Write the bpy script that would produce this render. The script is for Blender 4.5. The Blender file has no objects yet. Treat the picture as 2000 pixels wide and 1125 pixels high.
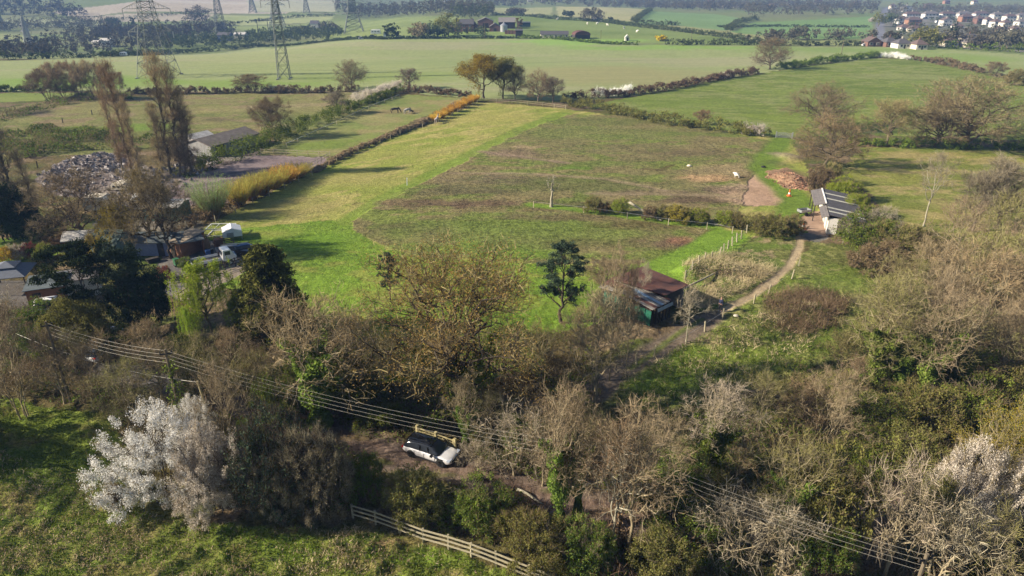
import bpy, math, random
import numpy as np
from mathutils import Vector, Matrix
S = bpy.context.scene
COL = S.collection
R = math.radians
# ------------------------------------------------------------------ camera
CAM_H = 34.0; PITCH = R(24.3); FPX = 1333.0
cam_d = bpy.data.cameras.new('camera'); cam = bpy.data.objects.new('camera', cam_d); COL.objects.link(cam)
cam.location = (0, 0, CAM_H); cam.rotation_euler = (R(90) - PITCH, 0, 0)
cam_d.sensor_width = 36; cam_d.lens = 36 * FPX / 2000; cam_d.clip_start = 0.5; cam_d.clip_end = 9000
S.camera = cam
# ------------------------------------------------------------------ light
SUN_EL = R(27); SUN_AZ = R(6)      # travels towards +X, a little away from the camera
ldir = Vector((math.cos(SUN_EL) * math.cos(SUN_AZ), math.cos(SUN_EL) * math.sin(SUN_AZ), -math.sin(SUN_EL)))
sd = bpy.data.lights.new('sun', 'SUN'); sd.energy = 5.0; sd.angle = R(0.6); sd.color = (1.0, 0.88, 0.70)
so = bpy.data.objects.new('sun', sd); COL.objects.link(so); so.rotation_euler = ldir.to_track_quat('-Z', 'Y').to_euler()
W = bpy.data.worlds.new('World'); S.world = W; W.use_nodes = True
nt = W.node_tree; nt.nodes.clear()
sky = nt.nodes.new('ShaderNodeTexSky'); sky.sky_type = 'NISHITA'; sky.sun_disc = False
sky.sun_elevation = SUN_EL; sky.sun_rotation = R(270 + 6); sky.altitude = 60; sky.dust_density = 1.0
bg = nt.nodes.new('ShaderNodeBackground'); bg.inputs[1].default_value = 0.05
wo = nt.nodes.new('ShaderNodeOutputWorld'); nt.links.new(sky.outputs[0], bg.inputs[0]); nt.links.new(bg.outputs[0], wo.inputs[0])
S.view_settings.view_transform = 'Standard'; S.view_settings.look = 'None'; S.view_settings.gamma = 1
S.view_settings.exposure = 1.15
S.cycles.max_bounces = 5; S.cycles.diffuse_bounces = 2; S.cycles.glossy_bounces = 2; S.cycles.transmission_bounces = 3
S.cycles.transparent_max_bounces = 8; S.cycles.volume_bounces = 0; S.cycles.use_denoising = True
S.cycles.sample_clamp_indirect = 4; S.cycles.caustics_reflective = False; S.cycles.caustics_refractive = False
S.cycles.use_adaptive_sampling = True; S.cycles.adaptive_threshold = 0.02
# ------------------------------------------------------------------ numeric helpers
CP, SP = math.cos(PITCH), math.sin(PITCH)
def hsh(ix, iy, seed):
    n = (ix.astype(np.int64) * 374761393 + iy.astype(np.int64) * 668265263 + seed * 974634777) & 0xffffffff
    n = ((n ^ (n >> 13)) * 1274126177) & 0xffffffff
    n = ((n ^ (n >> 16)) * 2246822519) & 0xffffffff
    return ((n ^ (n >> 15)) & 0xffffff) / float(0xffffff)
def vnoise(x, y, seed=0):
    x = np.asarray(x, float); y = np.asarray(y, float)
    ix = np.floor(x); iy = np.floor(y); fx = x - ix; fy = y - iy
    fx = fx * fx * (3 - 2 * fx); fy = fy * fy * (3 - 2 * fy)
    a = hsh(ix, iy, seed); b = hsh(ix + 1, iy, seed); c = hsh(ix, iy + 1, seed); d = hsh(ix + 1, iy + 1, seed)
    return (a + (b - a) * fx) * (1 - fy) + (c + (d - c) * fx) * fy
def fbm(x, y, scale, octv=3, seed=0):
    t = 0; amp = 1; tot = 0; s = 1.0 / scale
    for k in range(octv):
        t = t + amp * vnoise(x * s, y * s, seed + k * 17); tot += amp; amp *= .55; s *= 2.07
    return t / tot
def sst(a, b, x):
    t = np.clip((np.asarray(x, float) - a) / (b - a), 0, 1); return t * t * (3 - 2 * t)
def terrain(x, y):
    x = np.asarray(x, float); y = np.asarray(y, float)
    h = -13 * sst(335, 560, y - 0.12 * x) * sst(-60, -200, x)            # valley behind the far left field
    h = h - 5 * sst(430, 650, y) * sst(60, 250, x)
    h = h + 70 * sst(1150, 3600, y) + 25 * sst(700, 1300, y) * sst(-100, -700, x)
    h = h + (fbm(x, y, 90, 2, 5) - .5) * 1.6 * sst(60, 160, y)
    h = h + (fbm(x, y, 260, 2, 9) - .5) * 12 * sst(600, 1100, y)
    return h
def G(px, py, hh=0.0):
    """point where the photograph's pixel meets the ground (plus hh metres)"""
    u = (px - 1000) / FPX; v = (py - 562.5) / FPX
    dx, dy, dz = u, CP - v * SP, -(SP + v * CP)
    t = (CAM_H) / max(1e-3, -dz) if dz < 0 else 4000
    # march along the ray until the terrain is met
    lo = 5.0; step = 4.0; k = lo; prev = lo
    while k < 6000:
        if CAM_H + dz * k < float(terrain(dx * k, dy * k)) + hh: break
        prev = k; k += max(2.0, k * .03)
    a, b = prev, k
    for _ in range(24):
        m = (a + b) / 2
        if CAM_H + dz * m < float(terrain(dx * m, dy * m)) + hh: b = m
        else: a = m
    return Vector((dx * b, dy * b, float(terrain(dx * b, dy * b))))
def height_to(P, py_top):
    """height above P that reaches image row py_top"""
    v = (py_top - 562.5) / FPX
    dz = -P.y * (SP + v * CP) / (CP - v * SP)
    return CAM_H + dz - P.z
def mpp(P):
    """metres per photograph pixel at P"""
    return (P.y * CP + (CAM_H - P.z) * SP) / FPX
def inpoly(x, y, poly):
    c = np.zeros(x.shape, bool); n = len(poly); j = n - 1
    for i in range(n):
        xi, yi = poly[i]; xj, yj = poly[j]
        if yi != yj:
            c ^= ((yi > y) != (yj > y)) & (x < (xj - xi) * (y - yi) / (yj - yi) + xi)
        j = i
    return c
def wpoly(pts): return [(p.x, p.y) for p in (G(*q) for q in pts)]
def dist_line(x, y, pl):
    d = np.full(x.shape, 1e9)
    for (ax, ay), (bx, by) in zip(pl[:-1], pl[1:]):
        L = (bx - ax) ** 2 + (by - ay) ** 2 + 1e-9
        t = np.clip(((x - ax) * (bx - ax) + (y - ay) * (by - ay)) / L, 0, 1)
        d = np.minimum(d, np.hypot(x - ax - t * (bx - ax), y - ay - t * (by - ay)))
    return d
# ------------------------------------------------------------------ object helpers
def tag(o, label=None, cat=None, group=None, kind=None):
    if label: o['label'] = label
    if cat: o['category'] = cat
    if group: o['group'] = group
    if kind: o['kind'] = kind
    return o
def link(o, parent=None):
    COL.objects.link(o)
    if parent is not None: o.parent = parent
    return o
def empty(name, loc, rz=0.0, parent=None):
    o = bpy.data.objects.new(name, None); o.location = loc; o.rotation_euler = (0, 0, rz); o.empty_display_size = .5
    return link(o, parent)
def np_mesh(name, V, faces, mats, smooth=False, attrs=None, midx=None):
    """V (n,3); faces: list of int arrays (m,k)"""
    me = bpy.data.meshes.new(name); V = np.asarray(V, np.float32)
    me.vertices.add(len(V)); me.vertices.foreach_set('co', V.ravel())
    loops = []; starts = []; s = 0
    for F in faces:
        F = np.asarray(F, np.int32)
        if len(F) == 0: continue
        loops.append(F.ravel()); starts.append(s + np.arange(len(F)) * F.shape[1]); s += F.size
    loops = np.concatenate(loops) if loops else np.zeros(0, np.int32)
    starts = np.concatenate(starts) if starts else np.zeros(0, np.int32)
    me.loops.add(len(loops)); me.loops.foreach_set('vertex_index', loops.astype(np.int32))
    me.polygons.add(len(starts)); me.polygons.foreach_set('loop_start', starts.astype(np.int32))
    if midx is not None: me.polygons.foreach_set('material_index', np.asarray(midx, np.int32))
    me.polygons.foreach_set('use_smooth', np.full(len(starts), smooth))
    for an, (typ, arr) in (attrs or {}).items():
        at = me.attributes.new(an, typ, 'POINT')
        at.data.foreach_set('color' if 'COLOR' in typ else 'value', np.asarray(arr, np.float32).ravel())
    me.update(calc_edges=True)
    for m in (mats if isinstance(mats, (list, tuple)) else [mats]): me.materials.append(m)
    return me
class MB:
    """collects boxes, tubes, prisms into ONE mesh"""
    def __init__(s): s.v = []; s.f = []; s.m = []; s.n = 0
    def add(s, V, F, mi=0):
        s.v += [tuple(p) for p in V]; s.f += [tuple(i + s.n for i in f) for f in F]; s.m += [mi] * len(F); s.n += len(V)
    def box(s, c, d, rz=0, mi=0, M=None):
        hx, hy, hz = d[0] / 2, d[1] / 2, d[2] / 2; V = []
        for sx, sy, sz in ((-1,-1,-1),(1,-1,-1),(1,1,-1),(-1,1,-1),(-1,-1,1),(1,-1,1),(1,1,1),(-1,1,1)):
            p = Vector((sx * hx, sy * hy, sz * hz))
            if M is not None: p = M @ p
            if rz: p = Matrix.Rotation(rz, 3, 'Z') @ p
            V.append(p + Vector(c))
        s.add(V, [(0,3,2,1),(4,5,6,7),(0,1,5,4),(1,2,6,5),(2,3,7,6),(3,0,4,7)], mi)
    def bar(s, a, b, w, h=None, mi=0):
        a = Vector(a); b = Vector(b); d = b - a; L = d.length
        if L < 1e-6: return
        M = d.to_track_quat('X', 'Z').to_matrix(); s.box((a + b) / 2, (L, w, h or w), 0, mi, M)
    def tube(s, pts, rad, n=8, mi=0, cap=True):
        pts = [Vector(p) for p in pts]; rad = rad if isinstance(rad, (list, tuple)) else [rad] * len(pts)
        V = []; F = []
        for i, p in enumerate(pts):
            d = (pts[min(i + 1, len(pts) - 1)] - pts[max(i - 1, 0)]).normalized()
            M = d.to_track_quat('Z', 'Y').to_matrix()
            for k in range(n):
                a = 2 * math.pi * k / n; V.append(p + M @ Vector((math.cos(a) * rad[i], math.sin(a) * rad[i], 0)))
        for i in range(len(pts) - 1):
            for k in range(n):
                k2 = (k + 1) % n; F.append((i*n+k, i*n+k2, (i+1)*n+k2, (i+1)*n+k))
        if cap: F.append(tuple(range(n))[::-1]); F.append(tuple((len(pts)-1)*n + k for k in range(n)))
        s.add(V, F, mi)
    def lathe(s, prof, n=16, c=(0,0,0), mi=0):
        V = [(c[0] + r * math.cos(2*math.pi*k/n), c[1] + r * math.sin(2*math.pi*k/n), c[2] + z) for r, z in prof for k in range(n)]
        F = [(i*n+k, i*n+(k+1)%n, (i+1)*n+(k+1)%n, (i+1)*n+k) for i in range(len(prof)-1) for k in range(n)]
        F.append(tuple(range(n))[::-1]); F.append(tuple((len(prof)-1)*n + k for k in range(n)))
        s.add(V, F, mi)
    def prism(s, prof, a, b, mi=0, axis='y'):
        """profile in xz swept from y=a to y=b"""
        n = len(prof); V = [(x, a, z) for x, z in prof] + [(x, b, z) for x, z in prof]
        if axis == 'x': V = [(q[1], q[0], q[2]) for q in V]
        F = [(k, (k+1)%n, n+(k+1)%n, n+k) for k in range(n)] + [tuple(range(n))[::-1], tuple(range(n, 2*n))]
        s.add(V, F, mi)
    def mesh(s, name, mats, smooth=False):
        me = bpy.data.meshes.new(name); me.from_pydata(s.v, [], s.f)
        for m in (mats if isinstance(mats, (list, tuple)) else [mats]): me.materials.append(m)
        me.polygons.foreach_set('material_index', s.m)
        if smooth: me.polygons.foreach_set('use_smooth', [True] * len(s.f))
        me.update(); return me
    def build(s, name, mats, parent=None, loc=None, rz=None, smooth=False, bevel=0):
        o = bpy.data.objects.new(name, s.mesh(name, mats, smooth)); link(o, parent)
        if loc is not None: o.location = loc
        if rz is not None: o.rotation_euler = (0, 0, rz)
        if bevel:
            b = o.modifiers.new('bevel', 'BEVEL'); b.width = bevel; b.segments = 2; b.limit_method = 'ANGLE'
        return o
def dup(root, loc=None, rz=None, scale=None):
    r = root.copy(); COL.objects.link(r)
    if loc is not None: r.location = loc
    if rz is not None: r.rotation_euler = (0, 0, rz)
    if scale is not None: r.scale = scale if isinstance(scale, (tuple, list)) else (scale,) * 3
    for ch in KIDS[root.name] if root.name in KIDS else root.children:
        c = ch.copy(); COL.objects.link(c); c.parent = r
        for g in ch.children:
            d = g.copy(); COL.objects.link(d); d.parent = c
    return r
KIDS = {}
# ------------------------------------------------------------------ materials
def mat(name, col, rough=.8, metal=0, var=.25, scale=3.0, bump=0, spec=.3, stretch=None, col2=None):
    """plain surface with uneven dirt and weathering"""
    m = bpy.data.materials.new(name); m.use_nodes = True; n = m.node_tree; b = n.nodes['Principled BSDF']
    b.inputs['Roughness'].default_value = rough; b.inputs['Metallic'].default_value = metal
    b.inputs['Specular IOR Level'].default_value = spec
    tc = n.nodes.new('ShaderNodeTexCoord'); mp = n.nodes.new('ShaderNodeMapping'); n.links.new(tc.outputs['Object'], mp.inputs[0])
    if stretch: mp.inputs['Scale'].default_value = stretch
    no = n.nodes.new('ShaderNodeTexNoise'); no.inputs['Scale'].default_value = scale; no.inputs['Detail'].default_value = 6
    no.inputs['Roughness'].default_value = .65; n.links.new(mp.outputs[0], no.inputs['Vector'])
    rp = n.nodes.new('ShaderNodeValToRGB'); c2 = col2 or tuple(c * (1 - var) for c in col)
    rp.color_ramp.elements[0].position = .3; rp.color_ramp.elements[1].position = .7
    rp.color_ramp.elements[0].color = (*c2, 1); rp.color_ramp.elements[1].color = (*(min(1, c * (1 + var * .4)) for c in col), 1)
    n.links.new(no.outputs[0], rp.inputs[0]); n.links.new(rp.outputs[0], b.inputs['Base Color'])
    if bump:
        bp = n.nodes.new('ShaderNodeBump'); bp.inputs['Strength'].default_value = bump; bp.inputs['Distance'].default_value = .05
        n.links.new(no.outputs[0], bp.inputs['Height']); n.links.new(bp.outputs[0], b.inputs['Normal'])
    return m
def corrug(name, col, col2, period=.15, axis=0, rough=.7, scale=1.2, strength=.6):
    """corrugated sheet / boards: a wave bump across one object axis over a blotchy colour"""
    m = mat(name, col, rough, 0, .3, scale, 0, .3, None, col2); n = m.node_tree; b = n.nodes['Principled BSDF']
    tc = n.nodes.new('ShaderNodeTexCoord'); w = n.nodes.new('ShaderNodeTexWave'); w.bands_direction = 'XYZ'[axis]
    w.inputs['Scale'].default_value = .314 / period; n.links.new(tc.outputs['Object'], w.inputs['Vector'])
    bp = n.nodes.new('ShaderNodeBump'); bp.inputs['Strength'].default_value = strength; bp.inputs['Distance'].default_value = .04
    n.links.new(w.outputs['Fac'], bp.inputs['Height']); n.links.new(bp.outputs[0], b.inputs['Normal'])
    return m
def leafmat(name, a, b, transl=.25, oscale=.0, rnd=.12):
    """leaves / twigs: colour by the tint stored on each leaf, translucent"""
    m = bpy.data.materials.new(name); m.use_nodes = True; n = m.node_tree; n.nodes.clear()
    out = n.nodes.new('ShaderNodeOutputMaterial'); at = n.nodes.new('ShaderNodeAttribute'); at.attribute_name = 'tint'
    rp = n.nodes.new('ShaderNodeMix'); rp.data_type = 'RGBA'
    rp.inputs[6].default_value = (*a, 1); rp.inputs[7].default_value = (*b, 1); n.links.new(at.outputs['Fac'], rp.inputs[0])
    oi = n.nodes.new('ShaderNodeObjectInfo'); hs = n.nodes.new('ShaderNodeHueSaturation')
    mr = n.nodes.new('ShaderNodeMapRange'); mr.inputs[3].default_value = 1 - rnd * 1.5; mr.inputs[4].default_value = 1 + rnd * 1.5
    mh = n.nodes.new('ShaderNodeMapRange'); mh.inputs[3].default_value = .5 - rnd * .12; mh.inputs[4].default_value = .5 + rnd * .12
    n.links.new(oi.outputs['Random'], mr.inputs[0]); n.links.new(mr.outputs[0], hs.inputs['Value'])
    n.links.new(oi.outputs['Random'], mh.inputs[0]); n.links.new(mh.outputs[0], hs.inputs['Hue'])
    n.links.new(rp.outputs[2], hs.inputs['Color'])
    d = n.nodes.new('ShaderNodeBsdfDiffuse'); n.links.new(hs.outputs[0], d.inputs[0])
    if transl > 0:
        t = n.nodes.new('ShaderNodeBsdfTranslucent'); n.links.new(hs.outputs[0], t.inputs[0])
        mx = n.nodes.new('ShaderNodeMixShader'); mx.inputs[0].default_value = transl
        n.links.new(d.outputs[0], mx.inputs[1]); n.links.new(t.outputs[0], mx.inputs[2]); n.links.new(mx.outputs[0], out.inputs[0])
    else: n.links.new(d.outputs[0], out.inputs[0])
    return m
# ================================================================== THE GROUND: one sheet of terrain, cut into its fields
ys = list(np.arange(22, 72, .2)); y_ = 72.0
while y_ < 340: ys.append(y_); y_ *= 1.0045
while y_ < 5600: ys.append(y_); y_ *= 1.011
ys = np.array([-60, -40, -20, -5, 8, 16] + ys); NC = 900
wid = 1.05 * np.clip(ys, 20, None) + 26
sx = np.linspace(-1, 1, NC); GX = wid[:, None] * sx[None, :]; GY = np.repeat(ys[:, None], NC, 1)
# columns wander a little so the sheet has no visible lattice
GX = GX + (vnoise(GX * 0.7, GY * 0.7, 3) - .5) * (wid[:, None] / NC)
def srgb(r, g, b): return np.array([((c / 255) / 12.92 if c < 10 else ((c / 255 + .055) / 1.055) ** 2.4) for c in (r, g, b)])
KC = .82
SAT = .93   # photograph colour -> surface colour under this light
def pc(r, g, b):
    c = srgb(r, g, b)
    if c[1] > c[0]: c[0] += .34 * (c[1] - c[0])
    l = c @ np.array([.3, .6, .1]); return (l + (c - l) * SAT) * KC
ALB = np.zeros(GX.shape + (3,)); TUF = np.zeros(GX.shape); REG = np.zeros(GX.shape, np.int16)
WX = GX + (fbm(GX, GY, 3.0, 3, 21) - .5) * np.clip(GY * .016, .6, 5); WY = GY + (fbm(GX, GY, 3.0, 3, 57) - .5) * np.clip(GY * .016, .6, 5)
NAMES = ['ground']
def shade(mask, A, B, scale, tuf, stretch=1.0, ang=0.0, seed=1, alpha=None, C=None, lo=.3, hi=.7):
    x = GX[mask]; y = GY[mask]; ca, sa = math.cos(ang), math.sin(ang)
    u = (x * ca + y * sa) / stretch; w = -x * sa + y * ca
    f = fbm(u, w, scale, 4, seed); t = sst(lo, hi, f)[:, None]
    c = np.asarray(A) * (1 - t) + np.asarray(B) * t
    if C is not None:
        t2 = sst(.52, .66, fbm(u, w, scale * .45, 4, seed + 40))[:, None]; c = c * (1 - t2) + np.asarray(C) * t2
    c = c * (.9 + .2 * vnoise(x * 1.7, y * 1.7, seed + 9))[:, None]
    if alpha is None: ALB[mask] = c; TUF[mask] = tuf
    else:
        al = alpha[mask][:, None]; ALB[mask] = ALB[mask] * (1 - al) + c * al
        TUF[mask] = TUF[mask] * (1 - al[:, 0]) + tuf * al[:, 0]
allm = np.ones(GX.shape, bool)
def region(name, pts, A, B, scale, tuf, rid=True, **k):
    P = wpoly(pts); xs = [p[0] for p in P]; yy = [p[1] for p in P]
    m = (WX > min(xs)) & (WX < max(xs)) & (WY > min(yy)) & (WY < max(yy))
    m[m] = inpoly(WX[m], WY[m], P)
    shade(m, pc(*A), pc(*B), scale, tuf, **{q: (pc(*v) if q == 'C' else v) for q, v in k.items()})
    if rid:
        if name not in NAMES: NAMES.append(name)
        REG[m] = NAMES.index(name)
    return m
def band(name, pts, w, A, B, scale, tuf, soft=.5, rid=True, wob=.5, amt=1.0, **k):
    """a strip of width w metres along a line"""
    P = wpoly(pts); d = dist_line(WX * wob + GX * (1 - wob), WY * wob + GY * (1 - wob), P)
    al = (1 - sst(w / 2 - soft, w / 2 + soft, d)) * amt; m = al > .01
    shade(m, pc(*A), pc(*B), scale, tuf, alpha=al, **{q: (pc(*v) if q == 'C' else v) for q, v in k.items()})
    if rid:
        if name not in NAMES: NAMES.append(name)
        REG[al > .5] = NAMES.index(name)
def patch(px, py, rx, ry, A, amt=.8, tuf=None, soft=.6, B=None, seed=3):
    """an uneven patch of other cover, centre and radii in photograph pixels turned to metres on the ground"""
    c = G(px, py); l = G(px - rx, py); r = G(px + rx, py); n = G(px, py + ry); f = G(px, py - ry)
    wx = (r.x - l.x) / 2; wy = (f.y - n.y) / 2; cy = (f.y + n.y) / 2
    m = (abs(GX - c.x) < wx * 1.7) & (abs(GY - cy) < wy * 1.7)
    d = np.hypot((GX[m] - c.x) / wx, (GY[m] - cy) / wy) + (fbm(GX[m], GY[m], max(1.0, min(wx, wy) * .8), 3, seed) - .5) * 1.1
    al = np.zeros(GX.shape); al[m] = (1 - sst(1 - soft, 1 + soft * .4, d)) * amt
    shade(m, pc(*A), pc(*(B or A)), 3.0, .5 if tuf is None else tuf, alpha=al, seed=seed + 5)
# default cover: rough brambly ground and leaf litter
shade(allm, pc(104, 92, 58), pc(92, 104, 48), 9, .8, C=pc(128, 110, 84))
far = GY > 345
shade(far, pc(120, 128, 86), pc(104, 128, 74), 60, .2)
# ---- far country
F = 'far_fields'
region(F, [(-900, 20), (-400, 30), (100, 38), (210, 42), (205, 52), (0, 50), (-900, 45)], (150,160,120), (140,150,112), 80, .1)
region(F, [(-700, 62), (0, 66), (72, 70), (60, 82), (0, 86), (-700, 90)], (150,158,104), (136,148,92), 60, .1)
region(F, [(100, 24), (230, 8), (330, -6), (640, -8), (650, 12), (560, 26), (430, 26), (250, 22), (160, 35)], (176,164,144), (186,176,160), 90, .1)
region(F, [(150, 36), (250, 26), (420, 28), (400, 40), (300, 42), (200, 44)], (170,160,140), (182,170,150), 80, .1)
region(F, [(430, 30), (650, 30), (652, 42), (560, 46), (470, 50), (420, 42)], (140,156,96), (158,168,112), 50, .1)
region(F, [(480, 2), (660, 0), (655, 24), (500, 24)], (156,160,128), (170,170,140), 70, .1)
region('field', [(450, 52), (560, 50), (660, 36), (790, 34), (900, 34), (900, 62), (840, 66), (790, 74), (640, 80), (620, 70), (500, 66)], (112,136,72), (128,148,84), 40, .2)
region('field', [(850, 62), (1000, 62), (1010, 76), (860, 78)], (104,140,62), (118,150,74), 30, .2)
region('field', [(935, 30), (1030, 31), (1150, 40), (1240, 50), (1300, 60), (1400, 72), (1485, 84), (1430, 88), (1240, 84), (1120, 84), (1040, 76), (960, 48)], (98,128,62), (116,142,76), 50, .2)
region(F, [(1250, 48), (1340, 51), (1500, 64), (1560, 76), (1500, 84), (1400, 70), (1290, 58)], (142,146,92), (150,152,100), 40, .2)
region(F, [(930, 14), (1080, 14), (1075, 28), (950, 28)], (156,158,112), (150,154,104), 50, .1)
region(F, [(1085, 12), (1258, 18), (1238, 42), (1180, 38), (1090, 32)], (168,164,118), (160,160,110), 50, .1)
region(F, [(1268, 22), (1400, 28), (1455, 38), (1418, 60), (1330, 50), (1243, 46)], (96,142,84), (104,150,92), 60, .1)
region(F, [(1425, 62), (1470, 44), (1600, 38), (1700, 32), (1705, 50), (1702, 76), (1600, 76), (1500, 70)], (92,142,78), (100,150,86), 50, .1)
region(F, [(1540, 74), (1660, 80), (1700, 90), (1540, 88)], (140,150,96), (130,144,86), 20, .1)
# ---- the town's gardens and streets
region('town_ground', [(1720, 14), (2400, 20), (2400, 108), (2000, 102), (1800, 90), (1725, 84)], (96,104,70), (112,112,92), 22, .3, C=(132,128,124))
band('road', [(1735, 14), (1722, 30), (1718, 50), (1722, 70), (1726, 84)], 7, (118,120,130), (128,128,136), 20, .02, soft=1, wob=0)
# ---- the big pale crop field beyond the hedges
crop = [(-1500, 170), (-500, 140), (0, 119), (200, 114), (330, 108), (500, 93), (640, 83), (750, 78), (1000, 76), (1080, 77), (1120, 84), (1200, 88), (1430, 88), (1540, 91), (1700, 92), (1800, 94), (2000, 107), (2600, 150), (2600, 240), (2000, 158), (1950, 140), (1900, 140), (1850, 126), (1720, 110), (1560, 130), (1400, 156), (1270, 181), (1180, 194), (1100, 196), (930, 193), (830, 184), (780, 175), (600, 177), (400, 178), (200, 178), (0, 180), (-1500, 260)]
region('crop_field', crop, (138,154,98), (144,156,104), 60, .08, stretch=5, ang=.1, C=(152,154,112))
for a in ((180, 160, 230, 14, (98,150,52), .85), (480, 164, 200, 10, (104,148,56), .8), (700, 150, 240, 12, (116,146,70), .6), (300, 118, 300, 10, (150,160,108), .6), (1120, 82, 140, 7, (112,168,74), .9), (1300, 93, 220, 5, (104,160,64), .8),
          (1650, 98, 200, 6, (104,146,66), .7), (950, 120, 330, 12, (124,150,90), .5), (1900, 115, 120, 10, (106,150,64), .7), (1180, 150, 220, 22, (152,140,98), .5), (650, 116, 260, 8, (150,160,108), .5), (1900, 135, 200, 10, (118,140,70), .6)):
    patch(a[0], a[1], a[2], a[3], a[4], a[5], .1)
for k in range(16):       # tramlines of the drill
    y0 = 88 + k * 6.2 + (k % 3) * 1.3
    band('crop_field', [(350 + 20 * k, y0 + 34), (700, y0 + 20), (1100, y0 + 6), (1500, y0 - 2)], .8, (104,128,66), (112,132,74), 10, .1, soft=1.0, rid=False, wob=0, amt=.45)
for pl in ([(560, 137), (800, 137), (1000, 124), (1250, 118)], [(350, 147), (420, 142), (500, 139)]): band('crop_field', pl, 1.2, (88,110,56), (92,116,58), 10, .1, soft=1.2, rid=False, wob=0, amt=.6)  # the shorter dark line paints the big pylon's cast shadow into the crop
# ---- left rough land
region('rough_field', [(-900, 260), (0, 214), (120, 192), (260, 188), (480, 182), (700, 176), (765, 182), (700, 205), (640, 224), (560, 250), (500, 262), (400, 262), (330, 280), (240, 300), (60, 306), (-900, 420)], (136,132,80), (116,124,64), 8, .7, C=(142,126,92), stretch=2)
region('field', [(-900, 215), (0, 182), (260, 181), (250, 192), (100, 196), (-900, 240)], (120,140,68), (110,136,60), 12, .3)
for a in ((260, 250, 80, 10, (92,140,44), .8), (110, 255, 70, 7, (96,138,48), .8), (420, 235, 40, 6, (84,74,50), .6), (60, 222, 50, 6, (96,84,80), .6), (180, 272, 90, 8, (70,78,48), .6), (560, 208, 80, 8, (150,144,96), .5), (400, 215, 90, 8, (150,140,90), .5)):
    patch(*a)
# rubble yard
region('rubble_yard', [(66, 352), (110, 322), (190, 296), (245, 300), (300, 330), (380, 350), (430, 300), (500, 290), (520, 300), (440, 350), (330, 392), (250, 410), (180, 392), (110, 380)], (128,118,114), (112,100,96), 6, .7, C=(150,140,132))
region('rubble_yard', [(170, 400), (260, 392), (400, 420), (390, 455), (300, 470), (190, 450)], (116,108,98), (98,94,80), 5, .6, C=(146,138,124))
# horse paddock strip
region('paddock', [(800, 184), (905, 193), (860, 214), (760, 256), (700, 285), (645, 306), (500, 302), (540, 280), (640, 232), (720, 202)], (116,136,66), (132,138,78), 9, .35, C=(146,138,88))
for a in ((770, 218, 70, 7, (138,124,84), .8), (620, 240, 120, 12, (104,124,68), .5), (640, 285, 110, 12, (98,136,46), .7), (760, 200, 60, 8, (86,122,52), .6), (700, 232, 90, 8, (146,142,88), .6)): patch(*a)
region('arena', [(505, 303), (645, 307), (590, 342), (520, 372), (440, 400), (330, 400), (350, 356), (400, 338)], (128,112,112), (146,132,132), 5, .3, stretch=6)
band('arena', [(350, 368), (470, 350), (560, 338)], 2, (90,80,84), (98,88,90), 4, .2, rid=False, amt=.7)
band('arena', [(400, 345), (480, 334), (570, 322)], 2, (96,84,88), (98,88,90), 4, .2, rid=False, amt=.7)
band('arena', [(370, 385), (440, 372), (520, 358)], 1.6, (96,84,88), (98,88,90), 4, .2, rid=False, amt=.7)
# ---- right upper meadow and right lower meadow
region('meadow', [(1195, 196), (1280, 182), (1400, 157), (1560, 131), (1700, 113), (1790, 117), (1900, 141), (1990, 160), (2600, 230), (2600, 300), (2100, 280), (1860, 268), (1680, 264), (1545, 266), (1480, 264), (1350, 244), (1200, 216), (1150, 207)], (96,122,48), (112,136,58), 5, .5, stretch=2.5, C=(128,140,78))
for a in ((1760, 150, 110, 7, (140,146,92), .5), (1600, 232, 160, 12, (112,140,48), .6), (1700, 175, 140, 8, (84,116,40), .5), (1980, 180, 110, 14, (104,140,50), .6), (1350, 200, 120, 12, (100,132,48), .5), (1560, 190, 200, 8, (122,138,70), .4)): patch(*a)
region('meadow', [(1690, 287), (2600, 300), (2600, 560), (2050, 480), (1900, 466), (1800, 452), (1740, 420), (1700, 380), (1660, 345), (1650, 320)], (138,140,64), (116,130,52), 6, .6, C=(158,146,90), stretch=2)
for a in ((1850, 292, 150, 6, (96,130,48), .7), (1780, 395, 70, 16, (98,124,44), .6), (1900, 400, 90, 18, (160,148,92), .6), (1730, 420, 60, 12, (90,116,44), .7)): patch(*a)
# ---- central field: dry grass strip, green foreland, poached paddock
region('pasture', [(935, 199), (1105, 212), (1300, 245), (1500, 264), (1545, 275), (1575, 330), (1600, 400), (1600, 450), (1560, 466), (1440, 462), (1380, 510), (1330, 560), (1150, 620), (1000, 640), (700, 640), (560, 600), (440, 540), (370, 478), (372, 455), (450, 418), (600, 340), (700, 290), (850, 240)], (132,150,58), (150,154,72), 6, .6, stretch=2.6, ang=.75, C=(168,160,90))
low = region('pasture', [(370, 480), (440, 450), (560, 438), (660, 430), (700, 455), (740, 480), (830, 505), (1000, 516), (1300, 520), (1400, 470), (1560, 455), (1570, 480), (1380, 520), (1330, 580), (1150, 640), (1000, 660), (700, 660), (560, 620), (440, 560), (370, 500)], (86,138,34), (100,146,40), 5, .7, stretch=2, C=(128,146,56))
for a in ((560, 405, 100, 22, (152,142,84), .6), (700, 350, 120, 20, (156,150,82), .6), (520, 458, 90, 10, (132,146,60), .6), (620, 470, 110, 20, (78,140,28), .7), (960, 230, 90, 16, (158,154,78), .7), (480, 425, 60, 12, (124,122,76), .6), (640, 560, 120, 14, (100,156,40), .7), (820, 300, 80, 16, (150,150,76), .5), (560, 500, 80, 14, (118,142,54), .5)): patch(*a)
band('pasture', [(1100, 222), (1010, 258), (880, 326), (765, 384), (690, 432)], 5, (98,140,42), (108,146,48), 5, .5, rid=False, amt=.8)
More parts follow.
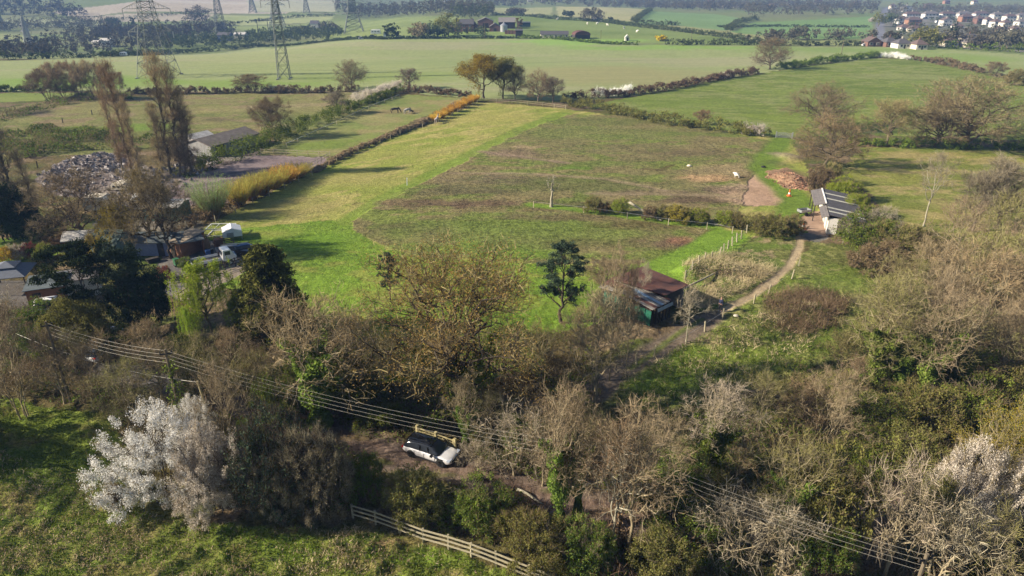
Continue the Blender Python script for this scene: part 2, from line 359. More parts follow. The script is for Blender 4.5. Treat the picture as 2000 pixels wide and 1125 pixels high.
plo = [(1105, 224), (1230, 226), (1400, 252), (1505, 276), (1496, 300), (1478, 336), (1535, 386), (1510, 400), (1440, 404), (1440, 440), (1392, 452), (1340, 485), (1290, 506), (1240, 516), (1050, 516), (900, 506), (810, 500), (740, 476), (684, 450), (682, 436), (760, 388), (878, 330), (1010, 262)]
region('poached_field', plo, (128,122,76), (136,124,82), 7, 1.0, stretch=2, C=(112,130,58))
for a in ((1180, 238, 110, 10, (104,116,56), .8), (1060, 262, 60, 10, (108,118,60), .5), (1000, 300, 80, 9, (132,112,90), .8), (1030, 287, 30, 4, (168,146,110), .8), (1180, 320, 100, 7, (98,120,52), .8), (1120, 328, 40, 5, (84,132,40), .9), (1220, 268, 30, 4, (88,126,48), .7),
          (900, 372, 120, 14, (92,92,62), .6), (880, 386, 60, 5, (96,120,48), .6), (1120, 360, 190, 16, (100,108,58), .8), (900, 398, 170, 9, (112,92,72), .9), (1000, 440, 210, 24, (96,126,48), .9), (800, 450, 110, 14, (100,100,60), .5), (1020, 462, 290, 34, (104,128,54), .8), (880, 486, 150, 14, (98,134,46), .85), (1180, 262, 190, 16, (112,128,62), .7), (960, 350, 110, 12, (110,98,78), .6), (1120, 425, 200, 8, (116,98,74), .7), (1030, 498, 140, 12, (92,138,40), .85),
          (1340, 300, 110, 10, (116,104,72), .8), (1410, 332, 90, 14, (156,138,98), .8), (1390, 348, 70, 8, (184,150,108), .9), (1250, 376, 120, 6, (124,108,84), .7), (1360, 390, 80, 10, (110,90,72), .8), (1400, 372, 60, 7, (120,102,84), .7), (1460, 384, 80, 16, (172,144,118), .85), (1466, 350, 20, 9, (104,88,62), .8), (1440, 366, 60, 6, (160,136,112), .7),
          (1300, 475, 70, 14, (116,96,74), .9), (1330, 470, 34, 8, (150,108,84), .7), (1120, 476, 100, 12, (98,96,54), .6), (1250, 440, 90, 10, (106,92,60), .8), (1060, 408, 60, 6, (120,100,72), .6), (1200, 290, 150, 10, (118,114,72), .5), (1150, 400, 100, 8, (88,96,50), .6), (1390, 262, 90, 5, (96,118,50), .7)): patch(*a, **({'tuf': 1.0} if a[6 - 1] > .0 else {}))
for pl, w, c, am in (([(940, 296), (1000, 304), (1060, 313), (1110, 318)], 1.6, (150,128,108), .8), ([(880, 338), (1000, 339), (1100, 343), (1180, 350), (1250, 362), (1300, 372)], 1.2, (160,140,112), .8), ([(1150, 378), (1300, 380), (1400, 382), (1470, 392)], 1.3, (150,132,104), .8), ([(1430, 360), (1480, 370), (1520, 382)], 1.2, (160,138,112), .8), ([(1260, 330), (1290, 332), (1312, 322)], 1.2, (92,74,50), .8), ([(1190, 302), (1330, 312), (1470, 322)], 1.5, (136,120,86), .5)):
    band('x', pl, w, c, c, 3, .5, soft=.8, rid=False, amt=am)
region('dirt_track', [(1478, 336), (1500, 340), (1540, 386), (1525, 400), (1460, 402), (1440, 392), (1455, 370)], (186,154,128), (170,140,114), 4, .3)
band('pasture', [(1035, 400), (1100, 407), (1180, 416), (1280, 430), (1380, 442), (1400, 446)], 2.2, (90,140,36), (98,146,40), 4, .5, soft=.7, rid=False)
band('pasture', [(1530, 272), (1500, 305), (1488, 330), (1530, 365), (1560, 392), (1545, 420), (1560, 450)], 5.5, (96,136,40), (88,128,40), 4, .5, soft=1.2, rid=False)
region('dirt_heap', [(1495, 332), (1540, 328), (1585, 352), (1580, 372), (1535, 368), (1505, 350)], (178,140,110), (158,128,100), 3, .9)
for a in ((1535, 305, 28, 9, (150,132,112), .7), (1520, 320, 30, 8, (92,106,56), .7), (1560, 340, 30, 8, (104,100,62), .6), (1600, 380, 20, 10, (96,112,50), .6)): patch(*a)
# rough corner with straw tussocks, slope below the path, wood edge
region('rough_grass', [(1330, 506), (1400, 478), (1470, 462), (1560, 466), (1545, 505), (1500, 548), (1430, 592), (1370, 606), (1340, 590), (1300, 556)], (118,122,64), (92,120,48), 3, .9, C=(158,142,104))
for a in ((1400, 525, 90, 22, (148,132,100), .8), (1440, 515, 30, 8, (96,120,52), .8), (1370, 545, 26, 9, (92,104,54), .8), (1410, 540, 20, 6, (104,84,66), .8), (1500, 480, 60, 8, (86,126,42), .8), (1380, 490, 30, 6, (94,136,44), .8), (1345, 535, 40, 14, (110,112,62), .6), (1520, 520, 30, 16, (92,122,46), .7), (1400, 575, 80, 12, (126,118,80), .6)): patch(*a)
region('rough_grass', [(1590, 470), (1680, 500), (1760, 560), (1720, 620), (1640, 690), (1530, 740), (1400, 790), (1250, 800), (1170, 790), (1200, 735), (1270, 690), (1340, 650), (1430, 608), (1510, 560), (1560, 510)], (96,122,44), (112,118,60), 3, .95, C=(140,140,80))
for a in ((1380, 665, 50, 16, (156,140,104), .8), (1330, 700, 110, 30, (112,148,48), .8), (1290, 745, 110, 22, (116,152,50), .85), (1440, 700, 90, 26, (122,142,60), .7), (1560, 610, 80, 24, (104,84,74), .7), (1490, 690, 90, 16, (98,128,42), .6), (1640, 560, 60, 20, (96,126,46), .7), (1700, 590, 40, 20, (140,124,92), .7), (1470, 640, 40, 14, (116,122,60), .6)): patch(*a)
band('pasture', [(1330, 560), (1290, 530), (1360, 500), (1420, 462)], 6, (90,146,38), (96,150,42), 4, .5, rid=False)
# yard at the stable
region('concrete_yard', [(1565, 425), (1600, 412), (1618, 440), (1612, 462), (1585, 458), (1562, 440)], (176,148,126), (164,136,116), 3, .15)
region('concrete_yard', [(1560, 452), (1585, 456), (1612, 464), (1600, 474), (1560, 466)], (120,116,108), (110,108,100), 3, .15)
# track from the lane up past the barn
band('track', [(1562, 462), (1562, 480), (1555, 500), (1540, 520), (1510, 548), (1470, 578), (1430, 598), (1390, 618)], 1.05, (186,166,132), (172,152,120), 3, .3, soft=.3, wob=.3)
band('track', [(1390, 618), (1350, 648), (1300, 676), (1250, 700), (1205, 730), (1170, 765), (1120, 790), (1040, 800)], 3.0, (122,108,92), (108,96,84), 3, .3, soft=.5, wob=.4)
band('track', [(1370, 624), (1320, 655), (1275, 690), (1230, 720)], .6, (98,112,52), (98,112,52), 3, .4, soft=.3, rid=False, wob=.4)
# bare pinkish clearings seen between the trees
for a in ((860, 780, 90, 26, (128,104,88), .85), (960, 700, 70, 16, (124,106,94), .7), (640, 745, 60, 10, (98,100,50), .6), (1010, 740, 60, 20, (110,92,76), .7), (880, 640, 60, 12, (104,128,44), .6), (1080, 600, 60, 20, (94,140,38), .8)): patch(*a)
# the lane
band('lane', [(-200, 640), (0, 655), (120, 690), (230, 722), (330, 752), (400, 774), (500, 806), (600, 836), (680, 862), (760, 890), (850, 905), (960, 935), (1080, 980), (1250, 1010), (1400, 1026), (1560, 1046), (1640, 1040), (1700, 1012), (1760, 980), (1850, 940), (2000, 890), (2300, 820)], 3.8, (130,112,98), (114,100,90), 2.5, .35, soft=.7, wob=.6, C=(142,124,108))
band('lane', [(-200, 640), (0, 655), (120, 690), (230, 722), (330, 752)], 3.6, (112,108,104), (100,96,92), 3, .2, soft=.5, rid=False)
for off in (-9, 9):
    band('lane', [(500, 806 + off), (600, 836 + off), (680, 862 + off), (760, 890 + off), (850, 905 + off), (960, 935 + off), (1080, 980 + off), (1250, 1010 + off), (1400, 1026 + off), (1560, 1046 + off)], .7, (98,80,70), (112,92,80), 1.5, .5, soft=.35, rid=False, wob=.8, amt=.8)
for a in ((700, 858, 40, 8, (96,84,52), .7), (745, 905, 30, 7, (84,96,44), .8), (800, 925, 50, 8, (80,92,42), .8), (870, 930, 40, 7, (84,92,44), .7), (760, 880, 26, 5, (156,134,118), .7), (830, 912, 20, 4, (160,138,122), .7), (1000, 965, 50, 8, (104,88,60), .6), (1180, 1000, 60, 8, (110,92,64), .6), (1100, 960, 50, 8, (92,104,48), .7), (1330, 1040, 60, 8, (88,100,46), .7)): patch(*a)
# gardens, drive and lawns at the left
region('garden_lawn', [(-300, 480), (0, 466), (100, 462), (122, 480), (104, 500), (60, 512), (0, 520), (-300, 540)], (92,140,40), (80,126,36), 4, .3)
region('garden_lawn', [(84, 530), (150, 525), (160, 560), (130, 580), (96, 560)], (74,116,34), (84,126,36), 4, .3)
region('garden_lawn', [(230, 478), (310, 482), (330, 520), (250, 520)], (86,112,44), (70,100,36), 4, .5)
region('yard', [(326, 478), (400, 470), (520, 486), (540, 500), (440, 552), (360, 588), (300, 560), (310, 510)], (120,116,112), (104,100,98), 3, .2, C=(136,128,118))
region('yard', [(430, 510), (530, 488), (540, 500), (460, 540), (370, 592), (340, 575)], (156,142,124), (140,128,114), 3, .2)
region('yard', [(-200, 560), (100, 545), (150, 600), (120, 640), (0, 650), (-200, 640)], (104,100,96), (96,88,80), 3, .2)
# foreground pasture
region('pasture', [(-800, 700), (0, 775), (90, 800), (200, 806), (250, 870), (235, 960), (300, 1012), (480, 1030), (700, 1032), (760, 1040), (880, 1080), (990, 1120), (1100, 1170), (1100, 1400), (-1500, 1400)], (96,128,42), (116,138,50), 3.5, 1.0, stretch=1.7, ang=.2, C=(140,132,74))
for a in ((80, 830, 110, 22, (96,130,34), .7), (120, 930, 150, 30, (76,112,28), .7), (620, 1040, 110, 10, (150,124,92), .7), (560, 1070, 100, 30, (84,130,28), .6), (260, 1050, 160, 40, (120,122,62), .6), (820, 1090, 90, 22, (86,132,30), .7), (420, 1110, 160, 30, (110,122,54), .5), (760, 1062, 50, 12, (146,122,88), .7), (80, 1080, 150, 40, (110,120,54), .5), (480, 1040, 60, 10, (88,134,30), .7)): patch(*a)
# ---- heights: the terrain, and real tussocks where the grass is rough
GZ = terrain(GX, GY)
lump = np.clip(fbm(GX * 1.0, GY * .8, .85, 2, 77) - .36, 0, 1) * .95 + (fbm(GX, GY, 3.2, 2, 31) - .5) * .35
GZ = GZ + lump * TUF * (1 - sst(55, 95, GY)) * .8
GZ = GZ + lump * TUF * sst(60, 120, GY) * .1 * (1 - sst(260, 340, GY))
for (cx_, cy_, rx_, ry_, hh_) in ((1540, 352, 34, 14, 1.1), (1538, 306, 26, 8, .5), (1400, 530, 80, 20, .9), (1570, 615, 70, 20, 1.0), (170, 315, 70, 14, .6), (95, 345, 40, 10, .4), (250, 355, 50, 12, .5), (1342, 535, 30, 14, .6)):
    c = G(cx_, cy_); wx = rx_ * mpp(c); wy = (G(cx_, cy_ - ry_).y - G(cx_, cy_ + ry_).y) / 2
    d = np.hypot((GX - c.x) / wx, (GY - c.y) / wy); GZ += hh_ * (1 - sst(.15, 1.1, d)) * (.7 + .6 * fbm(GX, GY, 2.5, 3, 8))
dzx = np.gradient(GZ, axis=1) / np.gradient(GX, axis=1); dzy = np.gradient(GZ, axis=0) / np.gradient(GY, axis=0)
NRM = np.stack([-dzx, -dzy, np.ones_like(GZ)], -1); NRM /= np.linalg.norm(NRM, axis=-1)[..., None]
def ground_mat():
    m = bpy.data.materials.new('land cover'); m.use_nodes = True; n = m.node_tree; b = n.nodes['Principled BSDF']
    b.inputs['Roughness'].default_value = .95; b.inputs['Specular IOR Level'].default_value = .08
    L = n.links.new; at = n.nodes.new('ShaderNodeAttribute'); at.attribute_name = 'cover'
    tu = n.nodes.new('ShaderNodeAttribute'); tu.attribute_name = 'tuft'
    tc = n.nodes.new('ShaderNodeTexCoord')
    def noise(sc, det, vec=None, ro=.6):
        q = n.nodes.new('ShaderNodeTexNoise'); q.inputs['Scale'].default_value = sc; q.inputs['Detail'].default_value = det
        q.inputs['Roughness'].default_value = ro; L(vec or tc.outputs['Object'], q.inputs['Vector']); return q
    n1 = noise(1.3, 6, None, .75); n2 = noise(4.5, 5, None, .75); n3 = noise(.22, 4)
    def mth(op, a, b_=None, c=None):
        q = n.nodes.new('ShaderNodeMath'); q.operation = op
        for i, v in enumerate((a, b_, c)):
            if v is None: continue
            if isinstance(v, (int, float)): q.inputs[i].default_value = v
            else: L(v, q.inputs[i])
        return q.outputs[0]
    s = mth('ADD', mth('MULTIPLY', mth('SUBTRACT', n1.outputs[0], .5), 1.5), mth('MULTIPLY', mth('SUBTRACT', n2.outputs[0], .5), 1.5))
    s = mth('ADD', s, mth('MULTIPLY', mth('SUBTRACT', n3.outputs[0], .5), .5))
    amp = mth('MULTIPLY_ADD', tu.outputs['Fac'], 2.0, .15)
    f = mth('MULTIPLY_ADD', s, amp, 1.0); f = mth('MINIMUM', mth('MAXIMUM', f, .35), 1.9)
    vm = n.nodes.new('ShaderNodeVectorMath'); vm.operation = 'SCALE'; L(at.outputs['Color'], vm.inputs[0]); L(f, vm.inputs['Scale'])
    # straw-coloured blades mixed in where the sward is rough
    fr = n.nodes.new('ShaderNodeMix'); fr.data_type = 'RGBA'; L(vm.outputs[0], fr.inputs[6]); fr.inputs[7].default_value = (.34, .28, .15, 1)
    k = mth('MULTIPLY', mth('MULTIPLY', mth('MAXIMUM', mth('SUBTRACT', noise(2.6, 5, None, .75).outputs[0], .56), 0.0), 4.0), mth('MULTIPLY', tu.outputs['Fac'], .55))
    L(k, fr.inputs[0]); L(fr.outputs[2], b.inputs['Base Color'])
    hgt = mth('MULTIPLY', mth('ADD', mth('MULTIPLY', n1.outputs[0], 1.0), mth('MULTIPLY', n2.outputs[0], .35)), mth('MULTIPLY_ADD', tu.outputs['Fac'], .9, .12))
    bp = n.nodes.new('ShaderNodeBump'); bp.inputs['Strength'].default_value = 1.0; bp.inputs['Distance'].default_value = .42
    L(hgt, bp.inputs['Height']); L(bp.outputs[0], b.inputs['Normal'])
    return m
GM = ground_mat()
nr, nc = GX.shape; idx = np.arange(nr * nc).reshape(nr, nc)
quads = np.stack([idx[:-1, :-1], idx[:-1, 1:], idx[1:, 1:], idx[1:, :-1]], -1).reshape(-1, 4)
qreg = REG[:-1, :-1].reshape(-1)
VV = np.stack([GX, GY, GZ], -1).reshape(-1, 3); AA = np.concatenate([ALB.reshape(-1, 3), np.ones((nr * nc, 1))], 1); TT = TUF.reshape(-1); NN = NRM.reshape(-1, 3)
for ri, nm in enumerate(NAMES):
    q = quads[qreg == ri]
    if len(q) == 0: continue
    used = np.unique(q); rem = np.zeros(nr * nc, np.int32); rem[used] = np.arange(len(used))
    me = np_mesh(nm, VV[used], [rem[q]], GM, True, {'cover': ('FLOAT_COLOR', np.clip(AA[used], .004, .85)), 'tuft': ('FLOAT', TT[used])})
    me.normals_split_custom_set_from_vertices(NN[used].tolist())
    tag(link(bpy.data.objects.new(nm, me)), kind='structure')
from mathutils import kdtree
def ground_z(x, y):
    """height of the sheet at x, y (bilinear in the grid)"""
    i = int(np.searchsorted(ys, y)) - 1; i = min(max(i, 0), nr - 2); t = (y - ys[i]) / (ys[i + 1] - ys[i])
    j = int((x / (wid[i] * (1 - t) + wid[i + 1] * t) + 1) / 2 * (nc - 1)); j = min(max(j, 0), nc - 2)
    return float(GZ[i, j] * (1 - t) + GZ[i + 1, j] * t)
def GP(px, py, dz=0.0):
    p = G(px, py); p.z = ground_z(p.x, p.y) + dz; return p
# ================================================================== PLANTS: builders
def unit(a): return a / (np.linalg.norm(a, axis=-1, keepdims=True) + 1e-9)
def ribbons(P, D, L, w, rng, curve=.15):
    """thin tapering twigs: P starts, D unit directions, L lengths, w widths -> V, F"""
    n = len(P); side = unit(np.cross(D, unit(rng.normal(size=(n, 3)))))
    w = np.broadcast_to(w, (n,))[:, None]; L = np.broadcast_to(L, (n,))[:, None]
    bend = rng.normal(size=(n, 3)) * L * curve
    a = P - side * w * .5; b = P + side * w * .5; m = P + D * L * .55 + bend
    c = m + side * w * .35; d = m - side * w * .35; e = P + D * L + bend * .5
    V = np.stack([a, b, c, d, e], 1).reshape(-1, 3); k = np.arange(n)[:, None] * 5
    return V, [k + np.array([[0, 1, 2, 3]]), k + np.array([[3, 2, 4]])]
def leaves(P, s, rng, up=.0, asp=1.0):
    n = len(P); N = unit(rng.normal(size=(n, 3)) + np.array([0, 0, up])); U = unit(np.cross(N, unit(rng.normal(size=(n, 3))))); Vv = np.cross(N, U)
    s = np.broadcast_to(s, (n,))[:, None] * .5
    V = np.stack([P - U * s * asp, P + Vv * s * .7 / asp, P + U * s * asp, P - Vv * s * .7 / asp], 1).reshape(-1, 3)
    return V, [np.arange(n)[:, None] * 4 + np.array([[0, 1, 2, 3]])]
class Cloud:
    def __init__(s): s.V = []; s.F = {3: [], 4: []}; s.T = []; s.n = 0
    def add(s, VF, tint, per):
        V, F = VF; s.V.append(V)
        for f in F: s.F[f.shape[1]].append(f + s.n)
        s.T.append(np.repeat(tint, per)); s.n += len(V)
    def mesh(s, name, m):
        F = [np.concatenate(v) for k, v in s.F.items() if v]
        return np_mesh(name, np.concatenate(s.V), F, m, False, {'tint': ('FLOAT', np.clip(np.concatenate(s.T), 0, 1))})
def tubes(polys, name, m, thick=1.0, minr=0):
    """limbs: list of (pts (k,3), radii (k)) -> one mesh"""
    V = []; F = []; n0 = 0
    for pts, rad in polys:
        rad = np.maximum(np.asarray(rad, float) * thick, minr); pts = np.asarray(pts); k = len(pts); n = 7 if rad[0] > .15 else (5 if rad[0] > .045 else 3)
        d = np.gradient(pts, axis=0); d = unit(d); ref = np.array([.31, .95, .05]); s = unit(np.cross(d, ref)); t = np.cross(d, s)
        a = np.arange(n) * 2 * math.pi / n
        ring = pts[:, None, :] + (s[:, None, :] * np.cos(a)[None, :, None] + t[:, None, :] * np.sin(a)[None, :, None]) * np.asarray(rad)[:, None, None]
        V.append(ring.reshape(-1, 3)); i = np.arange(k - 1)[:, None] * n; j = np.arange(n)[None, :]; j2 = (j + 1) % n
        F.append((np.stack([i + j, i + j2, i + n + j2, i + n + j], -1).reshape(-1, 4)) + n0); n0 += k * n
    return np_mesh(name, np.concatenate(V), [np.concatenate(F)], m, True)
def curve(p0, d0, p1, k, rng, wig):
    L = np.linalg.norm(p1 - p0); c = p0 + d0 * L * .5; t = np.linspace(0, 1, k)[:, None]
    P = (1 - t) ** 2 * p0 + 2 * t * (1 - t) * c + t * t * p1
    w = rng.normal(size=(k, 3)) * L * wig * .5; w[0] = 0
    return P + w
def skeleton(seed, H=12, a=5, b=None, zc=None, start=.22, n1=9, n2=6, n3=5, lean=0, wig=.09, stems=1, r0=None, steep=.35, low=-.25, gnarl=1.0, kink=.5, base_spread=.3, tt=.86):
    """trunk + limbs + branches filling an ellipsoid crown; returns polylines and twig sites"""
    rng = np.random.default_rng(seed); b = b or H * .40; zc = zc or H - b; r0 = r0 or H * .024
    polys = []; sites = []; sd = []
    for st in range(stems):
        off = np.array([math.cos(st * 2.4 + seed) , math.sin(st * 2.4 + seed), 0]) * (base_spread if stems > 1 else 0)
        top = np.array([rng.normal() * a * .12 + lean, rng.normal() * a * .12, H * (tt if stems == 1 else .8 + .1 * rng.random())]) + off * (a * .9 if stems > 1 else 0)
        tr = curve(off, unit(np.array([off[0] * .4, off[1] * .4, 1.0])), top, 12, rng, .022 * gnarl); rt = r0 / math.sqrt(stems) * (np.linspace(1, .16, 12)); rt[0] *= 1.35
        polys.append((tr, rt))
        N1 = max(2, int(n1 / stems)); ph = rng.random() * 6
        for i in range(N1):
            f = start + (.94 - start) * ((i + rng.random() * .7) / N1) ** (1.0); f = min(f, .97)
            p0 = np.array([np.interp(f * 11, np.arange(12), tr[:, q]) for q in range(3)])
            az = ph + i * 2.399 + rng.normal() * .3; el = low + (1.35 - low) * (i + .5) / N1 + rng.normal() * .12
            rr = (.8 + .3 * rng.random())
            tg = np.array([math.cos(az) * math.cos(el) * a * rr, math.sin(az) * math.cos(el) * a * rr, zc + math.sin(el) * b * rr]) + off * a * .5
            tg[0] += lean * tg[2] / H
            if tg[2] < p0[2] - H * .12: tg[2] = p0[2] - H * .12 * rng.random()
            dr = unit(tg - p0); d0 = unit(dr * (1 - steep) + np.array([0, 0, steep]))
            L1 = curve(p0, d0, tg, 9, rng, wig); ra = np.interp(f * 11, np.arange(12), rt) * .72; r1 = np.linspace(ra, .018 + ra * .12, 9)
            polys.append((L1, r1)); l1 = np.linalg.norm(tg - p0)
            for j in range(n2):
                g = .28 + .7 * (j + rng.random()) / n2; q0 = np.array([np.interp(g * 8, np.arange(9), L1[:, q]) for q in range(3)])
                dd = unit(L1[min(8, int(g * 8) + 1)] - L1[int(g * 8)]); rnd = unit(rng.normal(size=3)); d1 = unit(dd + rnd * kink + np.array([0, 0, .22]))
                ln = (l1 * .30 + H * .075) * (1.15 - .5 * g) * (.7 + .6 * rng.random()); q1 = q0 + unit(dd * .7 + rnd * .85 + np.array([0, 0, .3])) * ln
                e = np.array([(q1[0] - off[0]) / a, q1[1] / a, (q1[2] - zc) / b]); ne = np.linalg.norm(e)
                if ne > 1.12: q1 = q0 + (q1 - q0) * .6
                L2 = curve(q0, d1, q1, 6, rng, wig * 1.1); rb = np.interp(g * 8, np.arange(9), r1) * .7; r2 = np.linspace(rb, .012, 6); polys.append((L2, r2))
                for k in range(n3):
                    h = .2 + .8 * (k + rng.random()) / n3; s0 = np.array([np.interp(min(h, 1) * 5, np.arange(6), L2[:, q]) for q in range(3)])
                    rn = unit(rng.normal(size=3)); d2 = unit(unit(L2[-1] - L2[0]) * .8 + rn + np.array([0, 0, .25])); l3 = ln * .45 * (.6 + .7 * rng.random())
                    L3 = np.stack([s0, s0 + d2 * l3 * .5 + rn * l3 * .08, s0 + d2 * l3]); polys.append((L3, [max(.016, rb * .4), .013, .008]))
                    sites.append(L3[1]); sites.append(L3[2]); sd += [d2, d2]
                sites.append(L2[-1]); sd.append(unit(L2[-1] - L2[-2])); sites.append(L2[3]); sd.append(unit(L2[-1] - L2[-2]))
    return polys, np.array(sites), np.array(sd), np.array([0, 0, zc]), rng
PROTO = {}
def proto(kind, i, parts, H, Wd):
    """keep a kind of plant: parts is a list of (name, mesh)"""
    PROTO.setdefault(kind, []).append((parts, H, Wd))
BARK = mat('bark', (.17, .14, .10), .95, 0, .5, 4, .6, .1, (1, 1, .3)); BARKP = mat('pale bark', (.36, .33, .25), .9, 0, .45, 4, .4, .1, (1, 1, .3))
BARKD = mat('dark bark', (.075, .06, .045), .95, 0, .4, 4, .5, .1, (1, 1, .3))
M_ = {}
for nm, a_, b_, tr in (('twig_brown', (.125,.097,.056), (.30,.235,.14), .15), ('twig_russet', (.15,.105,.06), (.32,.225,.13), .15), ('twig_olive', (.14,.11,.055), (.31,.25,.13), .15), ('twig_tan', (.20,.15,.09), (.42,.32,.195), .15), ('twig_grey', (.14,.12,.082), (.32,.275,.19), .15),
        ('twig_pale', (.22,.19,.13), (.42,.37,.26), .1), ('twig_dark', (.06,.048,.035), (.13,.105,.075), .1), ('twig_orange', (.36,.20,.045), (.56,.34,.08), .3), ('twig_yellow', (.27,.25,.06), (.46,.41,.10), .3),
        ('leaf_orange', (.21,.14,.05), (.40,.27,.085), .3), ('leaf_gold', (.22,.17,.02), (.40,.33,.045), .3), ('twig_gold', (.46,.27,.05), (.70,.46,.09), .3), ('leaf_lime', (.17,.25,.025), (.38,.46,.05), .35), ('leaf_green', (.05,.08,.016), (.20,.26,.045), .25),
        ('leaf_ivy', (.045,.075,.016), (.22,.29,.055), .2), ('needle_dark', (.014,.024,.013), (.05,.075,.03), .1), ('needle_sunlit', (.03,.045,.014), (.20,.21,.05), .15), ('needle_blue', (.03,.048,.032), (.09,.12,.07), .1),
        ('blossom', (.84,.83,.79), (.94,.93,.90), .25), ('blossom_pale', (.42,.36,.30), (.72,.66,.58), .3), ('leaf_olive', (.10,.10,.03), (.24,.23,.07), .25), ('leaf_mist', (.16,.21,.08), (.34,.42,.17), .3),
        ('straw', (.30,.23,.14), (.55,.45,.29), .2), ('grass_blade', (.05,.10,.012), (.20,.27,.05), .3), ('bracken', (.075,.055,.032), (.23,.165,.105), .1), ('leaf_red', (.16,.02,.03), (.34,.06,.07), .2), ('leaf_yellow', (.5,.36,.02), (.72,.55,.05), .3), ('far_wood', (.06,.06,.045), (.16,.145,.10), .1), ('far_green', (.05,.065,.03), (.11,.135,.055), .1)):  # bracken and leaf_green colours are darkened to deepen the shade in the undergrowth
    M_[nm] = leafmat(nm.replace('_', ' '), a_, b_, tr)
def twigs_at(cl, sites, sd, rng, n, L, w, zc, H, spread=.9, up=.25, low=0):
    i = rng.integers(0, len(sites), n); out = unit(sites[i] - zc)
    D = unit(sd[i] * .7 + out * .35 + rng.normal(size=(n, 3)) * spread + np.array([0, 0, up]))
    P = sites[i] + rng.normal(size=(n, 3)) * H * .012
    t = .25 + .5 * rng.random(n) + .25 * (sites[i][:, 2] / H - .5) + (hsh(i, i * 3, 5) - .5) * .5
    cl.add(ribbons(P, D, L * (.5 + rng.random(n)), w, rng), t, 5)
def leaves_at(cl, sites, sd, rng, n, s, rad, H):
    i = rng.integers(0, len(sites), n); P = sites[i] + rng.normal(size=(n, 3)) * rad
    keep = vnoise(P[:, 0] * .9 + P[:, 2] * .6, P[:, 1] * .9 - P[:, 2] * .5, 4) > .22; P = P[keep]; i = i[keep]
    t = .5 + (hsh(i, i * 7, 2) - .5) * .8 + (rng.random(len(P)) - .5) * .3
    cl.add(leaves(P, s * (.6 + .8 * rng.random(len(P))), rng), t, 4)
def make_bare(kind, i, seed, bark, tw, ntw, tl=.8, twd=.03, leaf=None, nl=0, ls=.12, lrad=.3, ivy=0, up=.25, thick=1.0, minr=0, **k):
    polys, st, sd, zc, rng = skeleton(seed, **k); H = k.get('H', 12)
    parts = [('trunk', tubes(polys, 'trunk', bark, thick, minr))]
    c = Cloud(); twigs_at(c, st, sd, rng, ntw, tl, twd, zc, H, up=up); parts.append(('crown', c.mesh('crown', M_[tw])))
    if leaf:
        c = Cloud(); leaves_at(c, st, sd, rng, nl, ls, lrad, H); parts.append(('leaves', c.mesh('leaves', M_[leaf])))
    if ivy:
        c = Cloud(); src = [polys[0][0][:10]] + [p[0][:6] for p in polys if p[1][0] > .08][1:9]
        for q, pl in enumerate(src):
            n = int(ivy / (1 if q == 0 else 5)); t = rng.random(n) ** 1.2 * (len(pl) - 1.01); a0 = np.floor(t).astype(int); f = (t - a0)[:, None]
            P = pl[a0] * (1 - f) + pl[a0 + 1] * f; rr = (.3 + .85 * vnoise(t * 1.3, t * 0 + q, seed))[:, None] * (1.15 - t / len(pl))[:, None]
            dv = rng.normal(size=(n, 3)); dv[:, 2] *= .6; P = P + unit(dv) * rr * (H / 12)
            c.add(leaves(P, .2 * (.6 + .8 * rng.random(n)), rng), .3 + .5 * rng.random(n) + (vnoise(P[:, 2] * 1.5, P[:, 0], 3) - .5) * .5, 4)
        parts.append(('ivy', c.mesh('ivy', M_['leaf_ivy'])))
    W2 = np.percentile(np.abs(st[:, 0]), 96) * 2 + tl
    proto(kind, i, parts, float(np.percentile(st[:, 2], 99)) + tl * .6, W2)
def clump_cloud(cl, C, Rr, per, s, rng, up=0., squash=.7, seed=0, asp=1.0, tint=None):
    """leafy clumps: centres C, radius Rr"""
    n = len(C) * per; i = np.repeat(np.arange(len(C)), per); d = unit(rng.normal(size=(n, 3))) * (rng.random(n) ** .45)[:, None]
    d[:, 2] *= squash; P = C[i] + d * np.broadcast_to(Rr, (len(C),))[i][:, None]
    tc = (rng.random(len(C)) if tint is None else tint)
    t = tc[i] * .65 + .3 * rng.random(n) + .12 * d[:, 2]
    cl.add(leaves(P, s * (.6 + .8 * rng.random(n)), rng, up, asp), t, 4)
def shell(rng, n, a, b, zc, lump=.22, lowcut=-.5, seed=0, fill=.35):
    d = unit(rng.normal(size=(n * 2, 3))); d = d[d[:, 2] > lowcut][:n]
    r = 1 + (vnoise(d[:, 0] * 2.2 + 7 * seed, d[:, 1] * 2.2 + d[:, 2] * 1.7, seed) - .5) * 2 * lump
    r = r * np.where(rng.random(len(d)) < fill, .3 + .6 * rng.random(len(d)), 1)
    return np.stack([d[:, 0] * a * r, d[:, 1] * a * r, zc + d[:, 2] * b * r], 1)
# bare and barely leafing broadleaves
for i_ in range(3): make_bare('oak_bare', i_, 11 + i_, BARK, 'twig_brown', 9500, .65, .034, H=12, a=6.2, b=5.6, zc=5.9, start=.2, tt=.5, n1=24, n2=9, n3=5, wig=.06, low=-.62, gnarl=1.3, steep=.3)
for i_ in range(3): make_bare('ash_bare', i_, 31 + i_, BARK, 'twig_grey', 9000, .75, .034, H=12, a=4.6, b=4.9, zc=6.9, start=.24, tt=.72, n1=16, n2=7, n3=5, steep=.55, low=-.35)
for i_ in range(3): make_bare('thin_bare', i_, 51 + i_, BARKP, 'twig_pale', 2200, .75, .026, H=12, a=3.6, b=5.0, start=.3, n1=8, n2=5, n3=3, steep=.55, low=-.1, r0=.16)
for i_ in range(3): make_bare('coppice', i_, 71 + i_, BARK, 'twig_brown', 12000, .7, .032, H=10, a=4.4, b=4.6, zc=5.4, start=.12, n1=24, n2=6, n3=4, stems=4, steep=.5, low=-.35, r0=.2, base_spread=.5)
